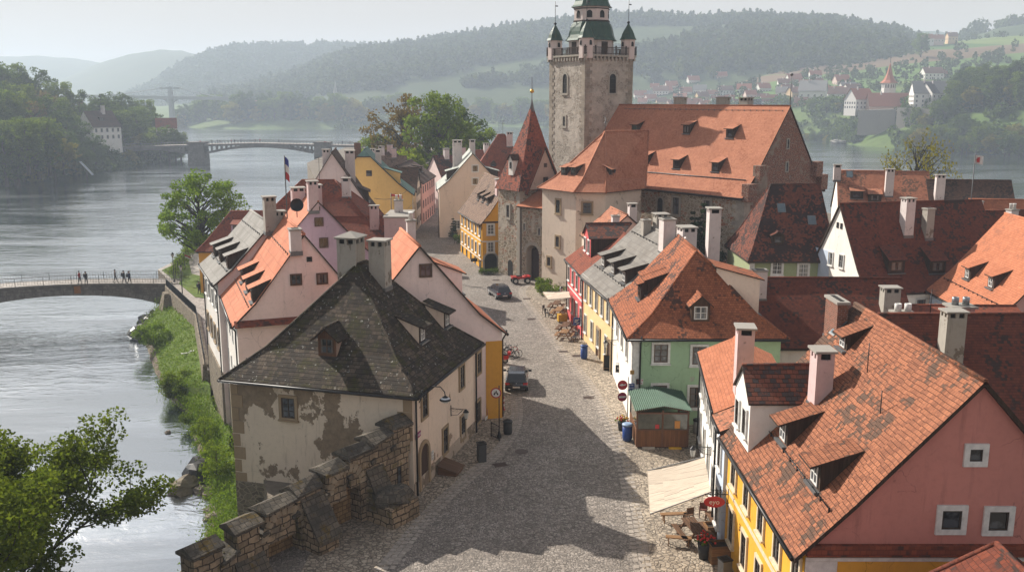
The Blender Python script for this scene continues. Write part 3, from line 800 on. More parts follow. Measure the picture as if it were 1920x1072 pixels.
WS('l1', DARKW, STONE_T, .17, (1, 2)); WS('l1s', DARKW, STONE_T, .15, (1, 2), sill=False)
WS('plain', BROWNW, None, bars=(1, 1)); WS('attic', BROWNW, BROWNW, .06, (1, 0), sill=False)
WS('dark', DARKW, None, bars=(0, 0)); WS('white', BROWNW, WHITE, .16, (1, 2)); WS('whitew', WHITE, WHITE, .14, (1, 2))
WS('white_s', DARKW, WHITE, .2, (0, 0), sill=False); WS('tall', DARKW, WHITE, .1, (1, 2)); WS('far', WHITE, None, bars=(1, 1)); WS('farsur', DARKW, WHITE, .12, (1, 1))
WS('stone', DARKW, STONE_T, .2, (1, 2)); WS('stoneg', DARKW, STONE_G, .25, (1, 2)); WS('arch', DARKW, STONE_G, .22, (0, 3), arch=True, glass=SOOT_AND_SHADE); WS('archs', DARKW, None, bars=(0, 0), arch=True, glass=SOOT_AND_SHADE)
WS('dormw', WHITE, None, bars=(1, 1)); WS('dormb', BROWNW, None, bars=(1, 1)); WS('grey', m_flat('grey_sash', (.3,.29,.27), .6), WHITE, .09, (1, 1)); WS('slit', DARKW, STONE_G, .14, (0, 0), sill=False)
WS('orangew', DARKW, m_flat('cream_trim', (.70,.58,.42), .7), .14, (1, 2))

HG_L = 'houses on the river side of the street'; HG_R = 'houses on the far right side of the street'
# ================================================================== LEFT ROW
L1 = House('old_house', 'weathered grey white house with a mossy hipped stone roof at the street corner', 'house', -5.5, 49.2, 16, 11.2, 11.4, -5, 6.4, 12.1, P_L1S, R_MOSS, hip=(5.6, 4.3), ov=.45, kick=.22, t=.2, nu=14, wav=.12, gut='RNL', wall_mats={'N': P_GREY, 'L': P_GREY})
for x, y, h in ((795,757,1.5), (865,706,1.45), (897,680,1.4)): L1.winpx('R', x, y, .8, h, 'l1s')
for x, y, h in ((834,825,1.55), (867,800,1.5), (896,771,1.45)): L1.winpx('R', x, y, .78, h, 'l1s')
L1.winpx('N', 541, 764, .85, 1.2, 'l1')
a, z = L1.wall_hit('R', 795, 905); L1.door('R', a, .05, 1.25, 2.6, m_wood('dark_oak_door', (.07,.035,.022), .15), STONE_T)
L1.strip('R', 0, 11.2, -.2, .8, m_plaster('worn_plinth', (.45,.37,.3), (.2,.16,.12), .6, (.25,.2,.15), .52, .8), .05, 'plinth')
L1.strip('N', 0, 11.4, -5, -.3, S_BASE, .06, 'stone_base')
mq = MB()
for k, zz in enumerate((5.0, 4.2, 3.35)): mq.box(-.03, .0, .0, .55 + .35*(k % 2), zz, zz+.78)
mq.build('corner_stones', STONE_T, L1.e); mq = MB()
for k, zz in enumerate((5.1, 4.3, 3.5, 2.7, 1.9, 1.1, .3, -.5, -1.3)): mq.box(-.03, .0, 11.4-.45-.3*(k % 2), 11.4, zz, zz+.74)
mq.build('corner_stones', STONE_T, L1.e)
L1.gabled(614, 667, 1.15, 1.15, .5, 'dormb', .85, .9, wm=m_wood('old_orange_boards', (.16,.075,.035), .14), cheek=m_plaster('dormer_cheek', (.45,.33,.26)), eo=.35, oe=.3)
L1.shed(792, 640, 1.1, 1.05, 'dormw', .6, .8, k=.32, wm=DARKWOOD, cheek=P_L1S, eo=.4)
L1.shed(838, 612, 1.1, 1.05, 'dormw', .6, .8, k=.32, wm=DARKWOOD, cheek=P_L1S, eo=.4)
L1.chim(None, 0, 1.35, 1.25, 'gable', CHIM_G, where=(6.1, 6.35), h=2.35); L1.chim(None, 0, 1.05, 1.05, 'slab', CHIM_G, where=(6.6, 4.65), h=2.6)
L1.skylight(737, 524, .55, .8); L1.pipe('R', .25, 0); L1.pipe('R', 10.9, 0)
L1.line('snow_rail', [('N', .6, .9), ('N', 10.8, .9)], .018, BLK); L1.line('snow_rail', [('R', .8, .9), ('R', 10.8, .9)], .018, BLK)

L2 = House('gabled_house', 'pale pink gabled house with an orange tin roof right behind the mossy roofed house', 'house', -10.5, 69.7, -21, 12.4, 10.2, -7, 6.1, 12.3, P_PINKW, R_TIN_O, ov=.35, kick=.2, gut='L', wall_mats={'L': P_WHITE, 'R': P_WHITE})
for x, y in ((555,524), (604,522)): L2.winpx('N', x, y, .75, .75, 'attic')
L2.winpx('N', 580, 486, .4, .38, 'dark')
for x, y in ((454,529), (463,547), (473,566)): L2.shed(x, y, 1.25, 1.15, 'dormb', .9, .7, k=.3, wm=DARKWOOD)
L2.chim((554,459), 428, .95, .8, 'plain', CHIM_W)
mb = MB(); mb.poly([(-.5,-.2,5.8),(-.5,10.4,5.8),(.02,10.4,6.15),(.02,-.2,6.15)][::-1]); mb.poly([(-.5,-.2,5.7),(-.5,10.4,5.7),(-.5,10.4,5.8),(-.5,-.2,5.8)][::-1]); mb.build('pent_roof', R_RED2, L2.e)
L2.row('L', 2, 10.8, 4, 3.9, .8, 1.2, 'far'); L2.row('L', 2, 10.8, 4, 1.0, .8, 1.2, 'far'); L2.pipe('L', .3, -6); L2.pipe('L', 12.1, -6)
L2.line('snow_rail', [('L', .5, .9), ('L', 12, .9)], .02, BLK); L2.line('snow_rail', [('L', .5, 3.9), ('L', 12, 3.9)], .02, BLK)
L2.strip('L', 0, 12.4, -8, -1.2, S_RIV, .12, 'stone_base')

L3 = House('riverside_house', 'white riverside house with a pale grey tin roof and three long dormers', 'house', -16.3, 80.6, -24, 10.8, 9.2, -8, 7.0, 11.6, P_WHITE, R_TIN_G, ov=.4, kick=.2, gut='L', wall_mats={'N': P_PINKW})
for x, y in ((427,504), (413,491), (402,481)): L3.shed(x, y, 1.2, 1.2, 'dormb', .9, .8, k=.3, wm=DARKWOOD)
L3.row('L', 1.6, 9.4, 4, 4.9, .9, 1.3, 'farsur'); L3.row('L', 1.6, 9.4, 4, 1.6, .9, 1.4, 'stone')
L3.chim((507,426), 367, 1.0, .95, 'slab', CHIM_G); L3.chim((524,440), 394, 1.0, .95, 'slab', CHIM_G)
L3.pipe('L', .15, -6); L3.pipe('L', 10.5, -6); L3.strip('L', 0, 10.8, -8.5, -1.0, S_RIV, .14, 'stone_base')
L3.line('snow_rail', [('L', .5, .8), ('L', 10.2, .8)], .02, BLK); L3.line('snow_rail', [('L', .5, 3.7), ('L', 10.2, 3.7)], .02, BLK)

L4 = House('gabled_house', 'lilac gabled house with small dark attic windows and an orange left roof slope', 'house', -14.1, 96.8, -20, 13.0, 12.0, -4, 5.6, 11.8, P_LILAC, R_TIN_O, ov=.3, kick=.15)
for x, y, w_, h_ in ((598,416,.8,.8), (607,455,.8,.95), (597,391,.35,.4)): L4.winpx('N', x, y, w_, h_, 'attic' if w_ > .5 else 'dark')
L4.chim((587,385), 338, 1.25, 1.0, 'slab', CHIM_P); L4.chim((545,400), 353, 1.6, 1.4, 'slab', CHIM_P, where=(8.6, 6.9), h=1.7); L4.chim((545,400), 353, 1.7, 1.4, 'slab', CHIM_P, where=(9.2, 5.0), h=2.0)
ant = thing('satellite_dish', 'black round satellite dish standing on the orange roofed pale pink gabled house', 'satellite dish', L2.l2w((2.4, 5.2, L2.zroof(2.4, 5.2)+1.65)))
mb = MB(); mb.lathe([(.02,0),(.25,.04),(.42,.13),(.5,.22),(.47,.22),(.4,.15),(.22,.06),(.02,.03)], n=16); o = mb.build('dish', BLK, ant); o.rotation_euler = (R(75), 0, R(20)); o.location = (0,0,.3)
mb = MB(); mb.tube([(0,0,-.6),(0,0,.3)], .03); mb.build('mast', BLK, ant)

L4b = House('hipped_house', 'house under a plain dark red hipped roof behind the lilac gable', 'house', -28, 102.5, 90, 12.2, 9, -2, 8.7, 12.9, P_PINKW, R_RED2, hip=(4, 4.5), ov=.3)
L4b.chim((635,355), 338, .9, .9, 'slab', CHIM_W, where=(9.3, 3.0), h=1.9)
L4c = House('low_house', 'low house with a plain dark red roof between the lilac gable and the street', 'house', -22, 99.3, 90, 8.2, 7.5, -2, 6.0, 9.2, P_PINKW, R_RED2, ov=.3)
mb = MB(); mb.box(8.25, 10.9, .3, 6.5, -1, 9.45); mb.build('firewall', CHIM_P, L4c.e)
mb = MB(); mb.box(8.15, 11.0, .2, 6.6, 9.45, 9.6); mb.build('coping', SLAB, L4c.e)
chimney(L4c.e, (6.9, 2.6, 8.2), 10.6, .95, .7, 'slab', CHIM_P); chimney(L4c.e, (9.4, 4.2, 9.6), 11.0, .9, .7, 'pots', CHIM_W)

L5 = House('gabled_house', 'white gabled house with orange tin roof and an orange street front beside the bicycles', 'house', -.7, 62.6, -15, 8.2, 11.3, -1, 6.4, 12.5, P_AMB, R_TIN_O, ov=.35, og=.3, kick=.25, gut='R', wall_mats={'N': P_PINKW})
L5.winpx('N', 798, 507, .75, .8, 'attic'); L5.chim((770,440), 415, .8, .7, 'plain', CHIM_W); L5.chim((797,440), 427, .6, .6, 'pots', CHIM_W, where=(5.6, 5.3), h=1.4)
L5.pipe('R', .25, 0); L5.strip('N', 0, 1.15, -1, 5.6, P_AMB, .03, 'street_corner')
L5.shed(0, 0, 2.6, 1.5, 'dormb', 1.2, .8, k=.35, wm=P_PINKW, cheek=P_PINKW, where=('R', 3.0, 2.4)); L5.row('R', 2, 7, 3, 4.3, .8, 1.2, 'farsur')
L5.line('snow_rail', [('L', .5, 3.6), ('L', 7.6, 3.6)], .02, BLK)
LW = House('back_building', 'low rose washed back building with a small tiled roof behind the orange fronted house', 'house', -5.6, 78.5, -12, 10, 5, -1, 3.6, 5.4, CHIM_P, R_RED2, ov=.25)

L6 = House('red_roofed_cottage', 'small ochre cottage with a red tiled roof by the big riverside tree', 'cottage', -41.5, 122, 90, 12, 9.5, -5, 2.5, 7.0, P_AMB, R_RED2, hip=(3.2, None), ov=.35, kick=.15)
L6.shed(401, 419, 1.3, .9, 'dark', .8, .6, k=.3, wm=P_LILAC); L6.shed(443, 433, 1.3, .9, 'dark', .8, .6, k=.3, wm=P_LILAC); L6.win('N', 3, .6, .8, 1, 'dark')

L7 = House('steep_gabled_house', 'tall stained pale pink gable with a dark steep roof near the long bridge', 'house', -17.2, 126, -8, 12, 13.6, -2, 5.0, 15.0, P_PINKW, R_DKBR, ov=.3, kick=.1, wall_mats={'N': m_plaster('stained_pink_render', (.70,.60,.57), (.35,.3,.27), .4, (.42,.38,.35), .6, .3)})
L7.shed(0, 0, 3.6, 1.6, 'dark', 1.2, .7, k=.3, where=('R', 3.5, 2.2), wm=DARKWOOD); L7.chim(None, 0, 1.1, 1.0, 'slab', CHIM_W, where=(1.2, 7.6), h=1.6); L7.chim(None, 0, 1.7, 1.3, 'slab', CHIM_W, where=(4.5, 4.6), h=3.4)
L8 = House('yellow_gabled_house', 'big ochre yellow gabled house with a green copper roof', 'house', -15.8, 147, -5, 9.5, 14.6, -1, 7.4, 14.2, P_YEL, R_COPPER, hip=((.86, 1.2), None), ov=.35, kick=.15, gut='R')
L8.winpx('N', 692, 325, .9, .9, 'dark'); L8.shed(0, 0, 3.0, 1.7, 'dark', 1.2, .7, k=.3, where=('R', 2.2, 1.8), wm=P_YEL); L8.chim(None, 0, .9, .9, 'slab', CHIM_W, where=(2.5, 5.2), h=2.0); L8.chim(None, 0, 1.0, 1.0, 'plain', BRICKRED, where=(5, 8.6), h=2.2)
L8.row('R', 2, 8, 3, 5.2, .9, 1.4, 'farsur'); L8.row('R', 2, 8, 3, 2.0, .9, 1.4, 'farsur')
L9 = House('narrow_town_house', 'narrow beige town house with a lit stepped gable front beside the green copper roof', 'house', -30, 157.5, 90, 13.8, 7.6, -1, 6.8, 10.4, P_CREAM, R_DKBR, ov=.2)
for zz, n in ((8.6, 2), (6.3, 4), (4.0, 4), (1.5, 3)): L9.row('F', 1.2 if n > 2 else 2.8, 6.4 if n > 2 else 4.8, n, zz, .8, 1.25, 'dark')
L10 = House('rose_town_house', 'long rose coloured town house with a dark roof far down the street', 'house', -16.0, 166, 3, 17, 9, -1, 7.4, 10.4, P_PKROW, R_DKBR, ov=.3)
L10.row('R', 1.5, 15.5, 6, 6.0, .9, 1.3, 'dark'); L10.row('R', 1.5, 15.5, 6, 3.4, .9, 1.4, 'dark'); L10.row('R', 1.5, 15.5, 6, 1.0, .9, 1.6, 'dark')
for s_ in (3, 7, 11): L10.shed(0, 0, 1.2, 1.0, 'dark', .8, .6, where=('R', s_, 1.6))

WH = House('white_gabled_house', 'pale cream gabled house with a pale green tin roof where the street narrows', 'house', -.9, 150.2, -5, 13.5, 10.8, -1, 8.0, 13.5, P_CREAM, R_PALEG, ov=.35, kick=.2, gut='L')
for x, y in ((891,316), (891,340)): WH.winpx('N', x, y, .8, .9, 'white_s')
WH.winpx('N', 891, 368, .9, .9, 'plain'); WH.winpx('N', 857, 421, .95, 1.3, 'whitew'); WH.shed(0, 0, 3.2, 1.5, 'dark', 1.4, .7, k=.25, where=('L', 2.5, 1.3)); WH.shed(0, 0, 3.2, 1.5, 'dark', 1.4, .7, k=.25, where=('R', 2.5, 1.3))
WH.chim(None, 0, 1.7, 1.5, 'slab', CHIM_W, where=(7, 7.6), h=4.2); WH.chim(None, 0, .9, .9, 'slab', CHIM_W, where=(9, 5), h=2.2); WH.pipe('L', .2, 0)
YH = House('yellow_corner_house', 'amber three storey house with brown shingles squeezed against the stone gate tower', 'house', 3.3, 122.5, -14, 15, 7.4, -1, 6.3, 11.4, P_ORY, R_BROWN, ov=.35, kick=.15, gut='L')
YH.row('L', 1.5, 13.5, 6, 5.0, .8, 1.35, 'white'); YH.row('L', 1.5, 13.5, 6, 2.4, .8, 1.35, 'white'); YH.row('L', 1.5, 13.5, 5, .2, .9, 1.6, 'dark')
YH.winpx('N', 920, 430, .85, 1.3, 'whitew'); YH.winpx('N', 920, 463, .85, 1.3, 'whitew'); YH.band('L', 3.6, .16); YH.band('N', 3.6, .16, a0=0, a1=7.4); YH.band('L', 1.1, .14); YH.band('N', 6.1, .2, .12, DARKWOOD)
for y in (3.4, 6.4, 9.4): YH.shed(0, 0, 1.3, .95, 'dark', .8, .6, k=.3, where=('L', y, 1.5))
a, z = YH.wall_hit('N', 920, 497); YH.door('N', a, 0, 1.7, 2.1, SOOT_AND_SHADE, STONE_G, name='archway'); YH.pipe('L', .2, 0); YH.chim(None, 0, 1.2, 1.0, 'slab', CHIM_P, where=(2.0, 4.6), h=1.6)
RR = House('pyramid_roofed_house', 'house under a tall red pyramid roof behind the pale cream gable', 'house', -7.5, 168, 88, 11.5, 10, -1, 8.5, 15.6, P_PINKW, R_RED2, hip=(5.2, 5.2), ov=.3, kick=.2)
for u_ in (4.2, 6.8): RR.gabled(0, 0, 1.0, .5, .6, 'dark', .6, .5, where=('R', u_, 1.3))
RR.chim(None, 0, 1.1, .9, 'slab', CHIM_P, where=(7.2, 4.0), h=2.0); RR.chim(None, 0, .7, .7, 'plain', CHIM_W, where=(5.2, 6.2), h=1.8)
for (x, y, th, L_, W_, he, hr, rm, wm, lb) in (
    (-14, 188, 60, 9, 8, 6.5, 10.6, R_BLACK, P_PINKW, 'small house with a sooty red roof at the far end of the street'),
    (-7, 190, 75, 9, 8, 7.0, 11.6, R_RED2, P_CREAM, 'small house with a red roof and a white chimney behind the pale green roof'),
    (-24, 186, 20, 10, 8, 6.5, 11.2, R_DKBR, P_PINKW, 'far house with a dark brown roof below the round green trees'),
    (-29, 176, 85, 9, 8, 7.0, 11.2, R_BROWN, P_WHITE, 'far house with a brown roof behind the ochre yellow gable')):
    h_ = House('far_house', lb, 'house', x, y, th, L_, W_, -1, he, hr, wm, rm, ov=.3)
    h_.chim(None, 0, 1.0, .9, 'slab', CHIM_W, where=(L_*.3, W_*.45), h=1.9); h_.chim(None, 0, .9, .9, 'plain', CHIM_P, where=(L_*.75, W_*.5), h=1.5)
    h_.shed(0, 0, 1.4, .9, 'dark', .8, .5, where=('R', L_*.5, 1.6))

# ================================================================== GATE AND CHURCH
GT = thing('gate_tower', 'square rubble gate tower with a steep red tiled spire and golden ball', 'gate tower', (0, 0, 0))
A_, B_, C__ = Vector((-1.75,118.1,0)), Vector((.95,114.4,0)), Vector((6.0,118.2,0)); D_ = A_ + C__ - B_
def prism_walls(mb, pts, z0, z1, mi=0, top=True):
    n = len(pts)
    for i in range(n):
        p, q = pts[i], pts[(i+1) % n]; mb.poly([(p[0],p[1],z0),(q[0],q[1],z0),(q[0],q[1],z1),(p[0],p[1],z1)], mi)
    if top: mb.poly([(p[0],p[1],z1) for p in pts], mi)
cen = (A_+B_+C__+D_)/4
mb = MB(); prism_walls(mb, [A_, B_, C__, D_], -1, 11.3); mb.build('wall', S_RUB, GT)
mb = MB()
for k in range(26):
    zz = -.3 + k*.44; l1 = .5 + .3*(k % 2); l2 = .8 - .3*(k % 2)
    e1, e2 = (A_-B_).normalized(), (C__-B_).normalized(); n1, n2 = Vector((-e1.y, e1.x, 0)), Vector((e2.y, -e2.x, 0))
    o_ = B_ + (n1 + n2)*.04
    mb.prism([(o_.x,o_.y),(o_.x+e2.x*l2,o_.y+e2.y*l2),(o_.x+e2.x*l2-n2.x*.3,o_.y+e2.y*l2-n2.y*.3),(o_.x+e1.x*l1-n1.x*.3,o_.y+e1.y*l1-n1.y*.3),(o_.x+e1.x*l1,o_.y+e1.y*l1)], 'z', zz, zz+.42)
mb.build('corner_stones', STONE_G, GT)
ex = [cen + (p-cen)*1.12 for p in (A_, B_, C__, D_)]; apex = Vector((cen.x+.35, cen.y, 20.9))
mb = MB()
for i in range(4):
    p, q = ex[i], ex[(i+1) % 4]
    lev = [(1.0, 10.9), (.80, 12.9), (.44, 16.5), (.05, 20.9)]
    for (f, z), (g, w) in zip(lev, lev[1:]):
        mb.poly([tuple((apex*(1-f)+p*f).xy)+(z,), tuple((apex*(1-f)+q*f).xy)+(z,), tuple((apex*(1-g)+q*g).xy)+(w,), tuple((apex*(1-g)+p*g).xy)+(w,)])
mb.poly([(p.x,p.y,10.9) for p in ex][::-1], 1)
mb.build('roof', [m_roof('spire_tiles', (.30,.085,.048), (.19,.058,.036), dark=(.05,.035,.03), stain=.55, sc=.4, tw=.22, th=.2, gap=.3), DARKWOOD], GT)
# plastered gable on the right-hand face
e2 = (C__-B_).normalized(); n2 = Vector((e2.y, -e2.x, 0)); mid = B_ + e2*3.6 + n2*.35
gb = MB(); wv = 2.5
pt = lambda s_, z, o=0.0: tuple((mid + e2*s_ + n2*o).xy) + (z,)
gb.poly([pt(-wv,11.0),pt(wv,11.0),pt(0,15.9)]); gb.poly([pt(-wv,11.0),pt(0,15.9),pt(0,15.9,-3.2),pt(-wv,11.0,-.6)]); gb.poly([pt(wv,11.0),pt(wv,11.0,-.6),pt(0,15.9,-3.2),pt(0,15.9)])
for sg in (-1, 1):
    q = [pt(sg*(wv+.35),10.5,.25), pt(0,16.2,.25), pt(0,16.2,-3.4), pt(sg*(wv+.35),10.5,-1.2)]; gb.poly(q if sg < 0 else q[::-1], 1); gb.poly([(a1,b1,c1-.14) for a1,b1,c1 in (q[::-1] if sg < 0 else q)], 2)
    gb.poly([q[0],(q[0][0],q[0][1],q[0][2]-.14),(q[1][0],q[1][1],q[1][2]-.14),q[1]][::sg], 2)
gb.build('gable', [m_plaster('gable_render', (.55,.45,.37), (.3,.24,.19), .5, (.35,.28,.22), .6, .5), R_RED2, DARKWOOD], GT)
ga = math.atan2(e2.y, e2.x)
for s_, z, w_, h_ in ((.15, 12.0, .8, .9), (.1, 13.9, .5, .5)):
    p = mid + e2*s_; put_window(GT, 'plain', w_, h_, (p.x+n2.x*.02, p.y+n2.y*.02, z), ga)
e1 = (B_-A_).normalized(); n1 = Vector((e1.y, -e1.x, 0)); g1 = math.atan2(e1.y, e1.x)
p = A_ + e1*2.2; put_window(GT, 'stoneg', .55, 1.5, (p.x+n1.x*.02, p.y+n1.y*.02, 8.2), g1)
dm = MB(); f = .74; dc = apex*(1-f) + (A_*.45+B_*.55)*f; dz = 13.3; X1, N1 = e1, n1
dpt = lambda a, o, z: tuple((Vector((dc.x, dc.y, 0)) + X1*a + N1*o).xy) + (z,)
dm.poly([dpt(-.45,.75,dz-.6),dpt(.45,.75,dz-.6),dpt(.45,.75,dz+1.3),dpt(-.45,.75,dz+1.3)]); dm.poly([dpt(-.45,-.7,dz-.6),dpt(-.45,.75,dz-.6),dpt(-.45,.75,dz+1.3),dpt(-.45,-.7,dz+1.3)]); dm.poly([dpt(.45,.75,dz-.6),dpt(.45,-.7,dz-.6),dpt(.45,-.7,dz+1.3),dpt(.45,.75,dz+1.3)])
for (a0, a1) in ((-.62, 0), (0, .62)):
    zl, zr_ = (dz+1.2, dz+2.0) if a0 < 0 else (dz+2.0, dz+1.2); dm.poly([dpt(a0,1.0,zl),dpt(a1,1.0,zr_),dpt(a1,-1.3,zr_),dpt(a0,-1.3,zl)], 1)
dm.poly([dpt(-.45,.75,dz+1.3),dpt(.45,.75,dz+1.3),dpt(0,.75,dz+1.95)])
d_ = dm.build('dormer', [P_WHITE, R_DKBR], GT); put_window(d_, 'dark', .4, .8, dpt(0, .77, dz+.6), g1)
mb = MB(); mb.lathe([(.34,20.4),(.12,21.6),(.05,22.0),(.04,24.6),(.01,24.7)], (apex.x, apex.y), 8, 0); mb.build('finial', LEAD, GT)
mb = MB(); mb.ball((apex.x, apex.y, 22.9), .26, 12, 8); mb.build('golden_ball', m_flat('gilding', (.65,.38,.07), .3, .9), GT)
p = A_ + e1*2.6 + n1*.02; mb = MB(); mb.poly([(math.cos(t_)*.5 if t_ is not None else 0, -.01, 1.6+math.sin(t_)*.5) for t_ in [math.pi*k/8 for k in range(9)]] + [(-.5,-.01,0),(.5,-.01,0)]); mb.build('door', SOOT_AND_SHADE, GT, (p.x, p.y, .0), g1)

GW = thing('gate_wall', 'rubble wall with an arched gateway and a small tiled roof between gate tower and bastion', 'gateway', (1.2, 114.1, 0), math.atan2(111.75-114.1, 3.75-1.2))
ln = math.hypot(2.55, 2.35)
mb = MB(); aw, az = 1.05, 3.4; c0 = ln*.52; pts = [(c0+aw*math.cos(math.pi*k/10), az+aw*math.sin(math.pi*k/10)) for k in range(11)]
mb.poly([(0,0,-1),(c0-aw,0,-1),(c0-aw,0,az),(0,0,az)]); mb.poly([(c0+aw,0,-1),(ln,0,-1),(ln,0,az),(c0+aw,0,az)])
for p, q in zip(pts, pts[1:]): mb.poly([(q[0],0,q[1]),(p[0],0,p[1]),(p[0],0,9.3),(q[0],0,9.3)]); mb.poly([(p[0],0,p[1]),(q[0],0,q[1]),(q[0],1.6,q[1]),(p[0],1.6,p[1])], 1)
mb.poly([(0,0,az),(c0-aw,0,az),(c0-aw,0,9.3),(0,0,9.3)]); mb.poly([(c0+aw,0,az),(ln,0,az),(ln,0,9.3),(c0+aw,0,9.3)])
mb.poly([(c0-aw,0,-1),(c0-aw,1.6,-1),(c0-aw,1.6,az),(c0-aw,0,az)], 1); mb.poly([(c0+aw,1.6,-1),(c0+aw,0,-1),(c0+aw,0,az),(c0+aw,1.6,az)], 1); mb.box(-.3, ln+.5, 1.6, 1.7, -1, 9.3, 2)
mb.build('wall', [S_RUB, STONE_G, SOOT_AND_SHADE], GW)
mb = MB()
for k in range(10):
    a0, a1 = math.pi*k/10+.02, math.pi*(k+1)/10-.02
    mb.poly([(c0+r*math.cos(a), -.05, az+r*math.sin(a)) for r, a in ((aw,a1),(aw,a0),(aw+.42,a0),(aw+.42,a1))][::-1])
mb.build('arch_stones', STONE_G, GW)
mb = MB(); mb.poly([(c0-aw,1.0,-.2),(c0+aw*.9,1.0,-.2),(c0+aw*.9,1.0,az+.4),(c0-aw,1.0,az+.4)]); mb.build('gate', m_wood('gate_boards', (.05,.03,.03), .2), GW)
mb = MB(); mb.poly([(-.6,-.4,9.1),(ln+.6,-.4,9.1),(ln+.6,3.2,11.0),(-.6,3.2,11.0)]); mb.box(-.6, ln+.6, -.39, 1.8, 8.95, 9.08, 1); mb.build('roof', [R_OR, DARKWOOD], GW)
put_window(GW, 'slit', .3, .8, (.5, 0, 6.6), 0); put_window(GW, 'slit', .3, .8, (2.9, 0, 6.2), 0)

# bastion
BA = thing('gate_bastion', 'broad pale rendered bastion with a many sided orange tiled roof beside the gateway', 'bastion', (0, 0, 0))
bp = [Vector((3.6,111.2,0)), Vector((7.3,106.2,0)), Vector((10.6,105.8,0)), Vector((15.3,110.5,0)), Vector((14.5,118,0)), Vector((5,119,0))]
mb = MB(); prism_walls(mb, bp, -1, 11.9); mb.build('wall', S_BAST, BA)
bc = Vector((10.4,112.2,0)); r1, r2 = Vector((11.0,111.6,18.2)), Vector((16.5,114.2,18.2))
be = [bc + (p-bc)*1.09 for p in bp]; mb = MB()
def eav(p, z=11.6): return (p.x, p.y, z)
tops = [r1, r1, r1, r2, r2, r1]
for i in range(6):
    j = (i+1) % 6; p, q = be[i], be[j]; a_, b_ = tops[i], tops[j]
    k = .25; pm = Vector(eav(p)).lerp(a_, k) - Vector((0,0,.45)); qm = Vector(eav(q)).lerp(b_, k) - Vector((0,0,.45))
    mb.poly([eav(p), eav(q), tuple(qm), tuple(pm)]); mb.poly([tuple(pm), tuple(qm), tuple(b_), tuple(a_)])
    mb.tube([eav(p), tuple(pm), tuple(a_)], .12, 5, 0)
mb.tube([r1, r2], .13, 6, 0); mb.poly([eav(p, 11.5) for p in be][::-1], 1)
for i in range(6):
    p, q = be[i], be[(i+1) % 6]; mb.poly([eav(p, 11.5), eav(q, 11.5), eav(q), eav(p)], 1)
mb.build('roof', [R_CH, DARKWOOD], BA)
def face_win(par, pts, i, px, py, w_, h_, st):
    p, q = pts[i], pts[(i+1) % len(pts)]; e = (q-p).normalized(); n = Vector((e.y, -e.x, 0))
    d = ray(px, py); o_ = Vector((0,0,CAMZ)); t = (p - o_).dot(n)/d.dot(n); h_p = o_ + d*t
    return put_window(par, st, w_, h_, (h_p.x+n.x*.02, h_p.y+n.y*.02, h_p.z), math.atan2(e.y, e.x))
for x, y, w_, h_, i in ((1047,387,.7,1.5,0), (1101,390,1.0,1.2,1), (1046,453,.6,1.2,0), (1030,490,.6,1.0,0)): face_win(BA, bp, i, x, y, w_, h_, 'stone')
def bast_dormer(px, py, i, w_, h_):
    p, q = be[i], be[(i+1) % 6]; e = (q-p).normalized(); n = Vector((e.y,-e.x,0))
    a_ = tops[i]; nn = (Vector(eav(q))-Vector(eav(p))).cross(a_-Vector(eav(p))).normalized()
    d = ray(px, py); o_ = Vector((0,0,CAMZ)); t = (Vector(eav(p))-o_).dot(nn)/d.dot(nn); hp = o_+d*t
    hp.z -= .25; m = math.hypot(nn.x, nn.y)/nn.z; l_ = h_/(m*.75)
    b = MB(); hw = w_/2
    b.poly([(-hw,0,-.4),(hw,0,-.4),(hw,0,h_),(-hw,0,h_)], 1)
    for sg in (-1, 1):
        qd = [(sg*hw,0,-.4),(sg*hw,l_,m*l_-.4),(sg*hw,l_,h_+m*.25*l_),(sg*hw,0,h_)]; b.poly(qd[::-1] if sg < 0 else qd, 1)
    b.poly([(-hw-.15,-.3,h_-.1),(hw+.15,-.3,h_-.1),(hw+.15,l_+.3,h_+m*.25*(l_+.3)),(-hw-.15,l_+.3,h_+m*.25*(l_+.3))], 0)
    o = b.build('dormer', [R_CH, DARKWOOD], BA, hp, math.atan2(e.y, e.x)); put_window(o, 'dark', w_*.7, h_*.7, (0,-.01,h_*.5), 0)
bast_dormer(1057, 322, 0, 1.0, .9); bast_dormer(1075, 322, 0, 1.0, .9); bast_dormer(1149, 326, 2, 1.1, .9)
mb = MB(); mb.tube([r1, r1+Vector((0,0,1.6))], .04, 5); mb.ball(r1+Vector((0,0,1.0)), .12, 8, 6); mb.build('finial', LEAD, BA)

CH = House('church_nave', 'long church nave with a huge lit orange tiled roof and a raw brick gable', 'church', 38.0, 114.4, -38.7, 29, 15.2, -2, 11.6, 21.2, S_NAVE, R_CH, ov=.5, og=.1, kick=.12, t=.25, wall_mats={'N': S_GABLE})
for x, y in ((1209,308), (1268,316), (1341,322), (1287,251), (1368,259)): CH.shed(x, y, 1.15, 1.15, 'dark', .75, .8, k=.25, wm=DARKWOOD, eo=.35)
CH.shed(1190, 250, 1.15, 1.15, 'dark', .75, .8, k=.25, wm=DARKWOOD)
for x, y in ((1268,386), (1326,392)): CH.winpx('L', x, y, 1.0, 2.0, 'stoneg')
CH.winpx('L', 1238, 392, .9, 2.8, 'arch'); CH.gutters('L')
for x, y in ((1477,270), (1475,313), (1434,332)): CH.winpx('N', x, y, .35, 1.0, 'slit')
mb = MB()
for k in range(31):
    zz = -1.8 + k*.46; l1 = 1.1 + .5*(k % 2); l2 = 1.6 - .5*(k % 2)
    if zz > 11.0: break
    mb.box(-.05, l1, 15.2, 15.26, zz, zz+.455); mb.box(-.06, .0, 15.2-l2, 15.26, zz, zz+.455)
mb.build('corner_stones', m_flat('pale_quoins', (.48,.43,.36), .9, var=.45, sc=1.2), CH.e)
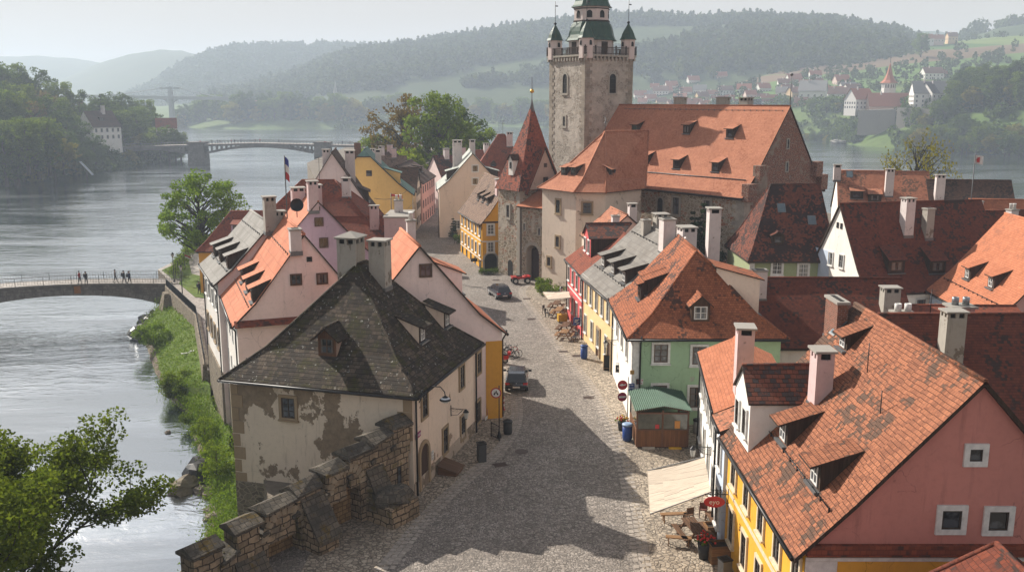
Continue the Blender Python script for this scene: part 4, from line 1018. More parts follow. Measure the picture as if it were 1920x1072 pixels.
mb = MB(); mb.box(-.75,.2, 15.2-3.1, 15.2-1.6, 11.4, 14.6); mb.box(-.75,.2, 15.2-1.7, 15.5, 10.6, 12.6); mb.build('gable_shoulder', S_GABLE, CH.e); mb = MB(); mb.box(-.75,.2,.1,1.4,11.2,13.0); mb.box(-.75,.2,1.3,2.6,12.8,14.6)
mb.build('gable_shoulder', S_GABLE, CH.e)
for u_ in (7.0, 10.5, 17.5): CH.chim(None, 0, 1.3, 1.1, 'slab' if u_ < 8 else 'plain', CHIM_G, where=(u_, 6.6), h=2.3)
CH.line('snow_rail', [('L', .8, 1.1), ('L', 17.0, 1.1)], .05, LEAD); CH.line('snow_rail', [('L', .6, 7.1), ('L', 26.0, 7.1)], .02, LEAD)
mb = MB(); mb.tube([(0,7.6,21.2),(0,7.6,24.6)], .05, 5); mb.ball((0,7.6,24.7), .18, 8, 6); mb.build('lightning_rod', LEAD, CH.e)

# church tower
TW = thing('church_tower', 'tall stone church tower with a green copper onion roof and four corner turrets', 'church tower', (11.0, 133.6, 0), R(33))
# local: front corner faces the camera; square of side 8.2
s2 = 4.1
mb = MB(); mb.box(-s2, s2, -s2, s2, -1, 27.3)
mb.build('wall', S_TOW, TW)
M_TQ = m_flat('tower_quoins', (.36,.31,.25), .9, var=.5, sc=1.0)
for cx, cy in ((-s2,-s2), (s2,-s2), (-s2,s2)):
    mb = MB()
    for k in range(44):
        zz = 6.0 + k*.48
        l1, l2 = (.75, 1.15) if k % 2 else (1.15, .75); sx, sy = (1 if cx < 0 else -1), (1 if cy < 0 else -1)
        x0, x1 = sorted((cx - sx*.05, cx + sx*l1)); y0, y1 = sorted((cy - sy*.05, cy + sy*l2))
        if cy < 0: mb.box(x0, x1, cy-.05, cy-.001, zz, zz+.46)
        if cx < 0: mb.box(cx-.05, cx-.001, y0+.001, y1, zz, zz+.46)
    mb.build('corner_stones', M_TQ, TW)
put_window(TW, 'arch', 1.15, 2.6, (.6, -s2, 24.0), 0); put_window(TW, 'arch', 1.0, 2.6, (-s2, .4, 24.0), -math.pi/2); put_window(TW, 'stoneg', .5, 1.3, (-s2, .5, 18.9), -math.pi/2)
go = .28; Z_ = lambda z: 28 + (z-28)*.64
mb = MB(); mb.box(-s2-go-.06, s2+go+.06, -s2-go-.06, s2+go+.06, 27.55, 27.8)
for k in range(14):
    x = -s2 - .1 + k*(2*s2+.2)/13
    for (p0, p1, q0, q1) in ((x-.12,x+.12,-s2-go,-s2-.02), (-s2-go,-s2-.02,x-.12,x+.12), (s2+.02,s2+go,x-.12,x+.12)): mb.box(p0,p1,q0,q1,27.0,27.55)
mb.build('gallery_floor', STONE_G, TW)
mb = MB()
for sg in (-1, 1):
    for h_ in (27.95, 28.75):
        mb.bar((-s2-go, sg*(s2+go), h_), (s2+go, sg*(s2+go), h_), .06, .08); mb.bar((sg*(s2+go), -s2-go, h_), (sg*(s2+go), s2+go, h_), .06, .08)
    for k in range(41):
        x = -s2-go + k*(2*s2+2*go)/40; w_ = .14 if k % 8 == 0 else .04
        mb.box(x-w_/2,x+w_/2,sg*(s2+go)-w_/2,sg*(s2+go)+w_/2,27.8,28.8+(.2 if k % 8 == 0 else 0)); mb.box(sg*(s2+go)-w_/2,sg*(s2+go)+w_/2,x-w_/2,x+w_/2,27.801,28.799)
mb.build('railing', DARKWOOD, TW)
P_TUR = m_plaster('turret_render', (.66,.56,.52), (.35,.28,.25), .4, crack=False)
COP = m_tin('verdigris_copper', (.06,.115,.085), (.04,.08,.065), .45, 5.0, .5, patina=(.15,.15,.06))
def oct_(name, prof, mat, extra=()):
    mb = MB(); mb.lathe([(r_, Z_(z)) for r_, z in prof], n=8, sm=False, a0=math.pi/8)
    for p in extra: mb.lathe([(r_, Z_(z)) for r_, z in p], n=8, sm=False, a0=math.pi/8, mi=1)
    return mb.build(name, mat, TW)
oct_('octagon_base', [(3.2,27.6),(3.2,31.0)], P_TUR)
oct_('bell_roof', [(3.75,30.8),(3.45,31.3),(3.25,32.0),(3.15,32.8),(3.0,33.6),(2.8,34.3),(2.5,34.8)], COP)
oct_('lantern', [(2.48,34.75),(2.48,37.9)], [P_TUR, DARKWOOD], ([(2.6,34.7),(2.6,35.0)], [(2.57,37.3),(2.57,37.5)]))
oct_('upper_roof', [(2.95,37.8),(2.65,38.2),(2.4,39.0),(2.25,40.0),(2.0,41.2),(1.4,42.4),(.8,43),(.75,45),(1.0,45.1),(.7,46),(.05,50)], COP)
for k in range(8):
    a = math.pi/4*k; r_ = 2.48*math.cos(math.pi/8)
    put_window(TW, 'archs', .75, 1.0, (r_*math.cos(a)*1.003, r_*math.sin(a)*1.003, Z_(36.25)), a+math.pi/2)
    if k % 2: continue
    mb = MB(); r2_ = 3.2*math.cos(math.pi/8)+.015; mb.poly([(-.55,0,27.9),(.55,0,27.9),(.55,0,29.6),(-.55,0,29.6)]); mb.build('gallery_door', DARKWOOD, TW, (r2_*math.cos(a), r2_*math.sin(a), 0), a+math.pi/2)
for cx, cy in ((-1,-1), (1,-1), (-1,1), (1,1)):
    c_ = (cx*(s2-.5), cy*(s2-.5)); mb = MB(); mb.lathe([(1.0,27.3),(1.0,30.0)], c_, 8, 0, False, math.pi/8); o = mb.build('turret', P_TUR, TW)
    mb = MB(); mb.lathe([(1.22,29.9),(1.0,30.25),(.85,30.7),(.6,31.2),(.25,31.75),(.06,32.1)], c_, 8, 0, False, math.pi/8); mb.build('turret_roof', COP, o)
    mb = MB(); mb.ball((c_[0],c_[1],32.2), .2, 8, 6); mb.tube([(c_[0],c_[1],32.1),(c_[0],c_[1],35.2)], .035, 5); mb.box(c_[0],c_[0]+.45,c_[1]-.01,c_[1]+.01,34.5,34.65); mb.build('weather_vane', BLK, o)
    for k in (0, 2, 4, 6):
        a = math.pi/4*k; r_ = 1.0*math.cos(math.pi/8); put_window(o, 'archs', .4, .65, (c_[0]+r_*math.cos(a)*1.006, c_[1]+r_*math.sin(a)*1.006, 29.3), a+math.pi/2)

# ================================================================== RIGHT ROW
RED = House('red_house', 'narrow raspberry red house with a dark tiled gabled dormer', 'house', 15.6, 85.6, -6, 9.2, 9, -1, 6.2, 9.4, P_RED, R_RED2, ov=.3, gut='L')
RED.row('L', 1.2, 8.2, 4, 4.7, .75, 1.35, 'tall'); RED.row('L', 1.2, 8.2, 4, 1.9, .75, 1.5, 'tall'); RED.band('L', 3.3, .16); RED.pipe('L', .1, 0); RED.pipe('L', 9.0, 0)
RED.gabled(0, 0, 3.6, 1.9, 1.15, 'tall', .8, 1.2, mat=R_SCALE, wm=P_RED, cheek=DARKWOOD, where=('L', 5.0, 1.2), nwin=2)
RED.chim(None, 0, .7, .7, 'plain', CHIM_W, where=(7.6, 4.5), h=1.2)
AX = House('annex_house', 'small orange tiled annex leaning on the bastion behind the red house', 'annex', 15.2, 97.0, -8, 7, 6.5, -1, 7.4, 10.2, S_BAST, R_OR2, ov=.25)
AX.chim(None, 0, .9, .8, 'slab', CHIM_W, where=(1.2, 2.4), h=1.8)
CR = House('cream_house', 'cream yellow house with a grey slab roof and three long dormers', 'house', 18.8, 73.6, -8.2, 12.6, 10.5, -1, 6.3, 10.9, P_CRY, R_SLATE, ov=.35, kick=.12, gut='L')
for x, y in ((1131,497), (1149,511), (1170,527)): CR.shed(x, y+3, 1.25, 1.15, 'dormw', .8, .8, k=.28, wm=DARKWOOD, eo=.4)
CR.row('L', 1.0, 11.4, 6, 4.75, .75, 1.6, 'grey'); CR.row('L', 3.6, 11.4, 4, 1.75, .75, 1.6, 'grey'); CR.band('L', 6.0, .22, .1)
CR.door('L', 2.4, .05, 1.0, 2.3, m_wood('brown_street_door', (.12,.06,.035), .15), STONE_T, arch=False); CR.door('L', 6.3, .05, 1.0, 2.4, m_wood('light_brown_door', (.17,.085,.05), .15), STONE_T, arch=False)
CR.chim((1250,463), 409, 1.25, 1.0, 'plain', CHIM_W); CR.chim((1211,437), 411, .8, .7, 'plain', CHIM_G); CR.chim(None, 0, 1.6, 1.2, 'slab', CHIM_W, where=(3.2, 4.0), h=2.0); CR.chim(None, 0, 1.2, 1.1, 'slab', CHIM_G, where=(8.5, 4.6), h=1.9)
CR.line('snow_rail', [('L', .6, .9), ('L', 12, .9)], .02, BLK); CR.line('snow_rail', [('L', .6, 4.3), ('L', 12, 4.3)], .03, DKG); CR.pipe('L', .05, 0); CR.pipe('L', 12.5, 0)
mb = MB(); mb.prism([(0,-.6),(10.5,-.6),(10.5,6.3),(5.25,11.35),(0,6.3)], 'x', -.42, -.02); mb.build('firewall', CHIM_W, CR.e)

GR = House('mint_green_house', 'mint green corner house with a worn orange hipped roof and brown windows', 'house', 18.2, 61.2, 0, 12.2, 10.0, -1, 6.5, 11.4, P_MINT, R_GREEN, hip=(4.6, None), ov=.45, kick=.28, t=.18, gut='NL', wall_mats={'L': P_WHITE}, nu=6, wav=.05)
GR.winpx('N', 1239, 662, .95, 1.25, 'white'); GR.winpx('N', 1311, 666, .95, 1.25, 'white'); GR.winpx('N', 1306, 744, 1.0, 1.45, 'white'); GR.winpx('N', 1237, 738, .95, 1.25, 'white')
GR.band('N', 6.05, .3, .1); GR.strip('N', 9.55, 10.0, -.5, 6.05, WHITE, .05); GR.strip('L', 0, .45, -.5, 6.05, WHITE, .05); GR.row('L', 3, 9, 3, 4.6, .8, 1.4, 'grey')
GR.gabled(1313, 603, 1.25, 1.2, .55, 'dormw', .9, .9, wm=m_wood('dormer_boards', (.10,.055,.03), .14), eo=.25, oe=.22)
GR.shed(1198, 560, 1.5, 1.25, 'dormb', .9, .8, k=.3, wm=DARKWOOD); 
for dd in (0, 1.9): GR.shed(0, 0, 1.5, 1.1, 'dormb', .9, .7, k=.32, wm=DARKWOOD, where=('L', 6.6+dd, 1.75))
GR.chim(None, 0, 1.15, .9, 'slab', CHIM_W, where=(10.6, 2.6), h=5.0, name='chimney'); GR.pipe('N', 9.5, 0); GR.pipe('L', 11.9, 0)
GR.shed(0, 0, 3.4, 2.5, 'dormb', 1.2, .9, k=.25, wm=P_CREAM, cheek=P_CREAM, where=('R', 4.4, .9))

WT = House('white_house', 'narrow white house with a strip of orange roof beside the big beige awning', 'house', 14.6, 45.15, 7, 11.5, 4.0, -1, 6.4, 7.3, P_WHITE, R_OR, ov=.3, gut='L')
WT.row('L', 1.4, 10.2, 5, 4.6, .8, 1.4, 'grey'); WT.row('L', 1.4, 10.2, 4, 1.9, .9, 1.8, 'grey'); WT.band('L', 3.3, .12); WT.pipe('L', .1, 0); WT.pipe('L', 11.2, 0)
BL = House('blue_house', 'slim pale blue house squeezed between the white house and the orange house', 'house', 14.4, 43.0, 3, 2.1, 4.0, -1, 6.3, 7.2, P_BLUE, R_OR2, ov=.3, gut='L')
BL.win('L', 1.05, 4.5, .75, 1.4, 'tall'); BL.win('L', 1.05, 1.7, .85, 1.9, 'tall')
FR = House('orange_house', 'orange yellow house with a salmon pink gable and a huge stained tile roof', 'house', 22.0, 31.0, 0, 12.0, 11.45, -1, 6.35, 12.5, P_ORY, R_FR, ov=.45, og=.22, kick=.06, t=.2, nu=16, wav=.05, gut='L', wall_mats={'N': P_PINK})
for x, y, w_, h_ in ((1829,852,.45,.45), (1783,973,.7,.72), (1871,975,.7,.72)): FR.winpx('N', x, y, w_, h_, 'white_s')
FR.band('N', 5.95, .42, .2, R_RED2, name='pent_roof'); FR.strip('N', 0, 11.45, -1, 5.9, P_ORY, .03, 'yellow_front'); FR.strip('N', 10.3, 11.45, -1, 5.7, WHITE, .06); FR.band('N', 5.72, .14, .08)
FR.row('L', .8, 10.6, 5, 4.75, .8, 1.55, 'orangew'); FR.row('L', .8, 10.6, 5, 1.9, .8, 1.6, 'orangew'); FR.band('L', 3.25, .17, .05, m_flat('cream_band', (.66,.55,.40), .8))
FR.shed(1468, 828, 1.15, 1.05, 'dormw', .75, .8, k=.3, wm=DARKWOOD, eo=.45); FR.shed(1527, 910, 1.2, 1.1, 'dormw', .75, .85, k=.3, wm=DARKWOOD, eo=.45); FR.shed(1580, 653, 1.0, .7, 'dormw', .6, .5, k=.35, wm=DARKWOOD)
FR.gabled(0, 0, 2.7, 2.4, 1.25, 'tall', .6, 1.2, mat=R_SCALE, wm=P_WHITE, where=('L', 10.0, .05), nwin=2, eo=.12)
FR.chim((1537,742), 652, .95, .75, 'slab', CHIM_P); FR.skylight(1573, 614, .5, .8); FR.line('lightning_wire', [('L', .6, .95), ('L', 11.2, .95)], .025, BLK)
FR.chim(None, 0, 1.7, .5, 'plain', BRICKRED, where=(12.2, 6.6), h=1.2); WT.chim(None, 0, 1.15, .85, 'slab', CHIM_P, where=(1.6, 2.7), h=3.5)
for u_, d_, h_ in ((3.2, 3.6, .9), (6.3, 4.2, 1.3), (8.2, 3.0, 1.1)):
    x_, y_ = FR.dloc('L', u_, d_); m_ = MB(); z_ = FR.zroof(x_, y_); m_.tube([(x_,y_,z_-.1),(x_,y_,z_+h_)], .02, 5); m_.build('antenna_rod', BLK, FR.e)
NB = House('dark_roofed_house', 'dark red tiled roof in the bottom corner below the salmon pink gable', 'house', 19.2, 19.5, 3, 9.3, 8.4, -1, 4.6, 8.15, P_PINK, R_RED, hip=(None, 1.5), ov=.3)
m_ = MB(); m_.tube([(7.2,2.8,6.6),(7.2,2.8,10.0)], .02, 5); m_.build('antenna_rod', BLK, NB.e)
LR = House('long_red_house', 'long house under a plain dark red roof behind the mint green house', 'house', 17.4, 66.2, 91, 12.3, 9, -1, 4.4, 8.5, P_WHITE, R_RED, ov=.3)
LR.chim((1423,552), 505, .95, .8, 'plain', CHIM_W); LR.chim(None, 0, 1.2, 1.0, 'slab', CHIM_G, where=(10.8, 2.2), h=1.9)
DR = House('dark_red_house', 'house under a plain dark red roof behind the ridge of the orange house', 'house', 22.6, 50.5, 90, 16, 10.5, -1, 3.6, 9.1, P_WHITE, R_RED, ov=.3)
DR.chim((1781,665), 580, 1.15, 1.0, 'slab', CHIM_G)
GD = House('sage_green_house', 'sage green house with a soot blackened red roof under the church gable', 'house', 23.6, 91.3, 90, 8.6, 9.6, -1, 6.7, 13.4, P_OLIV, R_BLACK, hip=(3.0, 0.6), ov=.4, kick=.15)
GD.winpx('R', 1457, 502, 1.0, 1.3, 'whitew'); GD.winpx('R', 1506, 507, 1.0, 1.3, 'whitew'); GD.gabled(1458, 458, 1.2, .9, .3, 'dark', .7, .6); GD.skylight(1465, 390, .7, .9); GD.skylight(1522, 413, .7, .9); GD.strip('R', 0, .5, -1, 6.4, WHITE, .04)
GD.band('R', 6.2, .3, .1)
BR = House('big_red_roofed_house', 'white gabled house with a sweeping dark red roof and tall white chimneys', 'house', 32.2, 83.0, 78, 15, 10.4, -1, 5.0, 12.3, P_WHITE, R_RED, ov=.35, kick=.2, t=.2)
BR.shed(1680, 512, 1.7, 1.35, 'dormb', 1.1, .8, k=.4, wm=DARKWOOD); BR.shed(1757, 512, 1.7, 1.3, 'dormb', 1.1, .8, k=.4, wm=DARKWOOD)
BR.chim((1699,430), 370, .95, .95, 'slab', CHIM_W); BR.chim((1738,437), 390, .8, .8, 'plain', CHIM_G); BR.chim((1638,380), 366, 1.1, .8, 'plain', CHIM_W, where=(3.8, 6.2), h=1.2)
for x, y, w_, h_ in ((1571,422,.35,.55), (1578,424,.35,.55), (1578,490,.7,1.2), (1558,485,.7,1.2)): BR.winpx('N', x, y, w_, h_, 'dark' if w_ < .5 else 'grey')
BR.row('R', 2, 13, 4, 3.2, .9, 1.3, 'white'); BR.strip('N', 6.5, 10.4, -1, 7.5, P_BLUE, .04, 'blue_side')
BR2 = House('red_roofed_annex', 'lower dark red roofed annex beside the sweeping red roof', 'annex', 46.9, 86.1, 78, 12, 10.2, -1, 5.0, 11.2, P_WHITE, R_RED, ov=.3, kick=.2)
BR2.chim((1895,425), 392, .8, .8, 'pots', CHIM_W)
RO = House('pink_gabled_house', 'house with a bright orange roof and a dusky pink gable at the right edge', 'house', 49.5, 70.2, 4, 13.0, 12, -1, 5.1, 11.9, P_PKROW, R_OR, ov=.4, kick=.2, gut='L', wall_mats={'L': P_BLUE})
RO.shed(1813, 523, 1.2, 1.1, 'dormw', .7, .8, k=.3, wm=DARKWOOD); RO.shed(1857, 540, 1.2, 1.1, 'dormw', .7, .8, k=.3, wm=DARKWOOD); RO.line('snow_rail', [('L', .6, .9), ('L', 12.4, .9)], .03, BLK); RO.row('L', 2, 11, 3, 3.2, .9, 1.3, 'farsur')
BO = House('orange_roofed_house', 'long house with a weathered orange roof near the bare riverside tree', 'house', 42.6, 121.0, 103, 11.2, 9.4, -3, 7.6, 12.6, P_WHITE, R_OR2, ov=.3)
BO.chim((1569,333), 308, .9, .8, 'slab', CHIM_W); BO.chim((1666,362), 316, 1.0, .9, 'slab', CHIM_W); BO.shed(1606, 372, 1.6, 1.0, 'dark', 1.0, .7, k=.3); BO.shed(1640, 378, 1.6, 1.0, 'dark', 1.0, .7, k=.3); BO.skylight(1593, 327)
BB = House('brown_roofed_house', 'house with a dark brown shingle roof below the white flag', 'house', 53.4, 117.6, 100, 10, 9, -3, 6.6, 11.7, P_PINKW, R_DKBR, ov=.3)
BB.chim((1760,372), 327, 1.1, .9, 'slab', CHIM_W); BB.shed(0, 0, 1.8, 1.0, 'dark', 1.0, .6, where=('R', 2.5, 1.2)); BB.shed(0, 0, 1.8, 1.0, 'dark', 1.0, .6, where=('R', 5.8, 1.2))
SO = House('small_orange_roofed_house', 'small house with a clean orange roof right of the brown roof', 'house', 50.8, 101.2, 99, 7.2, 6.4, -3, 7.6, 11.0, P_WHITE, R_OR, ov=.25)
SO.chim((1811,395), 383, 1.4, 1.0, 'plain', CHIM_W, where=(.2, 2.0), h=1.2); SO.chim(None, 0, .6, .6, 'plain', CHIM_W, where=(6.6, 3.4), h=1.2)
EX = House('edge_house', 'red roofed house at the right edge by the river', 'house', 62, 108, 95, 12, 8, -3, 6.2, 9.6, P_WHITE, R_RED2, ov=.3)
# white back yard with two chimney stacks
YB = House('courtyard_house', 'low white courtyard house between the dark red roofs', 'house', 29.5, 66.5, 92, 8.5, 6, -1, 5.6, 6.6, P_WHITE, R_RED2, ov=.25)
YB.win('R', 3.2, 4.1, .9, 1.5, 'farsur'); YB.win('R', 1.0, 4.1, .9, 1.5, 'farsur')
mb = MB(); mb.box(-.6,.6,-.5,.5,-4,.0,0); 
SK = thing('chimney_stack', 'pale pink chimney stack with two white pots beside the low courtyard house', 'chimney', D(1692, 590, 64))
mb = MB(); mb.box(-.6,.6,-.5,.5,-8,.1,0); mb.box(-.75,.75,-.65,.65,.1,.25,1); mb.build('stack', [CHIM_P, SLAB], SK)
for sx in (-.35, .35): mb = MB(); mb.lathe([(.24,.25),(.24,.8),(.2,.82),(.2,.4)], (sx, 0), 12); mb.build('pot', WHITE, SK)
SK2 = thing('chimney_stack', 'grey stone chimney stack with two metal pots below the bright orange roof', 'chimney', D(1800, 578, 60))
mb = MB(); mb.box(-.7,.7,-.6,.6,-8,.1,0); mb.box(-.85,.85,-.75,.75,.1,.25,1); mb.build('stack', [CHIM_P, SLAB], SK2)
for sx in (-.35, .35): mb = MB(); mb.lathe([(.22,.25),(.22,.75),(.18,.77),(.18,.4)], (sx, 0), 12); mb.build('pot', ZINC, SK2)
# ------------------------------------------------------------------ ground, river and banks
rng = np.random.default_rng(11)
M_WATER = m_water('river_water')
M_GRASS = m_ground('bank_grass', (.085,.14,.022), (.13,.18,.035), (.07,.075,.025), .35)
M_SOIL = m_rubble('bank_stones', (.22,.18,.13), (.11,.09,.07), (.10,.08,.055), 1.8)
M_YARD = m_ground('yard_ground', (.22,.19,.155), (.17,.145,.115), (.13,.11,.09), .3)
M_PATH = m_cobble('path_paving', (.36,.31,.27), (.27,.235,.205), (.18,.16,.14), 2.4)
M_STREET = m_cobble('street_cobbles', (.395,.345,.30), (.22,.193,.168), (.095,.083,.072), 6.6)
M_PAVE = m_cobble('pavement_cobbles', (.50,.42,.325), (.30,.25,.195), (.11,.092,.072), 4.4)
M_KERB = m_ashlar('kerb_stones', (.42,.36,.30), (.30,.26,.215), .4, .2, (.14,.12,.1))
mb = MB(); mb.poly([(-2600,-110,-8),(2600,-110,-8),(2600,3300,-8),(-2600,3300,-8)]); tag(mb.build('river', M_WATER), kind='structure')
def slab(name, pts, z, zb, mats, kind='structure'):
    mb = MB(); mb.poly([(x,y,z) for x,y in pts]); n = len(pts)
    for i in range(n):
        p, q = pts[i], pts[(i+1)%n]; mb.poly([(p[0],p[1],zb),(q[0],q[1],zb),(q[0],q[1],z),(p[0],p[1],z)], 1)
    return tag(mb.build(name, mats), kind=kind)
slab('ground', [(-5,-60),(98,-60),(100,60),(92,110),(74,150),(60,190),(30,232),(-5,300),(-20,460),(-78,460),(-72,330),(-46,225),(-44,180),(-40,150),(-30,140),(-26,108),(-20,95),(-24,86),(-19.5,77.5),(-13,62),(-15.5,54),(-12.5,46),(-13,36)], -.06, -9.5, [M_YARD, S_RIV])
slab('riverside_path', [(-29.2,86.2),(-20,92),(-24,108),(-29,140),(-40,150),(-44,182),(-54,170),(-54,140),(-48.2,129.5),(-47.2,125.3),(-37.4,108)], -3.5, -9.5, [M_PATH, S_RIV])
slab('lawn', [(-41.5,119.6),(-37.2,117.6),(-36.5,121.9),(-41,122),(-42,131),(-47.5,136),(-52.8,150),(-53,139),(-47,129)], -3.42, -3.6, [M_GRASS, M_GRASS])
mb = MB(); mb.poly([(-24,18,0),(27,18,0),(27,64,0),(14,100,0),(6,130,0),(6,190,0),(-24,190,0),(-24,150,0),(-10,118,0),(-8,80,0),(-9,62,0),(-12.4,47,0),(-12.9,36,0)]); tag(mb.build('street', M_STREET), kind='structure')
kr = [G(*p).xy for p in ((1212,1100),(1203,1050),(1188,960),(1166,862),(1135,775),(1105,722),(1068,675),(1032,630),(1004,590),(985,562),(979,545),(992,531))]
kl = [G(*p).xy for p in ((700,1100),(745,1035),(812,955),(880,893),(938,842),(966,795),(968,752),(957,700),(940,650))]
def resample(P, st):
    out = [P[0].copy()]; 
    # Catmull-Rom smoothing
    S = []
    for i in range(len(P)-1):
        p0, p1, p2, p3 = P[max(0,i-1)], P[i], P[i+1], P[min(len(P)-1,i+2)]
        for k in range(12):
            t = k/12; S.append(.5*((2*p1)+(p2-p0)*t+(2*p0-5*p1+4*p2-p3)*t*t+(3*p1-p0-3*p2+p3)*t**3))
    S.append(P[-1]); acc = 0
    for a, b in zip(S, S[1:]):
        acc += (b-a).length
        if acc >= st: out.append(b.copy()); acc = 0
    return out
kr_s, kl_s = resample(kr, .33), resample(kl, .33)
mb = MB(); mb.poly([(p.x,p.y,.004) for p in kr_s[::3]] + [(4,113,.004),(16,113,.004),(18,80,.004),(24,60,.004),(24,30,.004)]); tag(mb.build('pavement', M_PAVE), kind='structure')
mb = MB(); mb.poly([(p.x,p.y,.004) for p in kl_s[::3]][::-1] + [(-10,36,.004),(-10,46,.004),(-7,55,.004),(-3,62,.004)]); tag(mb.build('pavement', M_PAVE), kind='structure')
for P, sg in ((kr_s, 1), (kl_s, -1)):
    mb = MB(); rr = random.Random(3)
    for a, b in zip(P, P[1:]):
        d = (b-a).normalized(); n = Vector((d.y, -d.x)); c = (a+b)/2
        for k, o in enumerate((-.30, 0.0, .30)):
            q = c + n*o + d*(.11*k); mb.obox((q.x, q.y, -.006), .33, .255, .04, (rr.uniform(-.012,.012), rr.uniform(-.012,.012), math.atan2(d.y, d.x)+rr.uniform(-.04,.04)))
    tag(mb.build('kerb_stones', m_flat('worn_kerb', (.40,.35,.30), .8, var=.5, sc=2.5) if sg > 0 else bpy.data.materials['worn_kerb']), kind='structure')

# grass bank below the river wall
W_ = [(-47.6,126.3),(-37.8,108.2),(-30.0,87.4),(-25.3,77.2),(-20.8,66.7),(-17.4,57.5),(-16.8,50.6),(-14,44),(-14.5,36),(-16,26)]
wl = [G(*p, -8.0).xy for p in ((262,612),(276,662),(298,722),(343,762),(369,830),(384,895),(398,955),(372,1010),(335,1072),(300,1160))]
wt = [Vector(p) for p in W_]
def interp(P, t):
    x = t*(len(P)-1); i = min(int(x), len(P)-2); return P[i].lerp(P[i+1], x-i)
mb = MB(); NU, NV = 90, 14; grid = []
bank_pts = []
for i in range(NU+1):
    t = i/NU; a, b = interp(wt, t), interp(wl, t); row = []
    for j in range(NV+1):
        s_ = -.06 + j/NV*1.16; p = a.lerp(b, s_)
        top = -5.6 + (.9 if t < .25 else 0) - 1.0*max(0, t-.55)
        z = top + (-8.05-top)*(max(0, min(1.1, s_)))**1.25
        z += .28*noise.noise((p.x*.35, p.y*.35, 1.0)) + .12*noise.noise((p.x*1.3, p.y*1.3, 4.0))
        if s_ > 1: z -= 1.0*(s_-1)*6
        row.append((p.x + .5*noise.noise((p.x*.3, p.y*.3, 9)), p.y, z))
        if .02 < s_ < .82: bank_pts.append(row[-1])
    grid.append(row)
for i in range(NU):
    for j in range(NV): mb.poly([grid[i][j], grid[i][j+1], grid[i+1][j+1], grid[i+1][j]][::-1], 1 if j >= 11 else 0, True)
tag(mb.build('river_bank', [M_GRASS, M_SOIL]), kind='structure')
def blades(name, pts, n, h, mat, spread=.5):
    P = np.array(pts)[rng.integers(0, len(pts), n)] + rng.normal(0, 1, (n,3))*[spread, spread, .03]
    ang = rng.uniform(0, 6.283, n); hh = h*rng.uniform(.4, 1.3, n); wd = .05+.05*rng.random(n)
    lean = rng.normal(0, .35, (n,2))
    V = np.empty((n,3,3)); V[:,0] = P - np.c_[np.cos(ang)*wd, np.sin(ang)*wd, np.zeros(n)]; V[:,1] = P + np.c_[np.cos(ang)*wd, np.sin(ang)*wd, np.zeros(n)]
    V[:,2] = P + np.c_[lean[:,0]*hh, lean[:,1]*hh, hh]
    return np_mesh(name, V.reshape(-1,3), np.arange(n*3).reshape(-1,3), mat)
M_BLADE = m_leaf('grass_blades', (.09,.165,.022), (.15,.225,.04), .35)
tag(link('grass', blades('grass', bank_pts, 34000, .17, M_BLADE)), kind='stuff')

RW = thing('river_wall', 'rubble retaining wall with an iron railing leading from the bridge along the river', 'wall', (0,0,0))
mb = MB(); wp = [(-48.3,128.8),(-47.3,125.2),(-37.5,108),(-29.7,87.0)]
for (a, b) in zip(wp, wp[1:]):
    a, b = Vector(a), Vector(b); d = (b-a).normalized(); n = Vector((d.y,-d.x)); n = -n if n.x > 0 else n
    q = [a+n*.7, b+n*.7, b-n*.4, a-n*.4]; top = [a+n*.18, b+n*.18, b-n*.4, a-n*.4]
    mb.add([(p.x,p.y,-9) for p in q]+[(p.x,p.y,-3.15) for p in top], [(0,1,5,4),(1,2,6,5),(2,3,7,6),(3,0,4,7),(4,5,6,7)])
a = Vector((-46.2,123.0)); mb.add([(-48.6,122.8,-9),(-46.6,119.6,-9),(-45.0,120.6,-9),(-46.6,123.6,-9),(-46.9,122.6,-3.4),(-46.1,121.2,-3.4),(-45.6,121.5,-3.4),(-46.4,122.9,-3.4)], [(0,1,5,4),(1,2,6,5),(2,3,7,6),(3,0,4,7),(4,5,6,7)])
mb.build('masonry', S_RIV, RW)
def railing(path, z, h, st, parent, name='railing', rails=(1.0,), mat=None, r=.025, thin=.12):
    mb = MB()
    for (a, b) in zip(path, path[1:]):
        a, b = Vector(a), Vector(b); L_ = (b-a).length; n = max(1, int(L_/st))
        za, zb = (z, z) if not isinstance(z, dict) else (z[tuple(a)], z[tuple(b)])
        for k in range(n+1):
            p = a.lerp(b, k/n); zz = za+(zb-za)*k/n; mb.box(p.x-r*1.3,p.x+r*1.3,p.y-r*1.3,p.y+r*1.3,zz,zz+h)
        for f in rails: mb.bar((a.x,a.y,za+h*f), (b.x,b.y,zb+h*f), r*1.8, r*1.8)
        if thin:
            m_ = int(L_/thin)
            for k in range(m_): p = a.lerp(b, k/m_); zz = za+(zb-za)*k/m_; mb.box(p.x-.012,p.x+.012,p.y-.012,p.y+.012,zz+.08,zz+h)
    return mb.build(name, mat or BLK, parent)
railing(wp[1:], -3.15, 1.05, 2.0, RW, rails=(.1, 1.0))

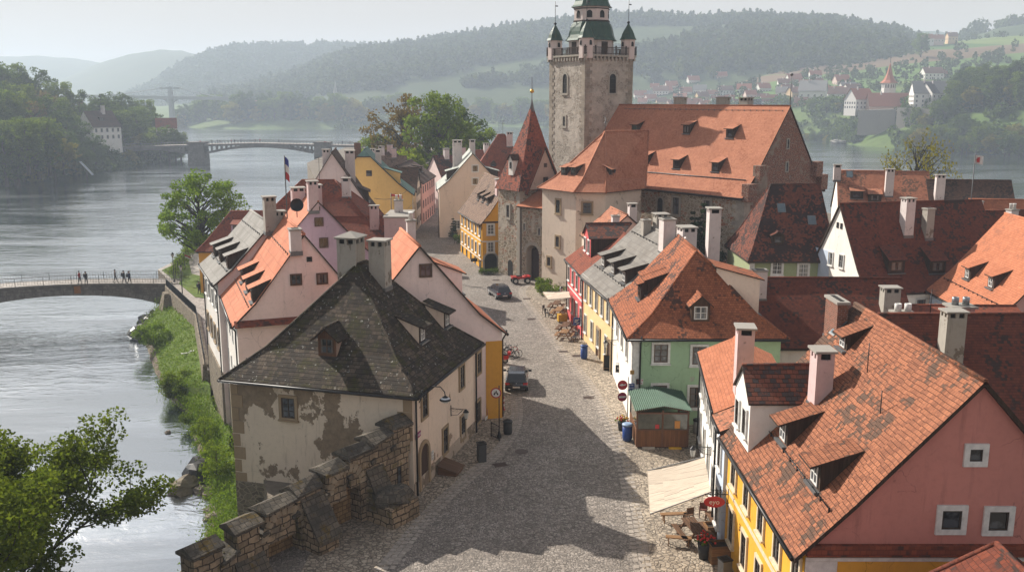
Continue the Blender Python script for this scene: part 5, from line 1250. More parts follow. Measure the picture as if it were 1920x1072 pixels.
# near stone bridge
BX = lambda s_, o=0.0: Vector((-46.6,128.6)).lerp(Vector((-103.0,116.0)), s_) + Vector((-.22,.976))*o
NBR = thing('stone_footbridge', 'low stone arch footbridge with thin iron railings over the near river arm', 'bridge', (0,0,0))
M_BR = m_ashlar('bridge_masonry', (.26,.235,.205), (.17,.155,.135), .6, .34, (.10,.09,.08), dark=(.09,.085,.075))
span0, span1 = .03, .50; NB_ = 28; wd = 3.4
def deckz(s_): return -3.55 + .55*math.sin(math.pi*min(1, s_/.53)) if s_ < .53 else -3.55
def archz(s_):
    t = (s_-span0)/(span1-span0); return -7.6 + 3.1*math.sqrt(max(0, 1-(2*t-1)**2)) if 0 <= t <= 1 else -9
mb = MB(); ms = MB()
st = [i/60 for i in range(61)]
for a, b in zip(st, st[1:]):
    for o, flip in ((0, False), (wd, True)):
        p, q = BX(a, o), BX(b, o); za, zb = max(archz(a), -9), max(archz(b), -9)
        if a < span0 <= b: za = -9; zb = -9
        Q = [(q.x,q.y,zb),(p.x,p.y,za),(p.x,p.y,deckz(a)),(q.x,q.y,deckz(b))]; mb.poly(Q[::-1] if flip else Q)
    p, q, p2, q2 = BX(a,-.12), BX(b,-.12), BX(a,wd+.12), BX(b,wd+.12)
    mb.poly([(p.x,p.y,deckz(a)+.12),(p2.x,p2.y,deckz(a)+.12),(q2.x,q2.y,deckz(b)+.12),(q.x,q.y,deckz(b)+.12)][::-1], 1)
    mb.poly([(q.x,q.y,deckz(b)-.06),(p.x,p.y,deckz(a)-.06),(p.x,p.y,deckz(a)+.12),(q.x,q.y,deckz(b)+.12)], 2)
    if archz(a) > -9 or archz(b) > -9:
        p, q, p2, q2 = BX(a), BX(b), BX(a,wd), BX(b,wd); za, zb = archz(a), archz(b)
        mb.poly([(p.x,p.y,za),(q.x,q.y,zb),(q2.x,q2.y,zb),(p2.x,p2.y,za)])
mb.build('masonry', [M_BR, M_PATH, SLAB], NBR)
vs = MB()
for k in range(34):
    t0, t1 = k/34, (k+1)/34-.004; 
    def ap(t, r): 
        s_ = span0 + (span1-span0)*(.5-.5*math.cos(math.pi*t)); p = BX(s_, -.06); z = -7.6+3.1*math.sin(math.pi*t)
        return p, z
    (p, z0_), (q, z1_) = ap(t0, 0), ap(t1, 0); c = BX((span0+span1)/2)
    e = .75
    dp = (p-c).length*(1 if True else 1)
    out0 = Vector((math.cos(math.pi*t0)*.35, math.sin(math.pi*t0))).normalized()*e; out1 = Vector((math.cos(math.pi*t1)*.35, math.sin(math.pi*t1))).normalized()*e
    dr = (BX(0)-BX(1)).normalized()
    vs.poly([(q.x,q.y,z1_),(p.x,p.y,z0_),(p.x+dr.x*out0.x,p.y+dr.y*out0.x,min(z0_+out0.y, deckz(.25)-.1)),(q.x+dr.x*out1.x,q.y+dr.y*out1.x,min(z1_+out1.y, deckz(.25)-.1))])
vs.build('arch_stones', m_flat('voussoirs', (.22,.2,.175), .9, var=.5, sc=1.5), NBR)
pl = MB(); p, q = BX(.225,-.1), BX(.24,-.1); pl.poly([(q.x,q.y,-4.25),(p.x,p.y,-4.25),(p.x,p.y,-3.2),(q.x,q.y,-3.2)]); pl.build('rusty_plate', m_flat('rust', (.30,.12,.03), .8), NBR)
for o in (0.05, wd-.05):
    P = [BX(k/16*.98, o) for k in range(17)]; zz = {tuple(p): deckz(k/16*.98)+.12 for k, p in enumerate(P)}
    railing([tuple(p) for p in P], zz, 1.1, 3.4, NBR, rails=(.15,.55,1.0), r=.022, thin=.35, mat=m_flat('grey_iron', (.14,.14,.14), .5) if 'grey_iron' not in bpy.data.materials else bpy.data.materials['grey_iron'])

# ------------------------------------------------------------------ trees
BARK = m_flat('bark', (.09,.07,.052), .95, var=.5, sc=6); BARK2 = m_flat('dark_bark', (.045,.037,.03), .95, var=.5, sc=6)
def leaf_quads(C, rad, per, size, out_c, seed, flat=.25, up=.35):
    r = np.random.default_rng(seed); n = len(C)*per
    c = np.repeat(np.asarray(C), per, 0); rr = np.repeat(np.asarray(rad), per)[:,None]
    d = r.normal(0, 1, (n,3)); d /= np.linalg.norm(d, axis=1)[:,None]
    p = c + d*rr*np.cbrt(r.random((n,1)))*[1,1,1-flat]
    o = p - out_c; o /= np.linalg.norm(o, axis=1)[:,None]+1e-6
    nr = r.normal(0, .75, (n,3)) + .45*o + [0,0,up]; nr /= np.linalg.norm(nr, axis=1)[:,None]
    t = np.cross(nr, r.normal(0,1,(n,3))); t /= np.linalg.norm(t, axis=1)[:,None]; b = np.cross(nr, t)
    s_ = size*r.uniform(.6, 1.3, (n,1))*.5
    V = np.empty((n,4,3)); V[:,0] = p-t*s_*.95; V[:,1] = p-b*s_*.75+t*s_*.1; V[:,2] = p+t*s_*1.05; V[:,3] = p+b*s_*.75+t*s_*.1
    return V.reshape(-1,3), np.arange(n*4).reshape(-1,4)
def tree_meshes(seed, H, cr, base, ncl, per, leaf, lm, bark, clr=.30, sq=None, hollow=.35, limbs=26, tr=None, skew=(0,0), low=.0):
    r = random.Random(seed); zc = base + (H-base)*.52; hz = (H-base)*.5
    C, rad = [], []
    k = 0
    lob = [(r.uniform(0,6.28), r.uniform(-.5,.9), r.uniform(.75,1.15)) for _ in range(7)]
    while len(C) < ncl and k < ncl*30:
        k += 1
        x, y, z = r.gauss(0,1), r.gauss(0,1), r.gauss(0,1); l = math.sqrt(x*x+y*y+z*z); x, y, z = x/l, y/l, z/l
        q = (hollow + (1-hollow)*r.random()**.6)
        w_ = 1.0
        a = math.atan2(y, x)
        for la, lz, lr in lob: w_ *= 1 - (1-lr)*math.exp(-((math.cos(a-la)-1)**2*3 + (z-lz)**2*3))*1.4
        env = 1.0 if z < .2 else 1 - .18*(z-.2)
        p = Vector((x*cr*q*w_*env, y*cr*q*w_*env, zc + z*hz*q*(.92+.16*w_)))
        p.x += skew[0]*(p.z-base)/H; p.y += skew[1]*(p.z-base)/H
        if p.z < base*.8 + low: continue
        C.append(tuple(p)); rad.append(clr*cr*r.uniform(.55,1.1))
    V, F = leaf_quads(C, rad, per, leaf, np.array([0,0,zc-.3*hz]), seed)
    crown = np_mesh('crown', V, F, lm)
    tr = tr or H*.028; m = MB()
    pts = [Vector((0,0,-.6))] + [Vector((skew[0]*t_*.8+r.uniform(-.03,.03)*H*t_, skew[1]*t_*.8+r.uniform(-.03,.03)*H*t_, H*.86*t_)) for t_ in (.1,.28,.48,.68,.86,1.0)]
    m.tube(pts, [tr*1.5,tr*1.1,tr*.95,tr*.75,tr*.5,tr*.3,tr*.08], 8)
    for c in r.sample(C, min(limbs, len(C))):
        c = Vector(c); z0 = max(base*.75, min(H*.75, c.z - .5*math.hypot(c.x, c.y) - r.random()*H*.1)); t_ = z0/(H*.86)
        i = min(5, max(0, int(t_*6))); a = pts[1].lerp(pts[-1], min(1,t_)); a = Vector((a.x, a.y, z0))
        mid = a.lerp(c, .55) + Vector((r.uniform(-.06,.06)*H, r.uniform(-.06,.06)*H, r.uniform(-.02,.07)*H)); q = tr*(.5*(1-t_*.6))
        m.tube([a, mid, c], [q, q*.55, q*.12], 5, cap=False)
        for _ in range(2):
            e = Vector(r.choice(C)); 
            if (e-c).length < cr*.7: m.tube([mid.lerp(c,.4), mid.lerp(e,.6)+Vector((0,0,.1)), e], [q*.35, q*.22, q*.06], 4, cap=False)
    return m.mesh('trunk', bark), crown
def conifer_meshes(seed, H, cr, lm, bark, tiers=14, per=150, leaf=.5):
    r = random.Random(seed); C, rad = [], []
    for k in range(tiers):
        t_ = k/tiers; z = H*(.14+.84*t_); R_ = cr*(1-t_)**.8*r.uniform(.8,1.1); n = max(2, int(9*(1-t_))+1)
        for j in range(n):
            a = r.uniform(0,6.28); q = R_*r.uniform(.45,.95); C.append((math.cos(a)*q, math.sin(a)*q, z - .12*q)); rad.append(R_*.33+.16)
    V, F = leaf_quads(C, rad, max(4, per*tiers//len(C)), leaf, np.array([0,0,H*.4]), seed, .55, .5)
    m = MB(); m.tube([(0,0,-.5),(0,0,H*.5),(0,0,H*.98)], [H*.022,H*.012,.02], 6)
    return m.mesh('trunk', bark), np_mesh('crown', V, F, lm)
def put_tree(meshes, name, label, loc, rz=0, sc=1.0, group=None, cat='tree', sz=None):
    e = thing(name, label, cat, loc, rz, group); e.scale = (sc, sc, sz or sc)
    link('trunk', meshes[0], e); link('crown', meshes[1], e); return e

LF_SPRING = m_leaf('spring_leaves', (.115,.20,.022), (.19,.27,.035), .45)
LF_OLIVE = m_leaf('olive_leaves', (.075,.12,.02), (.135,.18,.035), .45)
LF_GREEN = m_leaf('green_leaves', (.075,.13,.02), (.145,.20,.035), .5)
LF_DEEP = m_leaf('deep_green_leaves', (.04,.078,.016), (.085,.13,.028), .42)
LF_BROWN = m_leaf('budding_leaves', (.12,.085,.035), (.17,.13,.05), .4)
LF_LIME = m_leaf('lime_leaves', (.20,.29,.02), (.27,.36,.04), .5)
LF_PINE = m_leaf('pine_needles', (.018,.036,.018), (.035,.058,.026), .2)
LF_YEL = m_leaf('yellowish_leaves', (.17,.17,.025), (.24,.22,.04), .45)

# the tree in the near left corner: limbs, boughs and leafy twigs
def big_tree(seed):
    r = random.Random(seed); m = MB(); tips = []
    def grow(p, d, L_, rad, lv):
        n = 4; pts = [p]; q = p.copy(); dd = d.copy()
        for k in range(n):
            dd = (dd + Vector((r.uniform(-.2,.2), r.uniform(-.2,.2), r.uniform(-.08,.16)))).normalized(); q = q + dd*L_/n; pts.append(q.copy())
        m.tube(pts, [rad*(1-.13*k) for k in range(n+1)], 7 if lv < 2 else 4, cap=False)
        if lv >= 4:
            tips.append(pts[-1]); tips.append(pts[2]); return
        for k in range(3 if lv < 1 else r.choice((2,3,3))):
            s_ = pts[r.choice((2,3,4,4))] if lv else pts[r.choice((3,4,4))]
            ax = Vector((r.gauss(0,1), r.gauss(0,1), r.gauss(.25,.6))).normalized()
            grow(s_, (dd*.75 + ax*.75).normalized(), L_*r.uniform(.62,.85), rad*.58, lv+1)
        tips.append(pts[-1])
    for a in range(5):
        an = a*1.256+r.uniform(-.3,.3); grow(Vector((0,0,3.4+a*.35)), Vector((math.cos(an)*.8, math.sin(an)*.8, .75)).normalized(), 4.6, .24, 0)
    grow(Vector((0,0,4.5)), Vector((.05,.1,1)), 4.4, .28, 0)
    m.tube([(0,0,-1),(0,0,1.5),(.1,0,4.8)], [.62,.5,.36], 10)
    return m.mesh('trunk', BARK2), tips
tm, tips = big_tree(5)
TIPS = np.array([tuple(t) for t in tips]); V, F = leaf_quads(TIPS, np.full(len(TIPS), .78), 125, .19, np.array([0,0,5.5]), 3, .35, .3)
put_tree((tm, np_mesh('crown', V, F, LF_OLIVE)), 'river_tree', 'olive leaved tree with open boughs in the near corner beside the water', (-24.6,36.3,-6.9), R(40))
print('big tree tips', len(tips), TIPS.min(0), TIPS.max(0))

T_RIVER = tree_meshes(21, 14.5, 6.6, 3.2, 150, 95, .34, LF_SPRING, BARK2, clr=.19, hollow=.45, limbs=60)
put_tree(T_RIVER, 'maple_tree', 'round spring green tree standing alone on the lawn by the small bridge', (-46.0,137,-3.6), 1.0)
T_A = tree_meshes(31, 16, 6.6, 3, 120, 75, .5, LF_GREEN, BARK, clr=.24, limbs=30)
LF_MID = m_leaf('fresh_leaves', (.105,.17,.025), (.18,.24,.04), .5); T_H = tree_meshes(39, 16, 6.6, 2.4, 150, 75, .45, LF_MID, BARK, clr=.23, limbs=34)
T_B = tree_meshes(32, 15, 5.6, 2.5, 110, 75, .5, LF_DEEP, BARK, clr=.25, limbs=26)
T_C = tree_meshes(33, 14, 5.8, 3, 70, 42, .5, LF_BROWN, BARK2, clr=.24, limbs=60, hollow=.2)
T_D = tree_meshes(34, 9, 4.4, 1.6, 90, 75, .45, LF_LIME, BARK, clr=.25, limbs=24)
T_E = tree_meshes(35, 13, 6.0, 2, 110, 75, .55, LF_YEL, BARK, clr=.25, limbs=26)
T_BARE = tree_meshes(36, 12, 5.4, 2.5, 20, 6, .4, LF_BROWN, BARK2, clr=.3, limbs=20, hollow=.3)
T_F = conifer_meshes(41, 20, 4.2, LF_PINE, BARK2)
T_G = tree_meshes(37, 15, 5.2, 7, 46, 90, .5, LF_PINE, BARK2, clr=.34, limbs=24)
T_N = tree_meshes(38, 11, 7.0, 2.2, 120, 20, .34, LF_YEL, BARK2, clr=.17, limbs=110, hollow=.45, tr=.3)
put_tree(T_N, 'sparse_tree', 'wide sparse yellow green tree with dark boughs behind the orange roofs at the water', (67.5,157,-3.5), .5, 1.08, sz=1.75)
put_tree(T_H, 'leafy_tree', 'tallest green tree on the point behind the street end', (-16.5,214,-1), .4, 1.2, sz=1.5)
put_tree(T_C, 'budding_tree', 'brownish budding tree left of the tallest green tree', (-25.5,222,-1), .0, 1.25, sz=1.65)
put_tree(T_H, 'leafy_tree', 'round green tree at the right end of the clump behind the red pyramid roof', (-8.0,222,-1), 2.3, .9, sz=1.02)
put_tree(T_D, 'lime_tree', 'bright lime green tree low in front of the brownish tree', (-22.5,204,-1), .0, 1.3, sz=1.3)
put_tree(T_H, 'leafy_tree', 'small green tree at the left end of the clump above the long bridge', (-33,226,-1), 4.0, .8, sz=.9)
put_tree(T_C, 'budding_tree', 'low brownish tree between the lime green tree and the long bridge', (-29.5,232,-1), 2.0, .9, sz=1.1)
put_tree(T_B, 'leafy_tree', 'dark green tree in the middle of the clump on the point', (-14,232,-1), 1.0, 1.3)

# bushes
T_BU = tree_meshes(51, 3.6, 2.3, .3, 60, 90, .2, LF_SPRING, BARK, clr=.3, limbs=14, tr=.06)
T_BU2 = tree_meshes(52, 3.2, 2.6, .2, 70, 100, .2, LF_GREEN, BARK, clr=.3, limbs=14, tr=.06)
T_BU3 = tree_meshes(53, 4.4, 1.7, .3, 60, 60, .15, LF_SPRING, BARK, clr=.25, limbs=50, tr=.05)
def bank_z(p): return min(((q[0]-p[0])**2+(q[1]-p[1])**2, q[2]) for q in bank_pts)[1]
def on_bank(px, py, z=-6.9):
    for _ in range(6): p = G(px, py, z); z = bank_z(p)
    return (p.x, p.y, z-.1)
put_tree(T_BU, 'bush', 'pale green rounded bush on the bank beside the bridge abutment', on_bank(289,648), .4, .8, cat='bush')
put_tree(T_BU2, 'bush', 'dense green bush hanging over the water halfway along the bank', on_bank(334,738), .4, .8, cat='bush')
put_tree(T_BU3, 'bush', 'tall twiggy yellow green bush against the corner of the weathered house', on_bank(408,905), .4, .85, cat='bush')
put_tree(T_BU3, 'bush', 'bare twiggy bush above the dark rock on the bank', on_bank(385,838), 2.4, .7, cat='bush')
put_tree(T_BU2, 'shrub', 'low shrub at the foot of the grassy bank below the river wall', on_bank(352,792), 3, .3, cat='bush')

# rocks
def rock(px, py, z, r_, label, seed, sc=(1,.8,.6), mat=None):
    m = MB(); m.ball((0,0,0), r_, 11, 7, 0, sc, .22, seed); p = G(px, py, z)
    return tag(m.build('rock', mat or ROCK, None, (p.x, p.y, z+r_*sc[2]*.3), seed), label, 'rock')
ROCK = m_rubble('river_rock', (.27,.23,.17), (.2,.17,.13), (.16,.14,.11), .5); ROCKD = m_flat('wet_dark_rock', (.03,.028,.026), .35, var=.5, sc=3)
rock(347,918,-8,1.35,'big pale brown boulder standing in the shallow water', 1, (1.1,.7,.6)); rock(374,892,-7.8,1.5,'dark boulder under the twiggy bush at the water edge', 2, (1.1,.8,.7), ROCKD)
rock(380,922,-8,.7,'small mossy stone beside the big pale boulder', 3); rock(396,926,-7.9,.6,'small pale stone next to the bank below the twiggy bush', 4)
rock(263,632,-8,1.7,'largest wet black rock below the bridge arch', 5, (1.3,.8,.6), ROCKD); rock(280,606,-7.9,1.6,'wet black rock right under the bridge abutment', 6, (1.2,.8,.6), ROCKD); rock(270,618,-7.9,1.1,'wet black rock between its two larger neighbours', 7, (1.1,.8,.6), ROCKD)
rock(290,594,-7.7,1.2,'brown rock against the foot of the abutment', 8); rock(400,958,-7.6,.7,'flat slab of stone on the bank near the battlement wall', 9, (1.3,.8,.35)); rock(410,968,-7.2,.8,'cracked slab of stone against the house corner', 10, (1.3,.8,.35)); rock(315,812,-8.05,.35,'tiny stone just showing above the water', 11)

# ------------------------------------------------------------------ far land
LB = [Vector(p) for p in ((-190,60),(-186,280),(-180,330),(-172,380),(-167,420),(-169,450),(-180,520),(-250,720),(-345,965),(-520,1150),(-900,1500))]
RB = [Vector(p) for p in ((900,250),(420,425),(282,492),(246,545),(219,612),(222,690),(160,800),(70,950),(-40,1030),(-155,955),(-260,930),(-340,975),(-420,1130),(-800,1500))]
def edge_dist(P, X, Y):
    d = np.full(X.shape, 1e9)
    for a, b in zip(P, P[1:]):
        vx, vy = b.x-a.x, b.y-a.y; t = np.clip(((X-a.x)*vx+(Y-a.y)*vy)/(vx*vx+vy*vy), 0, 1)
        d = np.minimum(d, np.hypot(X-a.x-t*vx, Y-a.y-t*vy))
    return d
def fbm(X, Y, s, seed=0.0):
    out = np.zeros(X.shape)
    for i in np.ndindex(X.shape): out[i] = noise.fractal((X[i]*s, Y[i]*s, seed), 1.0, 2.0, 4)
    return out
def sstep(x): x = np.clip(x, 0, 1); return x*x*(3-2*x)
def zl(X, Y):
    d = edge_dist(LB, X, Y); return -9.5 + 10.5*sstep(d/26) + 24*sstep((d-26)/120) + .05*np.maximum(0, d-100)
def zr(X, Y):
    d = edge_dist(RB, X, Y); k = 6 + 18*sstep((X-60)/140)
    return -9.5 + (k+3)*sstep(d/42) + .045*np.maximum(0, d-40) + .035*np.maximum(0, d-300)
def land(name, P, zf, side, rows, step, mat):
    """strips running inland from a waterline"""
    S = resample(P, step)
    V = []; n = len(S)
    for i, p in enumerate(S):
        d = (S[min(i+1,n-1)]-S[max(i-1,0)]).normalized(); nr = Vector((-d.y, d.x))*side
        for r_ in rows: q = p + nr*r_; V.append((q.x, q.y))
    V = np.array(V); Z = zf(V[:,0], V[:,1]) + 0
    nz = np.array([noise.fractal((x*.02, y*.02, 2.0), 1.0, 2.0, 4) for x, y in V]); Z = Z + nz*np.clip((Z+9.5)*.12, 0, 3)
    Z[::len(rows)] = -10
    m = len(rows); F = [(i*m+j, i*m+j+1, (i+1)*m+j+1, (i+1)*m+j) for i in range(n-1) for j in range(m-1)]
    if side > 0: F = [f[::-1] for f in F]
    me = np_mesh(name, np.c_[V, Z], F, mat, True); o = link(name, me); return tag(o, kind='structure'), V, Z
M_FARG = m_ground('far_meadow', (.085,.135,.035), (.12,.16,.05), (.05,.08,.025), .03)
def m_fields():
    t = NT('hill_fields'); p = t.pos()
    br = t.n('ShaderNodeTexBrick', {'Vector': t.scale(p, (1,1,0), (0,0,R(-14))), 'Color1': (0,0,0), 'Color2': (1,1,1), 'Mortar': (.3,.3,.3), 'Scale': 1.0, 'Mortar Size': 1.5, 'Brick Width': 520.0, 'Row Height': 95.0}, offset=.4)
    r = t.n('ShaderNodeSeparateColor', {0: br.outputs[0]}).outputs[0]
    cr = t.n('ShaderNodeValToRGB', {0: r}); e = cr.color_ramp; e.interpolation = 'CONSTANT'
    e.elements[0].color = (.075,.14,.035,1); e.elements[1].position = .75; e.elements[1].color = (.15,.20,.06,1)
    for ps, c in ((.25,(.11,.18,.045,1)), (.45,(.17,.115,.075,1)), (.6,(.085,.15,.04,1))): x = e.elements.new(ps); x.color = c
    col = t.mix(t.ramp(t.noise(p, .02, 6), .4, .7), cr.outputs[0], t.mix(1.0, cr.outputs[0], (.75,.78,.75), 'MULTIPLY'))
    return t.fin(col, .95, None, .1)
M_FIELD = m_fields(); M_FORG = m_ground('forest_floor', (.035,.055,.02), (.05,.07,.025), (.025,.04,.016), .02)
land('left_bank', LB, zl, 1, [-1,3,8,15,24,34,46,60,80,105,140,190,260,380,520], 9, M_FARG)
_, FB_V, FB_Z = land('far_bank', RB, zr, -1, [-1,4,10,18,28,42,60,80,110,150,200,260,340,440,560,700], 14, M_FARG)

def hill(name, pts, Yf, depth, mat, base=5.0, rough=5.0, back=900, nx=120, ny=26, seed=1):
    """ridge whose crest passes through the given skyline points at distance Yf(px)"""
    xs = np.linspace(pts[0][0], pts[-1][0], nx); ys = np.interp(xs, [p[0] for p in pts], [p[1] for p in pts])
    V = []
    for px, py in zip(xs, ys):
        Y = Yf(px); c = D(px, py, Y)
        for j in range(ny):
            s_ = j/(ny-1)*2-1
            yy = Y + (depth*s_ if s_ < 0 else back*s_); x = c.x*(yy/Y) 
            pr = (1-abs(s_)**1.6) if s_ < 0 else (1-s_**2)
            z = base + (c.z-base)*pr + rough*noise.fractal((x*.004, yy*.004, seed), 1.0, 2.0, 5)*min(1, (1-abs(s_))*3 + .12)
            V.append((x, yy, z))
    F = [(i*ny+j, (i+1)*ny+j, (i+1)*ny+j+1, i*ny+j+1) for i in range(nx-1) for j in range(ny-1)]
    V = np.array(V); o = link(name, np_mesh(name, V, F, mat, True)); tag(o, kind='structure')
    return V.reshape(nx, ny, 3)
M_HILL = m_ground('wooded_hill', (.04,.062,.022), (.065,.088,.03), (.025,.042,.016), .012, .9)
hill('hill_far', [(-500,110),(-200,104),(0,106),(60,105),(120,109),(170,114),(260,135),(420,165)], lambda p: 3500, 700, M_HILL, -5, 10, 700, seed=3)
hill('hill_far', [(60,168),(123,146),(180,120),(240,101),(298,93),(340,95),(375,104),(450,130),(560,168)], lambda p: 2900, 600, M_HILL, -5, 9, 600, seed=5)
HB_ = hill('hill_far', [(240,180),(276,168),(330,130),(390,103),(440,92),(520,92),(634,90),(720,94),(790,88),(860,100)], lambda p: 2350, 600, M_HILL, -5, 8, 600, seed=7)
HM_ = hill('hill', [(380,190),(430,178),(500,160),(560,142),(620,115),(700,104),(780,92),(860,80),(940,66),(1030,54),(1120,44),(1200,43),(1300,45),(1400,40),(1480,43),(1560,50),(1620,62),(1680,76),(1730,95),(1800,120)], lambda p: 1950 - .28*(p-380), 720, M_HILL, 12, 9, 700, 150, 30, seed=9)
hill('hill_far', [(1560,80),(1640,66),(1700,60),(1760,61),(1800,68),(1900,75)], lambda p: 2700, 500, M_HILL, 10, 6, 500, seed=12)
HR_ = hill('field_hill', [(1380,150),(1450,128),(1520,112),(1600,104),(1680,92),(1740,84),(1800,80),(1860,74),(1920,70),(2050,60),(2300,40)], lambda p: 1350, 560, M_FIELD, 22, 4, 500, 110, 26, seed=14)
hill('hill', [(1740,100),(1790,80),(1830,66),(1880,50),(1930,44),(2050,30),(2300,20)], lambda p: 1560, 300, M_HILL, 40, 5, 400, 60, 18, seed=16)

# forest masses (stuff) scattered over the hills
LF_FOR = m_leaf('forest_leaves', (.035,.058,.018), (.075,.105,.035), .25)
def crown_proto(seed, conf=False):
    r = np.random.default_rng(seed); n = 46
    if conf:
        t_ = r.random(n); a = r.uniform(0,6.28,n); q = (1-t_)*.32*np.sqrt(r.random(n)); C = np.c_[np.cos(a)*q, np.sin(a)*q, t_*1.25]
        return leaf_quads(C, np.full(n,.06), 1, .30, np.array([0,0,.4]), seed)
    d = r.normal(0,1,(n,3)); d /= np.linalg.norm(d,axis=1)[:,None]; C = d*[.42,.42,.45]*(r.uniform(.6,1,(n,1)))+[0,0,.55]
    return leaf_quads(C, np.full(n,.08), 1, .34, np.array([0,0,.45]), seed)
PRO = [crown_proto(k) for k in range(5)] + [crown_proto(k, True) for k in (9,10)]
def scatter(name, P, S, K, mat=None, kind='stuff', label=None):
    Vs, Fs, off = [], [], 0
    for p, s_, k in zip(P, S, K):
        V, F = PRO[k]; a = rng.uniform(0,6.28); c_, sn = math.cos(a), math.sin(a)
        W = np.c_[V[:,0]*c_-V[:,1]*sn, V[:,0]*sn+V[:,1]*c_, V[:,2]]*[s_*1.0,s_*1.0,s_] + p
        Vs.append(W); Fs.append(F+off); off += len(V)
    o = link(name, np_mesh(name, np.concatenate(Vs), np.concatenate(Fs), mat or LF_FOR)); return tag(o, label, None, None, kind)
def on_grid(Gd, n, jm=(0,.5), mask=None):
    nx, ny, _ = Gd.shape; P = []
    while len(P) < n:
        i, j = rng.uniform(0, nx-1.01), rng.uniform(jm[0]*(ny-1), jm[1]*(ny-1)); a, b = int(i), int(j); u, v = i-a, j-b
        p = Gd[a,b]*(1-u)*(1-v)+Gd[a+1,b]*u*(1-v)+Gd[a,b+1]*(1-u)*v+Gd[a+1,b+1]*u*v
        if mask is None or mask(p, u, j/(ny-1)): P.append(p)
    return np.array(P)
def meadow(p, u, s_):
    if p[1] < 1280 and 90 < p[0] < 560 and p[2] < 50 and rng.random() < .86: return False
    return noise.noise((p[0]*.0035, p[1]*.006, 5.0)) < .22 or s_ > .40
P = on_grid(HM_, 7200, (.06,.53), meadow); scatter('forest', P - [0,0,2], rng.uniform(6,20,len(P)), rng.choice(7, len(P), p=[.15]*5+[.13,.12]))
P = on_grid(HB_, 2600, (.05,.53)); scatter('forest', P - [0,0,2], rng.uniform(9,18,len(P)), rng.choice(7, len(P)))
def hedges(p, u, s_): return abs(noise.noise((p[0]*.006, p[1]*.02, 8.0))) < .035 or (s_ < .16 and rng.random() < .4)
P = on_grid(HR_, 420, (.02,.5), hedges); scatter('hedgerows', P - [0,0,1], rng.uniform(3.5,10,len(P)), rng.choice(7, len(P)))
hr2 = on_grid(HR_, 150, (.44,.52)); hr2 = hr2[hr2[:,0] > 640]; 
P = np.array([D(px, py, 1545) for px, py in [(x, np.interp(x, [1740,1790,1830,1880,1930,2050], [98,82,68,54,48,36])) for x in rng.uniform(1745, 2000, 130)]]); scatter('forest', P - [0,0,4] + rng.normal(0,14,(len(P),3))*[1,1,.1], rng.uniform(12,20,len(P)), rng.choice(7, len(P)))

# left bank: individual trees
def gz(f, x, y): return float(f(np.array([x]), np.array([y]))[0])
GLB = 'trees on the wooded bank across the river'
KINDS = [(T_A, 'leafy_tree', 'round green tree among the trees of the wooded bank across the river'), (T_B, 'leafy_tree', 'dense dark green tree among the trees of the wooded bank across the river'), (T_E, 'leafy_tree', 'yellow green tree among the trees of the wooded bank across the river'), (T_C, 'budding_tree', 'thin brownish tree among the trees of the wooded bank across the river')]
rr = random.Random(4); placed = []
def lb_tree(px, Y, k, sc, sz=None):
    p = D(px, 300, Y); z = gz(zl, p.x, Y); put_tree(KINDS[k][0], KINDS[k][1], KINDS[k][2], (p.x, Y, z-.5), rr.uniform(0,6), sc, GLB, sz=sz)
for px, Y, k, sc in ((8,318,1,1.2),(30,326,1,1.15),(52,320,0,1.15),(70,332,1,1.1),(92,336,0,1.25),(118,345,2,.95),(15,345,0,1.4),(45,352,1,1.45),(75,360,0,1.4),(105,368,1,1.3),(5,375,0,1.55),(35,385,0,1.5),(65,392,3,1.4),(95,398,1,1.4),(130,392,1,1.2),
        (20,410,1,1.6),(55,420,0,1.6),(88,430,3,1.6),(120,425,0,1.35),(150,410,1,.9),(178,398,1,.95),(140,376,2,.85),(160,368,1,.7),(100,352,1,1.1),(60,345,2,.9),(25,332,0,.95),
        (185,446,1,1.3),(208,458,1,1.35),(232,450,0,1.2),(252,462,1,1.2),(268,450,2,1.0),(285,446,0,1.0),(300,455,0,1.15),(318,462,1,1.15),(330,470,1,1.0),(340,478,0,.9),(245,425,2,.62),(262,480,0,1.3),(292,492,1,1.35),(215,480,1,1.5),(312,500,0,1.2),(278,520,0,1.4),(240,505,1,1.5),(120,460,0,1.7),(160,470,1,1.5),(80,470,1,1.9),(40,470,0,1.9),(10,460,1,1.8)):
    lb_tree(px, Y, k, sc)
def lbp(px, Y, m, name, label, sc, sz=None):
    p = D(px, 300, Y); put_tree(m, name, label, (p.x, Y, gz(zl, p.x, Y)-.5), 1.2, sc, sz=sz)
for i_, px in enumerate(range(-190,-4,12)): lb_tree(px, 345+(i_%4)*24, (0,1,2,1)[i_%4], 1.2+.12*(i_%3))
lbp(198, 442, T_F, 'spruce_tree', 'dark pointed spruce rising behind the white house across the river', 1.25); lbp(182, 470, T_F, 'spruce_tree', 'second dark spruce left of the pointed one across the river', 1.1); lbp(158, 450, T_BARE, 'bare_tree', 'bare grey crowned tree on the skyline of the wooded bank', 1.9)
pts = []
for _ in range(1500):
    t_ = rr.random(); S = interp(LB, .12+.5*t_); p = S + Vector((-rr.uniform(1,46), rr.uniform(-6,6)))
    pts.append((p.x, p.y, gz(zl, p.x, p.y)-.3))
scatter('undergrowth', np.array(pts), rng.uniform(2.0,5.0,len(pts)), rng.choice(5, len(pts)), LF_DEEP)
RH = House('riverside_villa', 'white gabled house with a brown roof among the trees across the river', 'house', -186.5, 421, 33, 14, 12, -3, 10.0, 16.6, P_WHITE, R_DKBR, ov=.5, ridge=False)
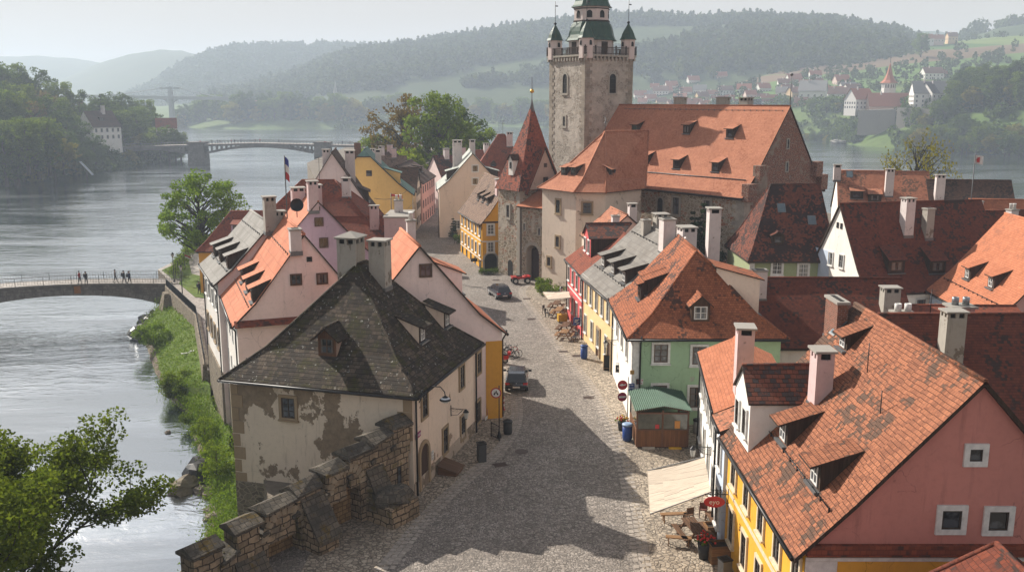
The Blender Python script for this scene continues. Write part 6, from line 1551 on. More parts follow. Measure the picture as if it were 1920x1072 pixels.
RH.row('R', 1.5, 12.5, 5, 8, 1, 1.6, 'dark'); RH.row('R', 1.5, 12.5, 5, 5, 1, 1.6, 'dark'); RH.row('N', 3, 9, 3, 7, 1, 1.5, 'dark'); RH.chim(None, 0, 1.4, 1.2, 'plain', CHIM_W, where=(9, 5), h=3.5); RH.shed(0,0,2.2,1.4,'dark',1.4,.8,where=('R',6,2.0))
House('garden_house', 'small red roofed house half hidden by trees across the river', 'house', -177, 470, 70, 10, 9, -3, 8, 12.5, P_PINKW, R_RED2, ov=.4, ridge=False)
House('hut', 'low reddish hut with a flat orange roof left of the white house across the river', 'hut', -203, 418, 70, 9, 7, -3, 8.6, 9.6, BRICKRED, R_OR, ov=.4, ridge=False)
ra = thing('boat_slide', 'pale blue metal boat slide sloping into the water at the far bank', 'slide', D(163,322,345))
mb = MB(); mb.bar((-2.2,0,3.6),(2.0,0,-1.2),1.2,.12); mb.build('slide_bed', m_flat('pale_blue_metal', (.42,.52,.62), .4), ra)
for o in (-.6,.6): mb = MB(); mb.bar((-2.2,o,3.75),(2.0,o,-1.05),.1,.3); mb.build('side_rail', WHITE, ra)

# far bank trees, village
GFB = 'trees in the hazy row along the far bank'; GRB = 'trees on the wooded slope below the far village'
for k in range(34):
    px = 335 + k*10.5 + rr.uniform(-4,4); Y = 985 + rr.uniform(-8,30) + (40 if px < 420 else 0); p = D(px, 240, Y)
    m, nm, _ = KINDS[rr.choice((0,0,1,2))]; put_tree(m, nm, 'pale hazy tree in the row along the far bank', (p.x, Y, gz(zr, p.x, Y)-6), rr.uniform(0,6), rr.uniform(1.5,2.2), GFB)
for k in range(24):
    px = 690 + k*15 + rr.uniform(-5,5); Y = 1075 - max(0, px-860)*.4 + rr.uniform(0,40); p = D(px, 240, Y)
    m, nm, _ = KINDS[rr.choice((0,0,1,2))]; put_tree(m, nm, 'pale hazy tree in the row along the far bank', (p.x, Y, gz(zr, p.x, Y)-5), rr.uniform(0,6), rr.uniform(1.3,2.1), GFB)
pts = []
for _ in range(900):
    S = interp(RB, rr.uniform(.12,.72)); p = S + Vector((rr.uniform(2,40), rr.uniform(6,70)))
    pts.append((p.x, p.y, gz(zr, p.x, p.y)-.5))
scatter('undergrowth', np.array(pts), rng.uniform(3,8,len(pts)), rng.choice(5, len(pts)), LF_DEEP)
RK = [(T_A, 'leafy_tree', 'green tree on the wooded slope below the far village'), (T_B, 'leafy_tree', 'dark green tree on the wooded slope below the far village'), (T_E, 'leafy_tree', 'yellow green tree on the wooded slope below the far village')]
for px, Y, k, sc in ([(x_, 560-(x_-1690)*.27+(i_%3)*9, (0,1,0,2,1)[i_%5], .7+.12*(i_%4)) for i_, x_ in enumerate(range(1700,1930,9))] + [(x_, 705-(x_-1500)*.42, (2,0,1)[i_%3], .6+.1*(i_%4)) for i_, x_ in enumerate(range(1490,1600,9))]) + list(((1500,712,0,1.0),(1512,700,2,.9),(1526,690,0,1.0),(1540,682,1,1.0),(1552,672,2,.85),(1566,668,0,1.0),(1580,664,0,.95),(1594,660,1,.85),(1516,735,0,1.1),(1548,720,0,1.1),(1570,712,2,1.0),(1600,690,0,.75),(1612,652,1,.5),(1640,640,1,.45),(1700,600,1,.8),(1716,590,0,.8),(1734,580,2,.85),(1752,578,0,.95),(1768,572,1,1.0),(1784,580,0,1.15),(1800,572,1,1.1),(1818,566,2,1.15),(1836,570,1,1.3),(1854,560,0,1.2),(1872,556,1,1.35),(1890,552,2,1.2),(1908,545,0,1.35),(1925,540,1,1.4),(1795,610,1,1.4),(1815,620,0,1.5),(1845,605,1,1.6),(1870,600,0,1.5),(1900,590,1,1.7),(1925,585,1,1.6),(1855,650,0,1.5),(1890,660,1,1.6),(1920,640,0,1.6),(1835,700,0,1.3),(1800,720,2,1.1),(1480,720,0,1.0),(1462,730,2,1.0),(1742,640,0,.9),(1705,690,1,1.0))):
    sc *= .6 if px < 1612 else 1.0; p = D(px, 240, Y); put_tree(RK[k][0], RK[k][1], RK[k][2], (p.x, Y, gz(zr, p.x, Y)-1), rr.uniform(0,6), sc, GRB)
for px, Y, m, sc, nm, lb in ((1609,745,T_F,1.15,'spruce_tree','slim dark spruce left of the far white church tower'),(1622,760,T_F,.8,'spruce_tree','short dark spruce close to the far white church tower'),(1700,735,T_F,1.05,'spruce_tree','broad dark spruce right of the far white church tower'),(1718,750,T_F,1.15,'spruce_tree','tall dark spruce behind the far white houses'),(1690,750,T_F,.9,'spruce_tree','dark spruce touching the far red roofs'),(1802,655,T_G,1.6,'pine_tree','flat crowned dark pine above the far white houses'),(1834,690,T_G,1.7,'pine_tree','dark pine standing by itself before the fields'),(1893,585,T_G,1.6,'pine_tree','tall dark pine near the right edge of the far slope'),(1715,1030,T_A,1.7,'leafy_tree','single dark round tree in the middle of the fields'),(1270,930,T_F,1.5,'spruce_tree','dark spruce among the far village roofs above the church ridge'),(1345,960,T_F,1.2,'spruce_tree','smaller dark spruce among the far village roofs'),(1412,1000,T_F,1.0,'spruce_tree','dark spruce at the right end of the far village'),(1525,900,T_BARE,1.8,'bare_tree','bare tree on the meadow beside the far village')):
    p = D(px, 240, Y); z = gz(zr, p.x, Y)
    if px == 1715: z = D(1717,106,1030).z - 2
    put_tree(m, nm, lb, (p.x, Y, z-1), rr.uniform(0,6), sc)

# village houses: one mesh each (a few pixels in the picture)
def vhouse_mesh(L_, W_, he, hr, wm, rm):
    m = MB(); m.poly([(0,0,-4),(L_,0,-4),(L_,0,he),(0,0,he)]); m.poly([(L_,W_,-4),(0,W_,-4),(0,W_,he),(L_,W_,he)])
    m.poly([(0,W_,-4),(0,0,-4),(0,0,he),(0,W_/2,hr-.1),(0,W_,he)]); m.poly([(L_,0,-4),(L_,W_,-4),(L_,W_,he),(L_,W_/2,hr-.1),(L_,0,he)])
    for sg in (0, 1):
        y0, y1 = (-.6, W_/2) if sg == 0 else (W_+.6, W_/2); sl = (hr-he)/(W_/2)
        q = [(-.5,y0,he-.6*sl),(L_+.5,y0,he-.6*sl),(L_+.5,y1,hr),(-.5,y1,hr)]; m.poly(q if sg == 0 else q[::-1], 1)
        q = [(a_,b_,c_-.25) for a_,b_,c_ in q]; m.poly(q[::-1] if sg == 0 else q, 1)
    n = max(2, int(L_/3.2))
    for fl_ in range(max(1, int(he/2.8))):
        for k in range(n):
            x = L_*(k+.5)/n; z = .9+fl_*2.8
            m.poly([(x-.5,-.03,z),(x+.5,-.03,z),(x+.5,-.03,z+1.4),(x-.5,-.03,z+1.4)], 2); m.poly([(-.03,W_*(k+.5)/n+.5,z),(-.03,W_*(k+.5)/n-.5,z),(-.03,W_*(k+.5)/n-.5,z+1.4),(-.03,W_*(k+.5)/n+.5,z+1.4)], 2)
    m.box(L_*.3, L_*.3+.8, W_*.4, W_*.4+.8, hr-1.5, hr+1.0, 3)
    return m.mesh('village_house', [wm, rm, GLF, CHIM_W])
VR1 = m_flat('village_red_roof', (.40,.15,.09), .9); VR2 = m_flat('village_brown_roof', (.24,.12,.085), .9); VR3 = m_flat('village_grey_roof', (.26,.25,.24), .8); VW = m_flat('village_white_wall', (.72,.69,.64), .9); VY = m_flat('village_ochre_wall', (.6,.42,.24), .9); VP = m_flat('village_pink_wall', (.62,.46,.4), .9)
VH = [vhouse_mesh(14,9,5.5,10.5,VW,VR1), vhouse_mesh(12,9,5.5,10,VY,VR2), vhouse_mesh(18,10,7,12,VW,VR2), vhouse_mesh(15,10,5,10.5,VW,VR3), vhouse_mesh(12,8,4.5,9,VP,VR1)]
from mathutils.bvhtree import BVHTree
def grid_bvh(Gd): nx, ny, _ = Gd.shape; return BVHTree.FromPolygons([Vector(v) for v in Gd.reshape(-1,3)], [(i*ny+j,(i+1)*ny+j,(i+1)*ny+j+1,i*ny+j+1) for i in range(nx-1) for j in range(ny-1)])
FB_V = np.array(FB_V); nr_ = 16; BV = [grid_bvh(HM_), grid_bvh(HR_), grid_bvh(np.c_[FB_V, FB_Z].reshape(-1, nr_, 3))]
def vh(px, py, Y, k, rz, label, group=None, sc=1.0, mesh=None):
    p = D(px, py, Y)
    if mesh is None:
        d = ray(px, py).normalized(); h_ = [b.ray_cast(Vector((0,0,CAMZ)), d) for b in BV]; h_ = sorted((x[3], x[0]) for x in h_ if x[0] is not None and x[3] > 500)
        if h_: p = h_[0][1] + Vector((0,1.5,-.3))
    o = link('village_house', mesh or VH[k], None, (p.x, p.y, p.z), R(rz)); o.scale = (sc,)*3
    return tag(o, label, 'house', group)
FV = [((px, py, Y, k, rz)) for px, py, Y, k, rz in ((1180,196,950,0,10),(1196,188,980,4,-15),(1214,184,1000,0,20),(1225,172,1060,2,-10),(1240,170,1080,0,15),(1232,190,960,1,0),(1255,193,940,4,25),(1262,184,1000,0,-20),(1290,197,930,0,5),(1300,167,1100,3,-15),(1315,197,930,4,15),(1335,190,960,2,-5),(1362,190,950,0,0),(1376,190,955,0,0),(1394,188,950,0,-3),(1408,190,940,2,0),(1430,192,930,0,5),(1455,172,1040,3,-20),(1470,168,1060,1,15),(1440,178,1000,4,0),(1330,176,1040,0,20),(1208,175,1050,3,0),(1292,150,1250,0,10),(1345,140,1330,4,0),(1130,195,960,0,10),(1000,196,1000,4,10),(955,195,1010,0,-10),(840,196,1080,0,10),(1486,176,900,1,20),(1505,170,900,0,-15),(1522,178,860,4,10),(1538,170,880,0,25),(1552,182,820,2,-10),(1560,172,860,0,5),(1582,168,860,3,15),(1500,158,960,0,-5),(1530,155,980,1,20),(1400,176,1000,4,10),(1382,168,1050,0,-15),(1350,172,1030,2,5),(1310,182,980,1,15),(1275,172,1060,0,0),(1425,165,1060,0,15),(1460,158,1080,2,-5),(1480,150,1100,0,10),(1250,160,1120,0,5),(1220,160,1130,4,-5),(1190,178,1020,0,0),(455,190,1120,0,5),(475,192,1110,4,-10))]
for i, (px, py, Y, k, rz) in enumerate(FV):
    vh(px, py+8, Y, k, rz, ['white house with a red roof in the hazy far village', 'ochre house with a brown roof in the hazy far village', 'long white house with a brown roof in the hazy far village', 'white house with a grey roof in the hazy far village', 'pinkish house with a small red roof in the hazy far village'][k], 'houses of the hazy far village', rr.uniform(.75,1.0))
vh(1498,184,860,3,-25,'large grey roofed barn like house on the far slope', sc=1.4); vh(1490,203,800,1,-10,'ochre house with a brown roof below the grey roofed house on the far slope', sc=.9); vh(1570,160,900,4,10,'house with a clean pale orange roof below the green field', sc=1.1)
vh(1590,178,800,2,15,'brown roofed house left of the far spruce', sc=.8); vh(1735,150,830,2,5,'red roofed house behind the far white houses', sc=1.0); vh(1756,146,840,4,0,'small red roofed house behind the far white houses', sc=.9); vh(1795,178,690,1,-10,'ochre house right of the far white houses', sc=1.0); vh(1842,158,720,2,-20,'white gabled house among the far pines', sc=1.25); vh(1905,150,680,0,10,'red roofed house at the right edge of the far slope', sc=1.2); vh(1730,80,1180,0,5,'small red roofed farmhouse at the top of the fields'); vh(1752,79,1185,4,0,'second small red roofed farmhouse at the top of the fields'); vh(1778,76,1190,1,0,'brown roofed farmhouse at the edge of the hilltop wood'); vh(1520,148,1080,0,0,'white house in front of the green field', sc=.8); vh(1915,196,640,4,0,'pinkish house low at the right edge of the far slope', sc=1.1)
# church on the cliff
VC = thing('village_church', 'white octagonal church tower with a pointed red roof on the far cliff', 'church', D(1663,205,655), R(10))
mb = MB(); mb.lathe([(4.7,-6),(4.7,18.2)], n=8, sm=False, a0=math.pi/8)
for k in range(8):
    a = math.pi/4*k; r_ = 4.7*math.cos(math.pi/8)+.05; t_ = Vector((-math.sin(a), math.cos(a), 0)); c = Vector((math.cos(a)*r_, math.sin(a)*r_, 0))
    for s_ in (-.8,.8):
        q = [c+t_*(s_-.5)+Vector((0,0,14.3)), c+t_*(s_+.5)+Vector((0,0,14.3)), c+t_*(s_+.5)+Vector((0,0,16.6)), c+t_*(s_-.5)+Vector((0,0,16.6))]; mb.poly([tuple(x) for x in q], 1)
mb.build('tower_wall', [VW, GLF], VC)
mb = MB(); mb.lathe([(6.0,17.6),(3.8,19.6),(2.2,23),(.15,31)], n=8, sm=False, a0=math.pi/8); mb.build('roof', VR1, VC)
mb = MB(); mb.tube([(0,0,30),(0,0,36)], .18, 5); mb.bar((-.9,0,34.4),(.9,0,34.4),.2,.2); mb.build('cross', BLK, VC)
vh(1604,206,630,2,28,'white house with a red roof on the cliff left of the church tower', mesh=vhouse_mesh(17,10,7.5,14,VW,VR1)); vh(1630,212,625,0,-5,'long red roofed house standing in front of the far church tower', mesh=vhouse_mesh(26,12,5,13,m_flat('pale_orange_wall',(.66,.46,.36),.9),VR1))
vh(1712,203,600,2,-8,'large white house with a grey roof on the cliff edge', mesh=vhouse_mesh(22,12,10,17,VW,VR3)); vh(1746,203,596,2,20,'white house with a dark roof right beside the grey roofed one on the cliff', mesh=vhouse_mesh(14,12,10,16,VW,m_flat('village_dark_roof',(.1,.09,.09),.9)))
CW = thing('cliff_wall', 'long grey retaining wall under the far white houses', 'wall', (0,0,0)); mb = MB()
for (pa, pb) in (((1610,207,618),(1680,205,606)), ((1682,202,602),(1785,206,575))):
    a, b = D(*pa), D(*pb); mb.poly([(a.x,a.y,a.z-16),(b.x,b.y,b.z-16),(b.x,b.y,b.z),(a.x,a.y,a.z)]); mb.poly([(a.x,a.y,a.z),(b.x,b.y,b.z),(b.x+4,b.y+16,b.z),(a.x+4,a.y+16,a.z)])
mb.build('masonry', m_plaster('cliff_masonry', (.30,.27,.23), (.15,.13,.11), .6, sc=.1), CW)
mb = MB(); p0 = G(1556,269,-8); 
for k in range(70):
    p = G(1560+rr.uniform(0,90), 269+rr.uniform(-2,1.5), -8); mb.ball((p.x,p.y,-7.8+rr.uniform(0,1.2)), rr.uniform(1.0,2.4), 7, 5, 0, (1.3,1,.6), .25, k)
tag(mb.build('rubble_shore', m_flat('shore_stone', (.33,.31,.28), .9, var=.5, sc=.5)), kind='stuff')
SPI = thing('distant_spire', 'slim pale blue church spire in the haze above the far bank', 'church spire', D(630,205,1150)); mb = MB(); mb.lathe([(4,-20),(4,6),(4.4,6.2),(.1,34)], n=8, sm=False); mb.build('spire', VR3, SPI)

# long arch bridge
FB = thing('arch_bridge', 'long grey bridge with an open arch and stout stone piers over the wide river', 'bridge', (0,0,0))
M_FB = m_flat('bridge_concrete', (.22,.21,.195), .9, var=.4, sc=.3); YB_ = 440.0
fx = lambda px: D(px, 270, YB_).x
def fdeck(px): return D(px, np.interp(px, [200,260,355,480,590,700,860], [276,274,271,267.5,270,273,277]), YB_).z
mb = MB(); xs = list(range(200, 880, 12))
for a, b in zip(xs, xs[1:]):
    x0, x1, z0_, z1_ = fx(a), fx(b), fdeck(a), fdeck(b)
    for y_ in (YB_-4.5, YB_+4.5): mb.poly([(x0,y_,z0_-1.0),(x1,y_,z1_-1.0),(x1,y_,z1_),(x0,y_,z0_)])
    mb.poly([(x0,YB_-4.5,z0_),(x1,YB_-4.5,z1_),(x1,YB_+4.5,z1_),(x0,YB_+4.5,z0_)], 1); mb.poly([(x0,YB_-4.5,z0_-1),(x0,YB_+4.5,z0_-1),(x1,YB_+4.5,z1_-1),(x1,YB_-4.5,z1_-1)])
mb.build('deck', [M_FB, M_PATH], FB)
for a, b, zs, zc in ((393,590,-2.6,.2),(228,355,-2.8,.1)):
    mb = MB(); n = 26; pr = None; x0, x1 = fx(a), fx(b); top = fdeck((a+b)/2)-1.0
    az = lambda t_: zs + (top-.5-zs)*(1-(2*t_-1)**2)
    for y_ in (YB_-4.2, YB_+4.2):
        mb = MB()
        for k in range(n): mb.bar((x0+(x1-x0)*k/n,y_,az(k/n)),(x0+(x1-x0)*(k+1)/n+.1,y_,az((k+1)/n)),1.2,1.0)
        mb.build('arch', M_FB, FB)
    pass
    for k in range(1, 22):
        t_ = k/22
        if az(t_) < top-.9:
            for y_ in (YB_-4.0, YB_+4.0): mb = MB(); mb.box(x0+(x1-x0)*t_-.4, x0+(x1-x0)*t_+.4, y_-.4, y_+.4, az(t_), fdeck(a+(b-a)*t_)-.9); mb.build('column', M_FB, FB)
for a, b in ((355,393),(590,626)):
    x0, x1 = fx(a), fx(b); mb = MB(); z_ = fdeck((a+b)/2)
    mb.add([(x0+.4,YB_-5,-10),(x1-1.2,YB_-5,-10),(x1-1.2,YB_+3,-10),(x0+.4,YB_+3,-10),(x0+.7,YB_-4.7,z_+.4),(x1-1.6,YB_-4.7,z_+.4),(x1-1.6,YB_+3,z_+.4),(x0+.7,YB_+3,z_+.4)], [(0,1,5,4),(1,2,6,5),(2,3,7,6),(3,0,4,7),(4,5,6,7)])
    mb.box(x0+.5,x1-1.4,YB_-5,YB_+3.2,z_+.4,z_+1.1); mb.build('pier', m_ashlar('pier_blocks', (.25,.235,.215), (.18,.17,.155), 1.6, .9, (.12,.11,.1), gap=.06) if 'pier_blocks' not in bpy.data.materials else bpy.data.materials['pier_blocks'], FB)
mb = MB()
for y_ in (YB_-4.4, YB_+4.4):
    for a, b in zip(xs, xs[1:]): mb.bar((fx(a),y_,fdeck(a)+1.1),(fx(b),y_,fdeck(b)+1.1),.16,.16)
    for a in range(200, 868, 6): mb.box(fx(a)-.08,fx(a)+.08,y_-.08,y_+.08,fdeck(a),fdeck(a)+1.1)
mb.build('railing', M_FB, FB)
# suspension bridge in the haze
SB = thing('cable_bridge', 'pale cable bridge with one tall pylon far away in the haze', 'bridge', (0,0,0)); Y0 = 1000.0
MS = m_flat('pale_steel', (.35,.36,.37), .8); a, b = D(120,180,Y0), D(470,186,Y0); pt_ = D(319,163,Y0); pd = D(319,184,Y0)
mb = MB(); mb.bar(a, b, 9, 3.2); mb.build('deck', MS, SB)
mb = MB(); mb.add([(pt_.x-2.6,Y0-3,-9),(pt_.x+2.6,Y0-3,-9),(pt_.x+2.6,Y0+3,-9),(pt_.x-2.6,Y0+3,-9),(pt_.x-1.7,Y0-2,pt_.z),(pt_.x+1.7,Y0-2,pt_.z),(pt_.x+1.7,Y0+2,pt_.z),(pt_.x-1.7,Y0+2,pt_.z)], [(0,1,5,4),(1,2,6,5),(2,3,7,6),(3,0,4,7),(4,5,6,7)])
mb.box(pt_.x-10,pt_.x+10,Y0-1.6,Y0+1.6,pt_.z-2.2,pt_.z-.6); mb.bar((pt_.x,Y0,pd.z-6),(pt_.x-9,Y0,pd.z),1.5,1.5); mb.bar((pt_.x,Y0,pd.z-6),(pt_.x+9,Y0,pd.z),1.5,1.5); mb.build('pylon', MS, SB)
for sg, e in ((-9, a), (9, b)):
    mb = MB(); p0 = Vector((pt_.x+sg,Y0,pt_.z-1)); mb.tube([p0.lerp(e, k/10) - Vector((0,0,3.0*math.sin(math.pi*k/10))) for k in range(11)], .45, 5); mb.build('cable', MS, SB)

# the hazy air
hz = NT('river_haze')
pv = hz.n('ShaderNodeVolumePrincipled', {'Color': (.69,.80,.95), 'Density': HAZE_D if 'HAZE_D' in globals() else .00034, 'Anisotropy': .1})
hz.t.links.new(pv.outputs[0], hz.out.inputs['Volume'])
mb = MB(); mb.box(-3100, 3100, -160, 4700, -12, 235); hb = mb.build('haze', hz.mat); tag(hb, kind='stuff'); hb.display_type = 'WIRE'
# ------------------------------------------------------------------ battlement wall by the old house
AW_, dW = Vector((-5.75, 48.9)), Vector((-.615, -.788)); nW = Vector((.788, -.615))
BW = thing('battlement_wall', 'stepped stone battlement wall with mossy capped merlons and arched niches', 'wall', (AW_.x, AW_.y, 0), math.atan2(dW.y, dW.x))
# local frame: x along the wall (downhill), y toward the river, street face at y=0 looking to -y ... mirrored below
def wall_sz(px, py):
    d = ray(px, py); o = Vector((0,0,CAMZ)); A3, N3 = Vector((AW_.x,AW_.y,0)), Vector((nW.x,nW.y,0))
    t = (A3-o).dot(N3)/d.dot(N3); p = o+d*t; return (Vector((p.x,p.y))-AW_).dot(dW), p.z
mer = [wall_sz(*q) for q in ((752,786),(716,812),(678,838),(630,872),(578,908),(524,938),(464,978),(388,1022))]
mer += [(mer[-1][0]+2.1, mer[-1][1]-1.3), (mer[-1][0]+4.2, mer[-1][1]-2.6)]
sL = mer[-1][0]+1.2
# street face is on the side of +nW; local y axis = rot90(dW) = (-dW.y, dW.x) = (.788,-.615) = nW
ms_ = [m_[0] for m_ in mer]; mz_ = [m_[1] for m_ in mer]
def walltop(s_): return float(np.interp(s_, ms_, mz_)) - 1.25
arch = [(wall_sz(652,975)[0], .92, 2.2, .0), (wall_sz(537,1050)[0], 1.0, 1.3, -1.2)]
mb = MB(); TH = 1.0; ds = .12; s_ = 0.0
def low(s_):
    for c, hw_, za, zb in arch:
        if abs(s_-c) < hw_: return za + math.sqrt(max(0, hw_**2-(s_-c)**2)), c
    return -7.5, None
while s_ < sL:
    e = s_ + ds; mid = (s_+e)/2; l0, c = low(mid); t0, t1 = walltop(math.floor(s_/.6)*.6+.3), walltop(math.floor(s_/.6)*.6+.3)
    lz0, lz1 = (l0, l0) if c is None else (low(min(max(s_, c-.849 if False else s_), e))[0], low(e)[0])
    if c is not None: lz0 = low(s_)[0] if low(s_)[1] is not None else l0; lz1 = low(e)[0] if low(e)[1] is not None else l0
    mb.poly([(e,0,lz1),(s_,0,lz0),(s_,0,t0),(e,0,t1)][::1]); mb.poly([(s_,-TH,-7.5),(e,-TH,-7.5),(e,-TH,t1),(s_,-TH,t0)][::-1])
    mb.poly([(s_,0,t0),(e,0,t1),(e,-TH,t1),(s_,-TH,t0)][::-1])
    if c is not None:
        mb.poly([(s_,0,lz0),(e,0,lz1),(e,-.75,lz1),(s_,-.75,lz0)]); mb.poly([(e,-.75,-7.5),(s_,-.75,-7.5),(s_,-.75,lz0),(e,-.75,lz1)], 1)
    s_ = e
for k in range(int(sL/.6)+1):
    a, b = walltop(k*.6-.3), walltop(k*.6+.3); mb.poly([(k*.6,0,b),(k*.6,-TH,b),(k*.6,-TH,a),(k*.6,0,a)])
for c, hw_, za, zb in arch:
    for sg in (-1, 1): mb.poly([(c+sg*hw_,0,-7.5),(c+sg*hw_,-.75,-7.5),(c+sg*hw_,-.75,za),(c+sg*hw_,0,za)][::sg])
mb.build('masonry', [S_BAT, m_ashlar('niche_blocks', (.36,.25,.12), (.24,.16,.08), .4, .25, (.1,.07,.04))], BW)
for i, (sc_, zt) in enumerate(mer):
    w_ = .62 + .12*(i % 3); m_ = MB(); m_.box(sc_-w_, sc_+w_, -TH-.02, .02, zt-2.0, zt-.28); o = m_.build('merlon', S_BAT, BW)
    m_ = MB(); e = .14; j = .06*((i*7) % 3 - 1)
    r_ = random.Random(i*13+2); jt = lambda: r_.uniform(-.09,.09)
    P = [(sc_-w_-e+jt(),.2+jt(),zt-.36+jt()),(sc_+w_+e+jt(),.2+jt(),zt-.42+jt()),(sc_+w_+e+jt(),-TH-.2+jt(),zt-.42+jt()),(sc_-w_-e+jt(),-TH-.2+jt(),zt-.36+jt())]; rg = [(sc_-w_-e*.6+jt(),-TH/2+j,zt+.14+jt()),(sc_+w_+e*.6+jt(),-TH/2+j,zt+.06+jt())]
    U = [(x,y,z+.14) for x,y,z in P]
    m_.poly([U[0],U[1],rg[1],rg[0]][::-1]); m_.poly([U[2],U[3],rg[0],rg[1]][::-1]); m_.poly([U[1],U[2],rg[1]][::-1]); m_.poly([U[3],U[0],rg[0]][::-1])
    for k in range(4): m_.poly([P[k],P[(k+1)%4],U[(k+1)%4],U[k]][::-1])
    m_.poly(P); m_.build('cap_stone', S_CAP, o)
    if i < len(mer)-1:
        s2_ = (sc_ + mer[i+1][0])/2; zz = walltop(s2_); m_ = MB(); w2 = max(.18, (mer[i+1][0]-sc_)/2 - w_*.9)
        m_.obox((s2_, -TH/2, zz+.08), w2*2, TH+.3, .2, (.1*((i%3)-1), .28, 0)); m_.build('coping_stone', S_CAP, BW)
for c, hw_, za, zb in arch:
    m_ = MB(); n = 11
    for k in range(n):
        a0, a1 = math.pi*k/n+.03, math.pi*(k+1)/n-.03
        m_.poly([(c+r_*math.cos(a), .05, za+r_*math.sin(a)) for r_, a in ((hw_,a0),(hw_,a1),(hw_+.42,a1),(hw_+.42,a0))][::-1])
        m_.poly([(c+hw_*math.cos(a0),.05,za+hw_*math.sin(a0)),(c+hw_*math.cos(a0),-.02,za+hw_*math.sin(a0)),(c+hw_*math.cos(a1),-.02,za+hw_*math.sin(a1)),(c+hw_*math.cos(a1),.05,za+hw_*math.sin(a1))])
    m_.build('arch_stones', m_flat('arch_blocks', (.33,.27,.19), .9, var=.5, sc=2) if 'arch_blocks' not in bpy.data.materials else bpy.data.materials['arch_blocks'], BW)
sb = (arch[0][0] + arch[1][0])/2
for s_c, w_, ln_, zi, zo in ((arch[0][0]-2.0, .5, .5, 2.6, 1.5), (sb+.25, .62, 1.15, 2.5, .6), (arch[1][0]+2.1, .7, 1.0, .7, -1.0)):
    m_ = MB(); m_.add([(s_c-w_,0,-7),(s_c+w_,0,-7),(s_c+w_,ln_,-7),(s_c-w_,ln_,-7),(s_c-w_,0,zi),(s_c+w_,0,zi),(s_c+w_,ln_,zo),(s_c-w_,ln_,zo)], [(0,3,2,1),(4,5,6,7),(0,1,5,4),(1,2,6,5),(2,3,7,6),(3,0,4,7)]); o = m_.build('buttress', S_BAT, BW)
    m_ = MB(); q = w_+.13; m_.add([(s_c-q,-.0,zi+.02),(s_c+q,0,zi+.02),(s_c+q,ln_+.18,zo-.05),(s_c-q,ln_+.18,zo-.05),(s_c-q,0,zi+.24),(s_c+q,0,zi+.24),(s_c+q,ln_+.18,zo+.15),(s_c-q,ln_+.18,zo+.15)], [(0,3,2,1),(4,5,6,7),(0,1,5,4),(1,2,6,5),(2,3,7,6),(3,0,4,7)]); m_.build('cap_stone', S_CAP, o)
s_b, _z = wall_sz(690,985); m_ = MB(); c = (arch[0][0]-2.3, 1.0)
m_.add([(c[0]-1.15,.0,-1),(c[0]+1.0,.0,-1),(c[0]+1.0,2.0,-1),(c[0]-1.15,1.9,-1),(c[0]-1.1,.0,1.35),(c[0]+.95,0,1.3),(c[0]+.95,1.9,1.05),(c[0]-1.1,1.85,1.1)], [(0,3,2,1),(4,5,6,7),(0,1,5,4),(1,2,6,5),(2,3,7,6),(3,0,4,7)]); o = m_.build('wall_block', S_BAT, BW)
m_ = MB(); m_.ball((c[0]-.05,.95,1.3), 1.2, 10, 6, 0, (1.0,.9,.42), .14, 5); m_.build('mossy_top', S_CAP, o)
put_window(BW, 'dark', .28, .95, (max(.3, wall_sz(748,890)[0]), .01, wall_sz(748,890)[1]), math.pi)
_r = np.random.default_rng(8); _n = 150; _s = _r.uniform(0, sL, _n); C = np.c_[_s, _r.uniform(-TH,.05,_n), np.array([walltop(x) for x in _s])+_r.uniform(-.3,.25,_n)]; C = C[(_r.random(_n) < .5)]; V, F = leaf_quads(C, np.full(len(C),.16), 22, .10, np.array([0,0,-5]), 9); link('moss_tufts', np_mesh('moss_tufts', V, F, m_leaf('wall_moss', (.06,.07,.012), (.12,.11,.025), .2)), BW)
rb = thing('red_ball', 'small red and white ball lying on top of the battlement wall', 'ball', (0,0,0)); sq_, zq = wall_sz(706,842); p = AW_ + dW*sq_ - nW*.45
rb.location = (p.x, p.y, walltop(sq_)+.22); m_ = MB(); m_.ball((0,0,0), .17, 12, 8, 0); m_.torus((0,0,0), .165, .03, 'z', 14, 5, 1); m_.build('ball', [m_flat('ball_red',(.5,.03,.03),.4), WHITE], rb)
slab('ground', [(-17,20),(-13.2,36),(-9.2,42.6),(-6.3,47.4),(-6,20)], .002, -9, [M_STREET, S_RIV])

